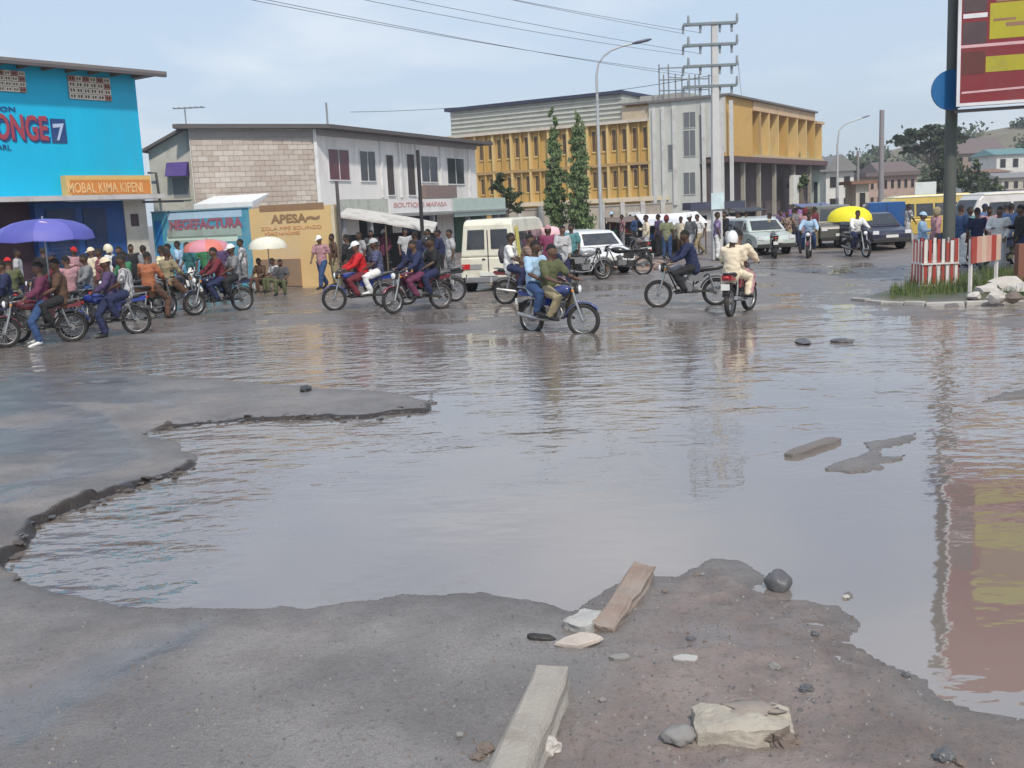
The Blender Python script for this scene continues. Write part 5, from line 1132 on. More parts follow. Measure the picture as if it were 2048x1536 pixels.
for (x, y, a, s_, t_, lb) in ((524, 584, -120, 'brown', 'brown', 'person in brown seated left under the white umbrella'), (552, 584, 220, 'lgrey', 'olive', 'person in grey top seated right under the white umbrella'), (566, 590, -90, 'black', 'olive', 'person in black seated before the brown sheet on the yellow wall')):
    person('sit', gp(x, y), a, s_, t_, lb, 'people seated at the yellow wall', sc=.86)
# rucksack
J = POSES['pillion']['J']; m = MB(); m.blob((-.66, 0, 1.22), (.10, .15, .22), rough=.12, seed=3, sub=3)
for s_ in (1, -1): m.tube([V(-.58, .11 * s_, 1.36), V(-.45, .13 * s_, 1.46), V(-.33, .12 * s_, 1.34), V(-.40, .15 * s_, 1.12), V(-.58, .12 * s_, 1.08)], .018, 6, flat=.5)
o = m.build('rucksack', M('charcoal_nylon', (0.05, 0.045, 0.06), rough=.8)); o.location = p_bk.location; o.rotation_euler = p_bk.rotation_euler
tag(o, 'dark rucksack on the back of the white shirted passenger', 'rucksack')

# ------------------------------------------------------------------ vehicles
glassv = M('vehicle_glass', (0.045, 0.05, 0.058), rough=.08, bump=0, dirt=.35, dirtcol=(.22, .20, .18)); trim = M('vehicle_trim', (0.03, 0.03, 0.03), rough=.6); steel = M('wheel_steel', (0.33, 0.33, 0.34), rough=.5, metal=.6, dirt=.5)
def car(loc, yaw, L_, Wd, H, paintm, label, cat, lower, green, belt, inset, panes, wheels=(.2, .8), wr=.30, name='parked_car', rear_panes=(), extra=None, z=None):
    """lower / green: side profiles in (x from the rear 0..1 of L, z); panes: side windows (x0,x1,z0,z1) ; rear_panes: (end, y0, y1, z0, z1)"""
    r = empty(name, (loc[0], loc[1], gz(*loc) if z is None else z), label, cat, None, R(yaw)); hw = Wd / 2
    m = MB(); X = lambda t: (t - .5) * L_
    m.prism([(X(a), b) for a, b in lower], -hw, hw); o = place('body', m.mesh('body', paintm), r, False, .05); o.modifiers[0].segments = 2
    m = MB(); n = len(green); yy = lambda zz_: hw - .02 - inset * (zz_ - belt) / (H - belt)
    vs = [(X(a), -yy(b), b) for a, b in green] + [(X(a), yy(b), b) for a, b in green]
    m.add(vs, [tuple(range(n)), tuple(range(n, 2 * n))[::-1]] + [(i, i + n, (i + 1) % n + n, (i + 1) % n) for i in range(n)])
    o = place('cabin', m.mesh('cabin', paintm), r, False, .05); o.modifiers[0].segments = 2
    for (x0, x1, z0, z1, k0, k1) in panes:
        for s_ in (1, -1):
            q = MB(); p = [(X(x0), s_ * (yy(z0) + .004), z0), (X(x1), s_ * (yy(z0) + .004), z0), (X(x1 - k1), s_ * (yy(z1) + .004), z1), (X(x0 + k0), s_ * (yy(z1) + .004), z1)]
            q.hexa([V(*v) for v in p] + [V(v[0], v[1] + s_ * .008, v[2]) for v in p]); place('side_window', q.mesh('side_window', glassv), r, False)
    for (end, y0, y1, z0, z1) in rear_panes:
        def xe(z): # x on the cabin end surface at height z
            es = sorted([g for g in green], key=lambda g: g[1]); 
            cand = [(g[0], g[1]) for g in green if (g[0] < .5) == (end < 0)]; cand.sort(key=lambda g: g[1])
            lo_, hi_ = cand[0], cand[-1]; return X(float(np.interp(z, [c_[1] for c_ in cand], [c_[0] for c_ in cand])))
        q = MB(); e = .006 * end
        k = lambda y, z: y * (yy(z) / yy(belt))
        p = [V(xe(z0) + e, k(y0, z0), z0), V(xe(z0) + e, k(y1, z0), z0), V(xe(z1) + e, k(y1, z1), z1), V(xe(z1) + e, k(y0, z1), z1)]
        q.hexa(p + [v + V(end * .01, 0, 0) for v in p]); place('rear_window' if end < 0 else 'windscreen', q.mesh('window', glassv), r, False)
    for t in wheels:
        for s_ in (1, -1):
            q = MB(); cx = X(t); cy = s_ * (hw - .10); q.tube([V(cx, cy - .10, wr), V(cx, cy - .085, wr), V(cx, cy + .085, wr), V(cx, cy + .10, wr)], [wr * .9, wr, wr, wr * .9], 20); wq = place('wheel', q.mesh('tyre', tyre_m), r, False)
            q = MB(); q.tube([V(cx, s_ * (hw + .004), wr), V(cx, s_ * (hw + .012), wr)], [wr * .6, wr * .55], 16); place('rim', q.mesh('rim', steel), wq, False)
            q = MB(); q.ring((cx, s_ * (hw - .02), wr + .02), wr * 1.12, .03, n=24, m=6, w=.035); place('wheel_arch', q.mesh('wheel_arch', trim), r, False)
    for end in (-1, 1):
        q = MB(); x = end * L_ / 2; q.box((x - .07 if end > 0 else x - .05, -hw * .97, .28), (x + .05 if end > 0 else x + .07, hw * .97, .44)); place('bumper', q.mesh('bumper', steel if L_ > 4.25 and Wd < 1.7 else trim), r, False, .02)
        for s_ in (1, -1):
            q = MB(); zz_ = belt * .74; q.box((x - .03, s_ * hw * .80 - .12, zz_ - .07), (x + .02, s_ * hw * .80 + .12, zz_ + .07)); place('headlight' if end > 0 else 'tail_light', q.mesh('lamp', lens if end > 0 else redl), r, False)
        q = MB(); q.box((x - .06 * (end > 0) , -.25, .47), (x + .06 * (end < 0) + .052 * (end > 0) - .112 * (end < 0), .25, .58)); place('number_plate', q.mesh('number_plate', plate_m), r, False)
    if extra: extra(r, X, hw)
    return r
van_white = paint('old_white_van_paint', (.74, .71, .58), rough=.45); yelstripe = paint('van_yellow_stripe', (.68, .60, .10), rough=.4)
def van_extra(r, X, hw):
    q = MB(); q.box((X(0) - .012, -.012, .5), (X(0) - .002, .012, 1.75)); place('door_gap', q.mesh('door_gap', trim), r, False)
    q = MB(); q.box((X(0) - .02, -.03 + .12, .92), (X(0) - .004, .06 + .12, .96)); place('door_handle', q.mesh('door_handle', trim), r, False)
    for s_ in (1, -1):
        q = MB(); q.box((X(.07), s_ * (hw + .003) - .004, .45), (X(.13), s_ * (hw + .003) + .004, .98)); place('stripe', q.mesh('stripe', yelstripe), r, False)
        q = MB(); p = [V(X(.05), s_ * (hw - .012), 1.0), V(X(.12), s_ * (hw - .012), 1.0), V(X(.12), s_ * (hw - .075), 1.82), V(X(.05), s_ * (hw - .075), 1.82)]; q.hexa(p + [v + V(0, s_ * .01, 0) for v in p]); place('stripe', q.mesh('stripe', yelstripe), r, False)
    q = MB(); q.box((X(0) - .016, .20, .66), (X(0) - .004, .56, .80)); place('plate_recess', q.mesh('plate_recess', M('van_grey', (.3, .3, .3))), r, False)
box_low = [(0, .34), (1, .34), (1, .70), (.985, 1.0), (0, 1.0)]; box_up = [(0, 1.003), (.985, 1.003), (.90, 1.78), (.87, 1.92), (.82, 2.0), (.74, 2.04), (.06, 2.04), (.02, 1.99), (.006, 1.88)]
vp = G(980, 585); van_c = V(vp.x, vp.y) 
ya = 90 - 15; hd2 = V(math.cos(R(ya)), math.sin(R(ya)))
vc = (van_c.x + hd2.x * 2.15, van_c.y + hd2.y * 2.15)
car(vc, ya, 4.3, 1.66, 2.04, van_white, 'old white minibus van with a yellow stripe, seen from behind at the shops', 'van', box_low, box_up, 1.0, .12,
    [(.15, .38, 1.12, 1.66, 0, 0), (.40, .62, 1.12, 1.66, 0, 0), (.64, .86, 1.12, 1.66, 0, .05)], (.17, .80), .30, 'minibus', [(-1, -.64, -.10, 1.22, 1.76), (-1, .10, .64, 1.22, 1.76), (1, -.70, .70, 1.16, 1.78)], van_extra)
hat_low = [(0, .30), (1, .30), (1, .62), (.97, .74), (.78, .90), (0, .92), (-.005, .6)]; hat_up = [(.01, .92), (.80, .90), (.66, 1.38), (.60, 1.43), (.10, 1.45), (.05, 1.40)]
def hatch(px, py, yaw, col, label, cat='car', sc_=1.0, grp=None, name='parked_car', z=None):
    p = G(px, py); 
    c = car((p.x, p.y), yaw, 4.0, 1.64, 1.45, col, label, cat, hat_low, hat_up, .92, .16, [(.10, .34, .98, 1.34, .02, 0), (.36, .60, .98, 1.34, 0, .01), (.62, .72, .98, 1.26, 0, .06)], (.19, .80), .29, name, [(-1, -.62, .62, 1.0, 1.36), (1, -.66, .66, .97, 1.34)], z=z)
    return c
suv_low = [(0, .38), (1, .38), (1, .78), (.98, .92), (.76, 1.02), (0, 1.04)]; suv_up = [(.0, 1.04), (.78, 1.02), (.66, 1.68), (.60, 1.74), (.04, 1.74), (.01, 1.68)]
def suv(px, py, yaw, col, label):
    p = G(px, py); return car((p.x, p.y), yaw, 4.5, 1.78, 1.74, col, label, 'car', suv_low, suv_up, 1.04, .18, [(.06, .30, 1.12, 1.60, .01, 0), (.32, .54, 1.12, 1.60, 0, 0), (.56, .69, 1.12, 1.56, 0, .06)], (.19, .81), .36, 'parked_car', [(-1, -.68, .68, 1.12, 1.60), (1, -.70, .70, 1.10, 1.60)])
hatch(1180, 544, -72, paint('white_car_paint', (.74, .75, .76)), 'white hatchback parked beyond the flood riders, right of the white van')
suv(1660, 494, -95, paint('olive_car_paint', (.10, .10, .08)), 'dark olive off-road car below the yellow umbrella')
hatch(1738, 498, -84, paint('navy_car_paint', (.02, .022, .05)), 'dark navy car just left of the guard fence, beside the olive one')
def bus(px, py, yaw, low_m, label, Ln=4.8, name='minibus'):
    p = G(px, py); q = car((p.x, p.y), yaw, Ln, 1.75, 1.92, low_m, label, 'van', box_low, box_up, 1.0, .12, [(.04, .22, 1.12, 1.66, 0, 0), (.24, .42, 1.12, 1.66, 0, 0), (.44, .62, 1.12, 1.66, 0, 0), (.64, .86, 1.12, 1.66, 0, .05)], (.17, .80), .32, name, [(-1, -.68, .68, 1.14, 1.70), (1, -.72, .72, 1.16, 1.78)])
    m = MB(); m.box((-Ln * .47, -.76, 1.925), (Ln * .36, .76, 1.99)); place('roof_panel', m.mesh('roof_panel', van_white), q, False, .02); return q
bus(1842, 484, 176, paint('yellow_van_paint', (.60, .44, .10)), 'yellow minibus with a white roof behind the guard fence', Ln=4.0)
hatch(1512, 508, -80, paint('pale_green_car_paint', (.50, .56, .53)), 'pale green car facing the flood in the traffic right of the concrete pole')
bus(2030, 492, 185, paint('offwhite_van_paint', (.62, .60, .58)), 'off-white minibus behind the crowd at the right edge')
# blue lorry seen from behind
p = G(1768, 490); r = empty('lorry', (p.x, p.y, gz(p.x, p.y)), 'blue box lorry seen from behind, between the navy car and the yellow minibus', 'lorry', None, R(74))
m = MB(); m.box((-1.6, -.72, .75), (1.3, .72, 1.8)); place('cargo_box', m.mesh('cargo_box', paint('lorry_blue', (.02, .10, .30))), r, False, .02)
m = MB(); m.prism([(1.35, .5), (2.7, .5), (2.7, 1.2), (2.45, 1.7), (1.35, 1.7)], -.8, .8); place('cab', m.mesh('cab', van_white), r, False, .05)
m = MB(); m.box((-1.6, -.4, .55), (2.6, .4, .74)); place('chassis', m.mesh('chassis', trim), r, False)
for x in (-1.0, 2.0):
    for s_ in (1, -1): m = MB(); m.tube([V(x, s_ * .78, .4), V(x, s_ * .55, .4)], .40, 18); place('wheel', m.mesh('wheel', tyre_m), r, False)
for s_ in (1, -1): m = MB(); m.box((-1.63, s_ * .6 - .08, .6), (-1.6, s_ * .6 + .08, .7)); place('tail_light', m.mesh('tail_light', redl), r, False)
m = MB(); m.box((-1.62, -.01, .8), (-1.60, .01, 1.75)); place('door_gap', m.mesh('door_gap', trim), r, False)
# ------------------------------------------------------------------ vegetation
def foliage_mat(name, c, c2):
    m = M(name, c, rough=.75, var=.35, scale=1.2, bump=0, dirt=.6, dirtcol=c2, fine=9)
    return m
def leaves(mb, pts, size, rnd, droop=0.0, mi=None, asp=.5):
    for p in pts:
        a = rnd.uniform(0, 6.283); b_ = rnd.uniform(-1.0, 1.0) - droop
        d = V(math.cos(a) * math.cos(b_), math.sin(a) * math.cos(b_), math.sin(b_)); n = d.orthogonal().normalized(); n.rotate(Matrix.Rotation(rnd.uniform(0, 6.28), 3, d))
        s = size * rnd.uniform(.6, 1.35); w = s * asp
        mb.add([p - d * s * .5, p + n * w * .5, p + d * s * .5, p - n * w * .5], [(0, 1, 2, 3)], 0 if mi is None else (0 if rnd.random() < mi else 1))
def tree(loc, trunk_h, r0, clumps, leaf, n, mats, label, group=None, droop=0, name='tree', barkm=None, seed=1, limbs=True):
    """clumps: list of (dx, dy, z, rx, ry, rz)"""
    rnd = random.Random(seed); x, y = loc; z = gz(x, y); r = empty(name, (x, y, z), label, 'tree', group)
    bark = barkm or M('bark', (0.12, 0.10, 0.08), rough=.95, bump=.6)
    top = max(c[2] for c in clumps); t = MB()
    t.tube([V(x, y, z - .1), V(x + r0 * .4, y, z + trunk_h * .4), V(x, y, z + trunk_h), V(x, y, z + trunk_h + (top - trunk_h) * .6)], [r0, r0 * .8, r0 * .65, r0 * .15], 8)
    t.build('trunk', bark, r)
    if limbs:
        for c in clumps:
            q = MB(); e = V(x + c[0], y + c[1], z + c[2]); s_ = V(x, y, z + trunk_h * rnd.uniform(.75, 1.05)); q.tube([s_, s_.lerp(e, .55) + V(0, 0, -.1 * c[3]), e], [r0 * .4, r0 * .25, r0 * .06], 6, cap=False); q.build('limb', bark, r)
    mb = MB(); vol = sum(c[3] * c[4] * c[5] for c in clumps)
    for c in clumps:
        k = max(8, int(n * c[3] * c[4] * c[5] / vol)); sub = [V(rnd.gauss(0, .42), rnd.gauss(0, .42), rnd.gauss(0, .42)) for _ in range(max(5, k // 22))]
        sub = [s_ if s_.length < 1 else s_.normalized() for s_ in sub]; pts = []
        for _ in range(k):
            s_ = rnd.choice(sub); q = s_ + V(rnd.gauss(0, .13), rnd.gauss(0, .13), rnd.gauss(0, .11))
            pts.append(V(x + c[0] + q.x * c[3], y + c[1] + q.y * c[4], z + c[2] + q.z * c[5]))
        leaves(mb, pts, leaf, rnd, droop, .6)
    mb.build('crown', mats, r)
    return r
g_dark = foliage_mat('foliage_dark', (0.050, 0.080, 0.030), (0.03, 0.04, 0.018)); g_mid = foliage_mat('foliage_mid', (0.075, 0.115, 0.035), (0.05, 0.06, 0.025))
g_dull = foliage_mat('foliage_dull', (0.060, 0.080, 0.045), (0.04, 0.045, 0.03)); g_pale = foliage_mat('foliage_pale', (0.16, 0.20, 0.10), (0.07, 0.07, 0.05))
g_lit = foliage_mat('foliage_lit', (0.14, 0.22, 0.075), (0.08, 0.11, 0.045))
def col_tree(px0, px1, ytop, ybot, Y, label, seed):
    Y *= 1.5
    cx = (px0 + px1) / 2; t = W(cx, ytop, Y); b = W(cx, ybot, Y); w = (W(px1, ybot, Y).x - W(px0, ybot, Y).x) / 2
    z0 = gz(b.x, Y); H = t.z - b.z; cl = []
    for i in range(15):
        f = i / 14; rr = w * 1.12 * (1.0 - .70 * f ** 1.6) * (.85 + .3 * random.random()) * (0.8 if i == 0 else 1)
        cl.append((random.uniform(-.12, .12), random.uniform(-.1, .1), b.z - z0 + H * (f * .96 + .03), rr, rr, H / 15 * 1.15))
    return tree((b.x, Y), b.z - z0 + .4, .13, cl, .24, 7500, [g_lit, g_pale], label, 'columnar trees before the yellow building', droop=.9, name='columnar_tree', seed=seed, limbs=False)
col_tree(1094, 1134, 222, 450, 46, 'slim columnar tree with sparse foliage, left one of the pair before the yellow building', 3)
col_tree(1134, 1190, 226, 470, 45, 'fuller columnar tree beside the street lamp, right one of the pair', 4)
b = W(1014, 430, 69); tree((b.x, 69), 1.9, .16, [(-.4, 0, 3.6, .65, .6, .65), (.35, 0, 3.0, .75, .6, .6), (-.3, .2, 4.2, .5, .5, .5), (.6, 0, 2.3, .6, .5, .5)], .24, 1500, [g_dark, g_dull], 'small leaning green tree between the shop fascia and the yellow building', seed=5)
def px_tree(Y, px, base_h, blobs, n, leaf, mats, label, seed, group=None, r0=.4):
    Y *= 1.45; leaf *= 1.35
    b = W(px, 418, Y); z0 = gz(b.x, Y); cl = []
    for (x, y, wx, hz) in blobs:
        c = W(x, y, Y); k = W(x + wx, y, Y).x - c.x; kz = c.z - W(x, y + hz, Y).z
        cl.append((c.x - b.x, random.uniform(-.4, .4) * k, c.z - z0, k, k, kz))
    return tree((b.x, Y), base_h, r0, cl, leaf, n, mats, label, group, name='tree', seed=seed)
px_tree(105, 1862, 6.5, [(1800, 282, 26, 10), (1832, 270, 26, 13), (1862, 262, 28, 13), (1893, 262, 26, 14), (1915, 275, 16, 14), (1878, 285, 30, 14), (1850, 296, 22, 9), (1815, 300, 18, 6), (1893, 305, 22, 18)], 5200, .50, [g_dull, g_dark], 'large spreading tree rising behind the billboard pole', 7, r0=.5)
for i, (Y, px, bl, n, mt_, lb) in enumerate((
    (88, 1880, [(1872, 352, 30, 34), (1900, 340, 24, 38), (1858, 380, 24, 22)], 2400, [g_dark, g_dull], 'dense dark tree directly behind the billboard pole'),
    (84, 1935, [(1925, 362, 24, 26), (1948, 352, 22, 30), (1938, 390, 34, 18)], 2000, [g_dull, g_mid], 'rounded green tree right of the billboard pole'),
    (92, 1975, [(1972, 370, 20, 24), (1990, 382, 24, 16)], 1300, [g_dark, g_mid], 'lower dark tree before the pale hillside houses'),
    (118, 1765, [(1752, 340, 24, 12), (1775, 334, 20, 14), (1795, 344, 20, 10)], 1200, [g_dull, g_dark], 'low tree mass at the foot of the bare thin pole'),
    (125, 1665, [(1655, 335, 22, 12), (1680, 330, 18, 13)], 1000, [g_dull, g_pale], 'pale tree beyond the white gabled house'),
    (130, 1725, [(1712, 336, 18, 12), (1730, 332, 16, 11)], 800, [g_dull, g_dark], 'small tree beyond the short grey pole'),
    (70, 1600, [(1590, 372, 14, 14), (1605, 364, 12, 14)], 700, [g_mid, g_pale], 'small light green tree beneath the plum brown overhang'))):
    px_tree(Y, px, 3.0, bl, n, .34 if Y < 100 else .45, mt_, lb, 20 + i)

# ------------------------------------------------------------------ hill and far houses
hx, hy = W(2280, 418, 260).x, 275.0
nx, ny = 90, 60; vs = []; fs = []
for j in range(ny):
    for i in range(nx):
        x = hx - 150 + 380 * i / (nx - 1); y = hy - 110 + 280 * j / (ny - 1)
        e = math.exp(-(((x - hx) / 85) ** 2 + ((y - hy - 30) / 75) ** 2)); z = -1.2 + 20 * e + 2.2 * e * mnoise.noise(V(x * .06, y * .06, 0))
        vs.append((x, y, z))
for j in range(ny - 1):
    for i in range(nx - 1): fs.append((j * nx + i, j * nx + i + 1, (j + 1) * nx + i + 1, (j + 1) * nx + i))
m = MB(); m.add(vs, fs, 0, True); hill = m.build('hill', M('scrubby_hill', (0.17, 0.155, 0.11), rough=.95, scale=.12, var=.4, dirt=.8, dirtcol=(.24, .19, .14), fine=1.5)); tag(hill, kind='structure')
def hill_z(x, y):
    e = math.exp(-(((x - hx) / 85) ** 2 + ((y - hy - 30) / 75) ** 2)); return max(-1.2 + 20 * e, 0)
def house(px0, px1, ytop, ybase, Y, wallm, roofm, label, gable=True, wins=3, depth=11, roof_h=None, storeys=1, cat='house', over=.6, ground=None):
    Y *= 1.45
    a = W(px0, ytop, Y); b = W(px1, ytop, Y); zb = W(px0, ybase, Y).z if ground is None else ground
    zt_ = a.z; f = Facade((a.x, Y), (b.x, Y)); r = empty('house', ((a.x + b.x) / 2, Y, zb), label, cat)
    rh = roof_h if roof_h is not None else (zt_ - zb) * .28; we = zt_ - rh
    fbx(f, 0, f.L, zb - (2 if ground is None else 0) - (5 if ground is None else .2), we, -depth, 0, wallm, 'wall', r)
    m = MB(); o = over
    if gable == 'front':
        p = [f.p(-o, o, we), f.p(f.L + o, o, we), f.p(f.L / 2, o, zt_), f.p(-o, -depth - o, we), f.p(f.L + o, -depth - o, we), f.p(f.L / 2, -depth - o, zt_)]
        m.add(p, [(0, 1, 2), (3, 5, 4), (0, 2, 5, 3), (1, 4, 5, 2), (0, 3, 4, 1)])
    elif gable:
        p = [f.p(-o, o, we), f.p(f.L + o, o, we), f.p(f.L + o, -depth - o, we), f.p(-o, -depth - o, we), f.p(-o + .6, -depth / 2, zt_), f.p(f.L + o - .6, -depth / 2, zt_)]
        m.add(p, [(0, 1, 5, 4), (2, 3, 4, 5), (1, 2, 5), (3, 0, 4), (0, 3, 2, 1)])
    else: f.box(m, -o, f.L + o, we + .003, zt_, -depth, o)
    m.build('roof', roofm, r)
    for s_ in range(storeys):
        z0 = zb + (we - zb) * (s_ + .25) / storeys; z1 = zb + (we - zb) * (s_ + .75) / storeys
        for i in range(wins):
            u = f.L * (i + .5) / wins; w_ = f.L / wins * .22
            m = MB(); f.box(m, u - w_ - .07, u + w_ + .07, z0 - .08, z1 + .08, .002, .03); q = m.build('window', wallm, r); m = MB(); f.box(m, u - w_, u + w_, z0, z1, .032, .04); m.build('pane', dark_in, q)
    return r
wl = [M('far_wall_cream', (.50, .46, .38), dirt=.5), M('far_wall_pinkish', (.42, .31, .26), dirt=.6), M('far_wall_white', (.64, .63, .60), dirt=.4), M('far_wall_green', (.36, .44, .38), dirt=.5), M('far_wall_brown', (.28, .21, .17), dirt=.6)]
rf = [M('far_roof_brown', (.15, .115, .11)), M('far_roof_teal', (.12, .24, .24)), M('far_roof_grey', (.22, .22, .22)), M('far_roof_rust', (.22, .12, .08))]
house(1570, 1640, 333, 420, 76, wl[3], rf[2], 'pale green low building with a dark flat roof beyond the yellow building', gable=False, wins=4, roof_h=.5, ground=0)
house(1652, 1708, 310, 420, 82, wl[2], rf[2], 'white gabled house right of the pale green building', gable='front', wins=2, storeys=2, ground=0)
house(1712, 1738, 362, 420, 66, wl[0], rf[3], 'small cream kiosk with dark opening right of the white gabled house', gable=False, wins=1, roof_h=.3, ground=0, cat='kiosk', depth=3)
house(1738, 1832, 346, 420, 96, wl[1], rf[0], 'reddish unfinished building with rows of small openings', gable=False, wins=7, storeys=2, roof_h=.5, ground=0)
house(1765, 1835, 322, 420, 112, wl[4], rf[0], 'brown house with hipped roof behind the reddish unfinished building', wins=4, ground=0)
house(1912, 2012, 276, 330, 168, wl[4], rf[0], 'large brown roofed house high on the hillside', wins=5, roof_h=3.6)
house(1994, 2070, 296, 345, 142, wl[2], rf[1], 'teal roofed house on the hillside at the right edge', wins=3)
house(1985, 2048, 262, 300, 200, wl[3], rf[2], 'small grey roofed house at the top of the hill', wins=3)
house(2004, 2080, 345, 385, 120, wl[0], rf[2], 'cream house below the teal roofed one at the right edge', wins=4)
house(1960, 2020, 338, 366, 135, wl[2], rf[3], 'white house with rusty roof halfway down the hillside', wins=4)
house(2020, 2110, 380, 425, 96, wl[2], rf[0], 'white roadside house behind the crowd at the right edge', wins=4, gable=False, roof_h=.4, ground=0)
house(1905, 1990, 398, 440, 90, wl[0], rf[2], 'long low cream shed behind the crowd, right of the billboard pole', wins=6, gable=False, roof_h=.3, ground=0, cat='shed', depth=4)
house(1395, 1470, 405, 440, 53, wl[2], M('navy_sheet_roof', (.05, .06, .10)), 'low kiosk with a dark navy sheet roof at the foot of the yellow building', wins=3, gable=False, roof_h=.55, ground=0, cat='kiosk', depth=3)
f_ = Facade(W(1830, 400, 98), W(1872, 400, 98)); r = empty('hoarding', f_.p(0, 0, 0), 'blank white hoarding on posts left of the billboard pole', 'hoarding')
fbx(f_, 0, f_.L, f_.hit(1850, 414)[1], f_.hit(1850, 364)[1], -.05, 0, M('blank_white_hoarding', (.62, .68, .66), dirt=.2), 'board', r)
for u in (.15, f_.L - .15): fbx(f_, u - .05, u + .05, 0, f_.hit(1850, 366)[1], -.16, -.055, wood, 'post', r)
fc_ = Facade(W(1018, 418, 73), W(1345, 418, 75)); r = empty('compound_wall', fc_.p(fc_.L / 2, 0, 0), 'grimy beige compound wall along the foot of the yellow building', 'wall')
fbx(fc_, 0, fc_.L, 0, 2.15, -.15, 0, M('beige_grime_wall', (.40, .36, .31), rough=.9, dirt=.7, scale=1.5), 'wall_body', r)
fbx(fc_, 0, fc_.L, 2.153, 2.25, -.2, .05, M('wall_coping', (.32, .30, .27)), 'coping', r)
for i in range(8):
    u = fc_.L * (i + .5) / 8; fbx(fc_, u - .16, u + .16, 0, 2.4, .003, .12, M('pillar_grey', (.48, .47, .45), dirt=.5), 'pillar', r)
fbx(fc_, fc_.L * .72, fc_.L * .82, .05, 1.7, .003, .06, M('white_gate', (.60, .62, .64), dirt=.4), 'gate', r)

rg = random.Random(21); m = MB()
for _ in range(420):
    x = hx + rg.uniform(-150, 60); y = hy + rg.uniform(-95, 30); z = hill_z(x, y)
    if z < 1.5: continue
    s_ = rg.uniform(1.5, 3.4); leaves(m, [V(x + rg.gauss(0, .45) * s_, y + rg.gauss(0, .45) * s_, z + abs(rg.gauss(.45, .35)) * s_) for _ in range(46)], 1.3, rg, 0, .5)
tag(m.build('hill_scrub', [g_dull, g_dark]), 'trees and scrub covering the far hillside', 'scrub', kind='stuff')

# ------------------------------------------------------------------ umbrellas, awnings, stalls
def umbrella(px0, px1, ytop, yrim, Y, mat, mat2, label, group='market umbrellas', tip=0):
    l = W(px0, yrim, Y); r_ = W(px1, yrim, Y); t = W((px0 + px1) / 2, ytop, Y); R_ = (r_.x - l.x) / 2; cx = (l.x + r_.x) / 2; zr_ = l.z; H = t.z - zr_; z0 = gz(cx, Y)
    r = empty('umbrella', (cx, Y, z0), label, 'umbrella', group)
    m = MB(); n = 8; rows = 5; vs = [V(cx, Y, zr_ + H)]
    for k in range(1, rows + 1):
        f = k / rows
        for i in range(n * 2):
            a = math.pi * i / n + .2; sag = 0 if i % 2 == 0 else -.05 * f * R_; rr = R_ * math.sin(f * math.pi / 2) ** .9 * (1 if i % 2 == 0 else .955)
            vs.append(V(cx + rr * math.cos(a), Y + rr * math.sin(a), zr_ + H * (1 - f ** 1.9) + sag * .5))
    N2 = n * 2; fs = [(0, 1 + i, 1 + (i + 1) % N2) for i in range(N2)] + [(1 + k * N2 + i, 1 + (k + 1) * N2 + i, 1 + (k + 1) * N2 + (i + 1) % N2, 1 + k * N2 + (i + 1) % N2) for k in range(rows - 1) for i in range(N2)]
    b_ = len(vs); vs2 = [v - V(0, 0, .012) for v in vs]; mi = []
    m.add(vs, fs, 0, True); m.add(vs2, [f[::-1] for f in fs], 0, True)
    me = m.mesh('canopy', [mat, mat2])
    if mat2 is not mat:
        for p in me.polygons:
            c = p.center; a = (math.atan2(c.y - Y, c.x - cx) - .2) % (2 * math.pi); p.material_index = int(a / (math.pi / 4)) % 2
    place('canopy', me, r)
    q = MB(); q.tube([V(cx, Y, z0 - .05), V(cx, Y, zr_ + H + .05)], .018, 8); q.build('pole', metal_grey, r)
    for i in range(n):
        a = 2 * math.pi * i / n + .2; q = MB(); q.tube([V(cx, Y, zr_ + H - .03), V(cx + R_ * .62 * math.cos(a), Y + R_ * .62 * math.sin(a), zr_ + H * .62 - .02), V(cx + R_ * .97 * math.cos(a), Y + R_ * .97 * math.sin(a), zr_ - .01)], .006, 4, cap=False); q.build('rib', metal_grey, r)
    return r, V(cx, Y, zr_), R_, H
um_b = M('umbrella_blue', (0.13, 0.13, 0.46), rough=.6, dirt=.1, var=.08); um_b2 = M('umbrella_blue_deep', (0.085, 0.09, 0.37), rough=.6, dirt=.1)
ub_, c_, R_, H_ = umbrella(-6, 186, 437, 484, 22.0, um_b, um_b2, 'large violet blue market umbrella over the left crowd')
m = MB(); m.blob((c_.x + .18, 22.0 - R_ * .52, c_.z + H_ * .72), (.14, .03, .06), rough=.3, seed=3); m.build('printed_emblem', M('umbrella_emblem', (.72, .55, .55)), ub_)
umbrella(368, 462, 478, 503, 30, M('umbrella_coral', (.62, .18, .14), rough=.6), M('umbrella_pink', (.60, .25, .30), rough=.6), 'small coral and pink umbrella before the sea blue wall')
umbrella(498, 574, 473, 498, 34.4, M('umbrella_cream', (.74, .72, .60), rough=.6), M('umbrella_cream', ()), 'small cream white umbrella before the yellow wall')
umbrella(1654, 1744, 412, 443, 40.5, M('umbrella_yellow', (.80, .70, .02), rough=.6, dirt=.05), M('umbrella_yellow', ()), 'bright yellow umbrella above the dark parked cars')
umbrella(1418, 1500, 433, 456, 50, M('umbrella_pale_pink', (.68, .60, .58), rough=.6), M('umbrella_pale_pink', ()), 'pale pinkish umbrella right of the concrete pole')
umbrella(1560, 1618, 418, 440, 62, M('umbrella_purple', (.20, .09, .25), rough=.6), M('umbrella_plum', (.16, .05, .15), rough=.6), 'dusky purple umbrella in the middle of the market crowd')
umbrella(1078, 1124, 452, 470, 33, M('umbrella_pale_pink2', (.72, .46, .50), rough=.6), M('umbrella_pale_pink2', ()), 'small pink umbrella behind the flood riders')
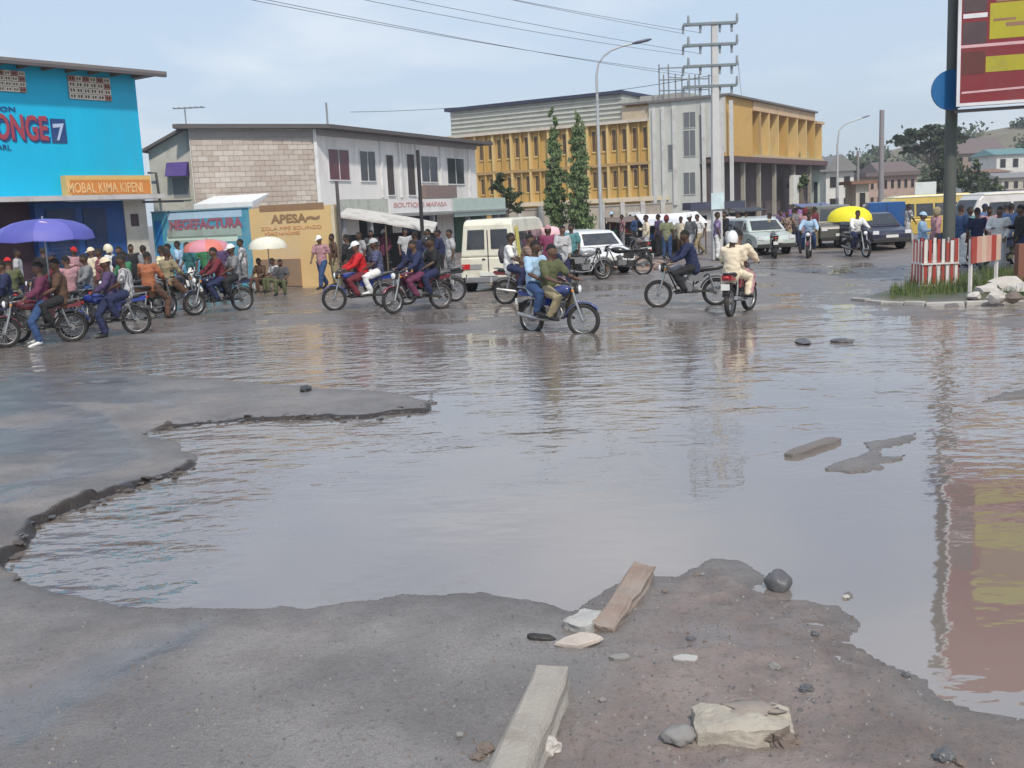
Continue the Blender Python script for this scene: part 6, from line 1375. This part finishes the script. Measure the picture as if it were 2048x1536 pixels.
def stall(px0, px1, ytop, Y, roofm, label, slope=.3, depth=2.2, goods=True, hgt=None):
    a = W(px0, ytop, Y); b = W(px1, ytop, Y); z0 = gz(a.x, Y); f = Facade((a.x, Y), (b.x, Y)); L_ = f.L; zt_ = a.z
    r = empty('market_stall', ((a.x + b.x) / 2, Y, z0), label, 'market stall', 'market stalls')
    m = MB(); nu = 8; vs = []
    for k in range(5):
        for i in range(nu + 1): vs.append(f.p(L_ * i / nu, .4 - (depth + .4) * k / 4, zt_ - slope + slope * k / 4 - .05 * math.sin(math.pi * i / nu) - .03 * mnoise.noise(V(i, k, px0))))
    n0 = len(vs); vs += [v + V(0, 0, .03) for v in vs]; fs = []
    for k in range(4):
        for i in range(nu): q = (k * (nu + 1) + i, k * (nu + 1) + i + 1, (k + 1) * (nu + 1) + i + 1, (k + 1) * (nu + 1) + i); fs += [q[::-1], tuple(x + n0 for x in q)]
    for i in range(nu): fs += [(i, i + 1, i + 1 + n0, i + n0)]
    m.add(vs, fs, 0, True); m.build('roof', roofm, r)
    for u in (.08, L_ - .08):
        for n_, zz_ in ((.3, zt_ - slope), (-depth + .1, zt_)): q = MB(); q.tube([f.p(u, n_, z0 - .05), f.p(u, n_, zz_ - .02)], .03, 6); q.build('post', wood, r)
    m = MB(); f.box(m, .15, L_ - .15, z0 + .66, z0 + .70, -.8, .1); m.build('table', wood, r)
    for u in (.2, L_ - .2): q = MB(); f.box(q, u - .03, u + .03, z0, z0 + .657, -.7, -.64); q.build('leg', wood, r)
    m = MB(); f.box(m, .1, L_ - .1, z0, zt_ - .3, -depth + .02, -depth + .05); m.build('back_cloth', M('dark_back_cloth', (.05, .05, .055), dirt=.4), r)
    return r, f, z0
gm = [M('crate_blue', (.03, .12, .35)), M('crate_red', (.40, .05, .04)), M('sack_white', (.62, .60, .54)), M('basket_straw', (.42, .30, .15)), M('basin_green', (.05, .25, .12))]
gn = ['blue crate', 'red crate', 'white sack', 'straw basket', 'green basin']
ST = [(1284, 1412, 430, 45, M('white_tarpaulin', (.82, .79, .79), rough=.5, dirt=.15), 'stall with a bright white tarpaulin roof, left of the concrete pole', .45),
      (1500, 1560, 434, 57, M('grey_tarpaulin', (.34, .35, .36)), 'stall with a grey tarpaulin roof right of the pale green car', .2),
      (1562, 1640, 430, 68, M('plum_tarpaulin', (.13, .07, .13)), 'stall with a plum tarpaulin roof in the market crowd', .25),
      (1600, 1665, 408, 76, M('blue_grey_tarpaulin', (.12, .15, .28)), 'stall with a blue grey roof behind the plum one', .25),
      (1215, 1280, 436, 54, M('brown_tarpaulin', (.16, .12, .10)), 'stall with a brown roof under the foot of the yellow building', .2),
      (1470, 1530, 416, 64, M('black_tarpaulin', (.04, .045, .06)), 'stall with a black roof behind the pale green car', .2),
      (1895, 1990, 414, 74, M('pale_grey_tarpaulin', (.55, .54, .52)), 'stall with a pale grey roof behind the crowd on the right', .2),
      (1998, 2090, 410, 72, M('lavender_tarpaulin', (.50, .48, .58)), 'stall with a lavender roof at the right edge', .2)]
for i, (a, b, y, Y, mt_, lb, sl) in enumerate(ST):
    r, f, z0 = stall(a, b, y, Y, mt_, lb, sl)
    for k in range(3):
        u = f.L * (k + .8) / 3.6; gi = (i + k * 2) % 5; m = MB(); p = f.p(u, -.3, z0 + .70)
        if gi < 2: m.box((p.x - .2, p.y - .15, p.z), (p.x + .2, p.y + .15, p.z + .22))
        elif gi == 2: m.blob((p.x, p.y, p.z + .15), (.22, .18, .17), rough=.3, seed=i)
        else: m.lathe([(.0, .0), (.14, .0), (.22, .16), (.20, .16), (.13, .02)], (p.x, p.y, p.z), 14)
        o = m.build(('crate', 'crate', 'sack', 'basket', 'basin')[gi], gm[gi])
        tag(o, '%s, %s on the table of the %s' % (gn[gi], ('leftmost', 'middle', 'rightmost')[k], lb.split(',')[0].split(' in the')[0].split(' behind')[0].split(' under')[0].split(' right of')[0].split(' at the')[0]), gn[gi].split()[-1], 'goods on the stall tables')
# sloping sheet awning in front of the white shops
a = W(682, 428, 40.5); b = W(870, 458, 40.5); r = empty('awning', ((a.x + b.x) / 2, 40.5, 0), 'sloping grimy sheet awning over the dark stall before the white shops', 'awning')
m = MB(); vs = []
for k in range(2):
    for i in range(9):
        t = i / 8; z = a.z + (b.z - a.z) * t ** 1.2; vs += [V(a.x + (b.x - a.x) * t, 39.4, z - .12 - .02 * (i % 2)), V(a.x + (b.x - a.x) * t, 42.2, z + .18)] if k == 0 else [V(a.x + (b.x - a.x) * t, 39.4, z - .06 - .02 * (i % 2)), V(a.x + (b.x - a.x) * t, 42.2, z + .23)]
fs = []
for i in range(8):
    q = (2 * i, 2 * i + 2, 2 * i + 3, 2 * i + 1); fs += [q, tuple(x + 18 for x in q)[::-1], (2 * i, 2 * i + 18, 2 * i + 20, 2 * i + 2)]
m.add(vs, fs); m.build('sheet', M('worn_awning_sheet', (.56, .53, .48), rough=.7, dirt=.7, scale=3), r)
for x, y in ((a.x + .1, 39.5), (b.x - .15, 39.5), ((a.x + b.x) / 2, 39.5)): m = MB(); z = a.z + (b.z - a.z) * ((x - a.x) / (b.x - a.x)) ** 1.2; m.tube([V(x, y, 0), V(x, y, z - .14)], .035, 6); m.build('post', wood, r)
m = MB(); m.box((a.x, 41.9, 0), (b.x, 42.0, b.z - .1)); m.build('back_cloth', M('dark_back_cloth', ()), r)

# ------------------------------------------------------------------ crowd and parked motorcycles further off
rnd = random.Random(11); used = set()
def crowd(zone, spots, place_):
    cols = ['navy', 'black', 'grey', 'lgrey', 'brown', 'olive', 'khaki', 'maroon', 'plum', 'purple', 'white', 'lblue', 'jeans', 'teal', 'cream', 'pink']; tro = ['jeans', 'navy', 'black', 'khaki', 'grey', 'brown', 'white', 'lgrey']
    for (x, y) in spots:
        while True:
            s_ = rnd.choice(cols); t_ = rnd.choice(tro); k = (s_, t_, place_)
            if k not in used and s_ != t_: used.add(k); break
        nmz = {'lblue': 'light blue', 'lgrey': 'pale grey', 'jeans': 'denim blue'}; hd_ = rnd.choice(('hair', 'hair', 'hair', 'hair', 'hair', 'cap', 'scarf'))
        person(rnd.choice(('stand', 'stand_bent_arm', 'walk', 'walk_long')), gp(x + rnd.uniform(-4, 4), y), rnd.uniform(0, 360), s_, t_, 'person in %s top and %s trousers %s' % (nmz.get(s_, s_), nmz.get(t_, t_), place_), 'people in the market crowd', head=hd_, hcol=rnd.choice(('white', 'maroon', 'lblue', 'khaki', 'navy')), sc=rnd.uniform(.93, 1.04))
crowd('a', [(1296, 520), (1318, 515), (1338, 520), (1362, 514), (1384, 518), (1402, 512)], 'under the white tarpaulin')
crowd('b', [(1432, 522), (1452, 512), (1474, 506), (1490, 502)], 'between concrete pole and pale green car')
crowd('c', [(1545, 508), (1562, 502), (1580, 506), (1596, 498), (1612, 508), (1628, 500), (1644, 494), (1588, 488), (1606, 486)], 'between pale green and olive cars')
crowd('d', [(1704, 488), (1722, 482), (1800, 486), (1815, 492)], 'between the parked vehicles')
crowd('e', [(1842, 536), (1866, 528)], 'behind the guard fence')
crowd('f', [(1918, 534), (1936, 524), (1952, 540), (1978, 526), (1996, 545), (2020, 528), (2040, 546), (1962, 506), (2008, 510), (2038, 508)], 'right of the billboard pole')
crowd('g', [(1226, 496), (1244, 500), (1262, 494), (1276, 504)], 'before the stall with the brown roof')
for i, (x, y, a, c, l) in enumerate(((1168, 562, 20, 'grey', 'dusty grey parked motorcycle in front of the white hatchback'), (1248, 552, 170, 'black', 'black parked motorcycle by the foot of the street lamp'), (1300, 508, 200, 'navy', 'navy parked motorcycle at the left end of the white tarpaulin stall'),
    (1350, 506, 30, 'maroon', 'maroon parked motorcycle before the white tarpaulin stall'), (1548, 516, 80, 'black', 'black parked motorcycle right of the pale green car'), (2010, 530, 160, 'navy', 'navy parked motorcycle right of the striped barrier'), (1284, 528, 100, 'brown', 'brown parked motorcycle seen end on beside the rubble'))):
    bike(gp(x, y), a, c, l, far=True)
fb_ = bike(gp(1714, 514), -80, 'black', 'motorcycle ridden towards the flood in front of the dark cars', far=True); rider_at(fb_, 'ride', 'white', 'navy', 'rider in white shirt in front of the dark cars')
fb_ = bike(gp(1618, 516), -110, 'maroon', 'maroon motorcycle ridden out of the market crowd', far=True); rider_at(fb_, 'ride', 'lblue', 'jeans', 'rider in light blue shirt coming out of the market crowd')

# ------------------------------------------------------------------ guard fence round the billboard pole, striped barrier, verge
redf = M('barrier_red', (.38, .045, .03), rough=.6, dirt=.5); whf = M('barrier_white', (.70, .66, .62), rough=.6, dirt=.35)
gA = G(1846, 576, .12); gB = G(1916, 573, .12); fg = Facade(gA, gB); dpt = 0.8
root = empty('guard_fence', fg.p(fg.L / 2, -dpt / 2, .12), 'red and white guard fence of upright boards round the billboard pole', 'fence')
zt_ = fg.hit(1880, 482)[1]; zm = fg.hit(1880, 527)[1]
sides = [(fg, fg.L), (Facade(fg.p(0, 0, 0), fg.p(0, -dpt, 0)), dpt), (Facade(fg.p(fg.L, 0, 0), fg.p(fg.L, -dpt, 0)), dpt), (Facade(fg.p(0, -dpt, 0), fg.p(fg.L, -dpt, 0)), fg.L)]
for si, (f, L_) in enumerate(sides):
    n = 8 if L_ < 1 else 9; w = L_ / n
    for i in range(n):
        top = zt_ + .05 * math.sin(i * 2.1 + si); c = redf if (i + si) % 2 else whf
        fbx(f, i * w + .016, (i + 1) * w - .016, zm + .02, top, -.02 if f is fg else -.012, .0, c, 'upper_board', root)
        fbx(f, i * w + .016, (i + 1) * w - .016, .14, zm - .02, -.02 if f is fg else -.012, .0, whf if (i + si) % 2 else redf, 'lower_board', root)
    for z in (.13, zm - .018): fbx(f, .0, L_, z, z + .036 if z > .2 else z + .05, .003, .03, whf, 'rail', root)
sA = G(1940, 588, .12); sB = G(1996, 578, .12); fs_ = Facade(sA, sB); root = empty('striped_barrier', sA, 'striped barrier board on two white posts right of the guard fence', 'barrier')
z1, z0 = fs_.hit(1965, 472)[1], fs_.hit(1965, 524)[1]
for i in range(6):
    w = (fs_.L + .04) / 6; fbx(fs_, -.02 + i * w, -.02 + (i + 1) * w - .004, z0, z1, .003, .03, (redf, M('barrier_faded_pink', (.55, .30, .24)), M('barrier_faded_cream', (.58, .42, .32)), M('barrier_faded_pink', ()), redf, M('barrier_faded_cream', ()))[i], 'board', root)
for u in (.05, fs_.L - .05): fbx(fs_, u - .03, u + .03, .0, z1 - .05, -.06, 0, whf, 'post', root)
p_ = G(2042, 566, .12); m = MB(); m.box((p_.x - .12, p_.y - .1, .02), (p_.x + .25, p_.y + .1, 1.0)); o = m.build('marker_block', M('rusty_block', (.22, .09, .06), dirt=.5)); tag(o, 'rusty brown block post standing at the right edge of the verge', 'post')
# kerb stones along the verge
kst = M('pale_kerb', (.42, .40, .37), rough=.9, dirt=.5, bump=.4); n = 0
pts = [G(x, y) for x, y in ((1706, 601), (1770, 609), (1850, 612), (1930, 611), (2010, 608), (2110, 610), (2240, 616))]; root = empty('verge_kerb', pts[0], 'low pale kerb stones edging the grass verge by the billboard', 'kerb')
for a, b in zip(pts, pts[1:]):
    L_ = (b - a).length; k = max(1, round(L_ / .55)); d = (b - a) / k; yaw = math.atan2(d.y, d.x)
    for i in range(k):
        q = MB(); q.box((.01, -.07, -.05), (d.length - .01, .07, .075 + random.uniform(-.015, .015))); o = q.build('kerb_stone', kst, root, bevel=.015, world=False); o.location = a + d * i - root.location + V(0, 0, random.uniform(-.01, .01)); o.rotation_euler = (random.uniform(-.04, .04), random.uniform(-.02, .02), yaw + random.uniform(-.03, .03))
stone = [M('pale_stone', (.50, .47, .43), rough=.9, dirt=.4, bump=.6, fine=25), M('grey_stone', (.24, .23, .22), rough=.9, bump=.6, fine=25), M('brown_stone', (.17, .135, .115), rough=.9, bump=.6, fine=25), M('dark_wet_stone', (.10, .10, .105), rough=.45, bump=.5, fine=25)]
for i, (x, y, rr, mi_, lb) in enumerate(((1975, 590, .22, 0, 'pale rock at the left end of the heap on the verge'), (2010, 584, .30, 0, 'big pale rock topping the heap on the verge'), (2044, 590, .26, 0, 'pale rock at the right edge of the verge'), (1995, 602, .16, 0, 'small pale rock at the front of the verge heap'), (2026, 602, .15, 2, 'brown rock at the front of the verge heap'), (1948, 598, .12, 0, 'small pale rock beside the striped barrier leg'))):
    p = G(x, y, .1); m = MB(); m.blob((p.x, p.y, .12 + rr * .3), (rr * 1.2, rr, rr * .7), rough=.5, seed=i, sub=2, smooth=False); tag(m.build('rock', stone[mi_]), lb, 'rock', 'pale rocks on the verge')
# rubble by the roadside
for i, (x, y, rr, lb) in enumerate(((1236, 530, .30, 'brown rubble lump at the left end of the roadside heap'), (1262, 524, .36, 'tallest brown rubble lump of the roadside heap'), (1292, 532, .30, 'brown rubble lump in the middle of the roadside heap'), (1320, 528, .28, 'brown rubble lump at the right end of the roadside heap'), (1348, 536, .20, 'small rubble lump beside the concrete pole foot'))):
    p = G(x, y + 8); m = MB(); m.blob((p.x, p.y, rr * .25), (rr * 1.5, rr, rr * .6), rough=.7, seed=i + 30, sub=3, smooth=False); tag(m.build('rubble_lump', M('rubble_brown', (.27, .20, .17), rough=.95, bump=.8, dirt=.5)), lb, 'rubble', 'roadside rubble heap')
# grass on the verge
rg = random.Random(3); m = MB()
ps = [G(rg.uniform(1780, 2500), rg.uniform(545, 606)) for _ in range(16000)]
ok = inside(np.array([p.x for p in ps]), np.array([p.y for p in ps]), VERGE); zs = gzs(ps)
for p, z, o_ in zip(ps, zs, ok):
    dd = mnoise.noise(V(p.x * 1.0, p.y * 1.0, 0))
    if dd < -.12 or not o_ or z < .07: continue
    h = rg.uniform(.07, .24) * (1 + dd); a = rg.uniform(0, 6.28); l = rg.uniform(-.07, .07); z = float(z)
    m.add([(p.x - .010 * math.cos(a), p.y - .010 * math.sin(a), z - .01), (p.x + .010 * math.cos(a), p.y + .010 * math.sin(a), z - .01), (p.x + l, p.y + l * .5, z + h)], [(0, 1, 2)], 0 if rg.random() < .6 else 1)
tag(m.build('grass', [foliage_mat('grass_blade', (.075, .13, .03), (.05, .07, .02)), foliage_mat('grass_dry', (.16, .17, .06), (.12, .10, .05))]), 'patchy green grass on the verge round the billboard pole', 'grass', kind='stuff')

# ------------------------------------------------------------------ foreground: kerb blocks, slabs, stones
kc = M('kerb_concrete', (.34, .31, .27), rough=.9, scale=6, dirt=.8, dirtcol=(.22, .18, .15), bump=.9, fine=60)
kb = M('kerb_mud_stained', (.29, .245, .21), rough=.9, scale=5, dirt=.8, dirtcol=(.24, .14, .10), bump=.8, fine=60)
def rough_box(L_, w, h, seed, amt=.006, cuts=(14, 4, 3), cham=.012, taper=0):
    m = MB(); nx_, ny_, nz_ = cuts; bm = bmesh.new(); bmesh.ops.create_cube(bm, size=1)
    bmesh.ops.subdivide_edges(bm, edges=[e for e in bm.edges], cuts=6, use_grid_fill=True)
    for v in bm.verts:
        c = v.co.copy(); x, y, z = c.x * L_, c.y * w, c.z * h
        e = sum(1 for q, s_ in ((abs(c.x), 1), (abs(c.y), 1), (abs(c.z), 1)) if q > .499)
        if e >= 2: k = cham; x -= math.copysign(k, x) if abs(c.x) > .499 else 0; y -= math.copysign(k, y) if abs(c.y) > .499 else 0; z -= math.copysign(k, z) if abs(c.z) > .499 else 0
        if z > 0: y *= 1 - taper
        nn = V(x * 9 + seed, y * 9, z * 9); d_ = V(mnoise.noise(nn), mnoise.noise(nn + V(5, 0, 0)), mnoise.noise(nn + V(0, 5, 0))) * amt
        d_ += V(mnoise.noise(nn * 3.1), mnoise.noise(nn * 3.1 + V(5, 0, 0)), mnoise.noise(nn * 3.1 + V(0, 5, 0))) * amt * .5
        v.co = V(x, y, z) + d_
    m.add([v.co for v in bm.verts], [tuple(v.index for v in f.verts) for f in bm.faces], 0, False); bm.free(); return m
def put(name, mb, mat, loc, rot, label, cat, group=None):
    o = place(name, mb.mesh(name, mat)); o.location = loc; o.rotation_euler = rot; return tag(o, label, cat, group)
def block_between(pA, pB, w, h, z_off, mat, label, seed, tilt=0, roll=0, amt=.006, taper=0):
    d = pB - pA; L_ = math.hypot(d.x, d.y); c = (pA + pB) / 2; c.z = z_off + h / 2 + gz(c.x, c.y)
    return put('kerb_block', rough_box(L_, w, h, seed, amt, taper=taper), mat, c, (roll, -tilt, math.atan2(d.y, d.x)), label, 'kerb block', 'broken kerb blocks in the foreground')
block_between(G(985, 1640, .1), G(1107, 1352, .1), .195, .18, -.06, kc, 'long pale kerb block running out of the bottom of the picture', 2, tilt=.0, amt=.013, taper=.12)
block_between(G(1205, 1256, .05), G(1288, 1142, .05), .155, .13, -.045, kb, 'mud stained kerb block pointing into the water', 5, tilt=.03, roll=.12, amt=.020, taper=.15)
block_between(G(1150, 1262, .03), G(1196, 1232, .03), .19, .08, -.02, M('pale_broken_kerb', (.42, .41, .39), rough=.9, bump=.7), 'short broken grey piece between the two kerb blocks', 8, roll=-.1, amt=.016)
block_between(G(1576, 915), G(1674, 882), .13, .09, -.04, M('dark_kerb', (.16, .14, .13), rough=.6), 'dark kerb piece lying in the shallow water left of the mud island', 9, amt=.01)
def shard(L_, w, h, seed):
    rn = random.Random(seed); n = 8; m = MB(); ang_ = [2 * math.pi * (k + rn.uniform(-.28, .28)) / n for k in range(n)]
    rads = [rn.uniform(.78, 1.12) for _ in range(n)]; rows = []
    for z, sc_ in ((-.5, .93), (-.1, 1.0), (.32, .97), (.5, .86)):
        rows.append([V(math.cos(a) * L_ / 2 * r_ * sc_ * rn.uniform(.96, 1.04), math.sin(a) * w / 2 * r_ * sc_ * rn.uniform(.96, 1.04), z * h * rn.uniform(.8, 1.2)) for a, r_ in zip(ang_, rads)])
    vs = [v for r_ in rows for v in r_]; fs = [(i * n + k, i * n + (k + 1) % n, (i + 1) * n + (k + 1) % n, (i + 1) * n + k) for i in range(3) for k in range(n)]
    c0 = len(vs); vs += [V(0, 0, -h * .5), V(L_ * .05, 0, h * .56)]; fs += [(c0, (k + 1) % n, k) for k in range(n)] + [(c0 + 1, 3 * n + k, 3 * n + (k + 1) % n) for k in range(n)]
    m.add(vs, fs); return m
def slab(px, py, L_, w, h, yaw, tilt, mat, label, seed, z=0, cat='slab'):
    p = GG(px, py); L_ *= 1.13; w *= 1.13; return put('slab', shard(L_, w, h, seed), mat, (p.x, p.y, p.z + h * .4 + z), (tilt[0], tilt[1], yaw), label, cat, 'broken slabs round the kerb blocks')
slab(1163, 1290, .235, .11, .03, .08, (.10, -.05), M('pinkish_slab', (.50, .43, .38), rough=.85, bump=.6, dirt=.5), 'pale pinkish slab tilted over a dark gap beside the kerb blocks', 3, .012)
slab(1080, 1278, .15, .07, .035, -.1, (.0, .12), M('black_mud_lump', (.03, .027, .025), rough=.6, bump=.8), 'black broken asphalt lump at the left of the pinkish slab', 4, -.01)
slab(1240, 1316, .10, .05, .02, .1, (.1, 0), stone[1], 'small grey slab right of the pinkish slab', 6, -.004)
slab(1372, 1318, .13, .07, .018, -.3, (.05, 0), M('pale_broken_kerb', ()), 'thin pale slab lying flat between the kerb blocks and the mud', 7, -.003)
slab(1382, 1280, .06, .04, .02, .4, (.1, .1), stone[3], 'small dark slab above the thin pale slab', 12, -.003)
# pale concrete lump
p = GG(1492, 1478); m = MB(); bm = bmesh.new(); bmesh.ops.create_cube(bm, size=1); bmesh.ops.subdivide_edges(bm, edges=bm.edges[:], cuts=11, use_grid_fill=True)
for v in bm.verts:
    c = v.co; x = c.x * .41; y = c.y * .25; z = c.z * .10 + .045
    rr = max(0, abs(c.x) * 2 - .7) / .3; r2 = max(0, abs(c.y) * 2 - .7) / .3
    if z > .03: z -= .02 * rr ** 2 + .015 * r2 ** 2 + (.035 * max(0, c.x * 2 - .35) if c.y < .1 else 0)
    x *= 1 - .05 * r2 ** 2; y *= 1 - .10 * rr ** 2
    if c.x > .15 and c.y < 0: y *= .86
    nn = V(x * 11, y * 11, z * 11); q = V(mnoise.noise(nn), mnoise.noise(nn + V(7, 0, 0)), mnoise.noise(nn + V(0, 7, 0))) * .012 + V(mnoise.noise(nn * 3.3), mnoise.noise(nn * 3.3 + V(7, 0, 0)), mnoise.noise(nn * 3.3 + V(0, 7, 0))) * .006
    v.co = V(x, y, z) + q
m.add([v.co for v in bm.verts], [tuple(v.index for v in f.verts) for f in bm.faces], 0, False); bm.free()
put('concrete_lump', m, M('pale_lump', (.38, .345, .285), rough=.9, scale=9, dirt=.95, dirtcol=(.25, .21, .18), bump=.6, fine=80), (p.x, p.y + .06, p.z - .01), (0, .0, -.10), 'large pale lump of broken concrete half covered with mud, bottom right', 'concrete lump')
lump = bpy.data.objects['concrete_lump']; m = MB(); m.blob((.035, .055, .090), (.13, .065, .020), rough=.6, seed=4, sub=3); place('mud_patch', m.mesh('mud_patch', M('mud_patch', (.27, .23, .20), rough=.7)), lump, False)
m = MB(); m.blob((.14, -.10, .03), (.07, .03, .05), rough=.9, seed=9, sub=3, smooth=False); place('broken_corner', m.mesh('broken_corner', M('brown_stone', ())), lump, False)
def rockat(px, py, r_, mat, label, seed, sm_=False, z=0, name='stone'):
    r_ = tuple(q * 1.13 for q in r_); p = GG(px, py); m = MB(); m.blob((0, 0, 0), r_, rough=.35, seed=seed, sub=3, smooth=sm_); return put(name, m, mat, (p.x, p.y, max(p.z, 0) + r_[2] * .45 + z), (0, 0, seed), label, 'stone')
rockat(1556, 1176, (.072, .06, .065), stone[3], 'dark rounded stone standing in the shallow water, right of the mud bank', 2, True)
rockat(1360, 1478, (.052, .062, .035), stone[1], 'round grey stone left of the pale concrete lump', 5, True)
rockat(612, 780, (.13, .07, .035), M('black_wet_stone', (.025, .025, .025), rough=.4), 'small black stone on the asphalt tongue', 8)
rockat(1606, 686, (.22, .1, .04), stone[3], 'flat dark stone in the middle of the flood, left one of two', 11); rockat(1684, 684, (.16, .09, .035), stone[3], 'flat dark stone in the middle of the flood, right one of two', 12)
rockat(1692, 1196, (.022, .016, .012), stone[0], 'small white chip at the water edge, right of the dark rounded stone', 13)
rockat(1800, 388 + 745, (.0, .0, .0), stone[0], 'x', 1) if False else None
for i, (x, y, s_, mi_, lb) in enumerate(((972, 1502, .030, 2, 'brown stone left of the long pale kerb block'), (955, 1518, .022, 2, 'smaller brown stone at the bottom beside the long kerb block'), (920, 1472, .014, 1, 'pebble left of the long kerb block'), (1548, 1335, .022, 1, 'grey stone on the mud above the pale lump'), (1614, 1380, .024, 3, 'dark stone right of the pale lump'),
    (1600, 1422, .012, 3, 'tiny dark stone touching the right side of the pale lump'), (1812, 1352, .016, 3, 'dark stone at the edge of the shallow water on the right'), (1205, 1402, .014, 1, 'pebble on the mud right of the long kerb block'), (1890, 1518, .035, 3, 'dark stone at the bottom right corner'), (1920, 1528, .02, 2, 'brown stone at the bottom right corner'), (1330, 1185, .016, 2, 'brown stone on the mud bank by the stained kerb block'), (1395, 1152, .018, 2, 'brown stone on top of the mud bank'),
    (1630, 1270, .018, 3, 'dark stone on the right flank of the mud bank'), (1090, 1500, .05, 0, 'pale stone chunk at the right foot of the long kerb block'))):
    rockat(x, y, (s_ * 1.2, s_, s_ * .7), stone[mi_], lb, i + 40, name='pebble' if s_ < .02 else 'stone')
# loose grit: too many and too small to count
rg = random.Random(9); m = MB(); ps = []
while len(ps) < 2400:
    x = rg.uniform(60, 2040); y = rg.uniform(1200, 1535) if rg.random() < .8 else rg.uniform(880, 1200)
    if rg.random() > (.95 if 850 < x < 1900 else .35): continue
    ps.append(G(x, y, .03))
for p, z in zip(ps, gzs(ps)):
    if z < .004: continue
    z = float(z); s_ = rg.choice((.004, .005, .006, .008, .012)); a = rg.uniform(0, 6.28)
    q = [V(p.x + s_ * math.cos(a + k * 1.57) * rg.uniform(.7, 1.2), p.y + s_ * math.sin(a + k * 1.57) * rg.uniform(.7, 1.2), z - .002) for k in range(4)]; t = V(p.x + rg.uniform(-.3, .3) * s_, p.y, z + s_ * .8)
    m.add(q + [t], [(0, 1, 4), (1, 2, 4), (2, 3, 4), (3, 0, 4)], rg.randrange(3))
tag(m.build('grit', [stone[1], stone[2], stone[3]]), 'loose grit and pebbles scattered over the near ground', 'grit', kind='stuff')
# broken asphalt crumbs lying along the edge of the laid surface
rg = random.Random(17); m = MB(); E_ = [LAKE[i] for i in range(0, 7)], [LAKE[i] for i in range(8, 17)]
for E in E_:
    for a, b in zip(E, E[1:]):
        for _ in range(int(math.hypot(b[0] - a[0], b[1] - a[1]) / 7)):
            t = rg.random(); p = G(a[0] + (b[0] - a[0]) * t + rg.gauss(0, 3), a[1] + (b[1] - a[1]) * t + rg.gauss(1, 4)); s_ = rg.choice((.010, .012, .016, .020, .028, .040)); h = gz(p.x, p.y)
            m.blob((p.x, p.y, h + s_ * .2), (s_ * rg.uniform(.8, 1.6), s_, s_ * .5), rough=.9, seed=rg.random() * 50, sub=1, mi=rg.randrange(2), smooth=False)
tag(m.build('asphalt_crumbs', [stone[3], M('asphalt_crumb', (.085, .072, .065), rough=.8, bump=.5)]), 'crumbs of broken asphalt along the edge of the laid surface', 'rubble', kind='stuff')
# air: even haze over the whole scene
hzm = bpy.data.materials.new('air_haze'); hzm.use_nodes = True; t_ = hzm.node_tree; t_.nodes.remove(t_.nodes['Principled BSDF']); pv = t_.nodes.new('ShaderNodeVolumePrincipled')
pv.inputs['Color'].default_value = (.90, .93, 1.0, 1); pv.inputs['Density'].default_value = 0.0006; pv.inputs['Anisotropy'].default_value = .2
t_.links.new(pv.outputs[0], t_.nodes['Material Output'].inputs['Volume'])
m = MB(); m.box((-420, -60, -9), (420, 620, 48)); hz_ = m.build('haze', hzm); tag(hz_, kind='stuff')
scene.cycles.volume_step_rate = 10; scene.cycles.volume_max_steps = 64
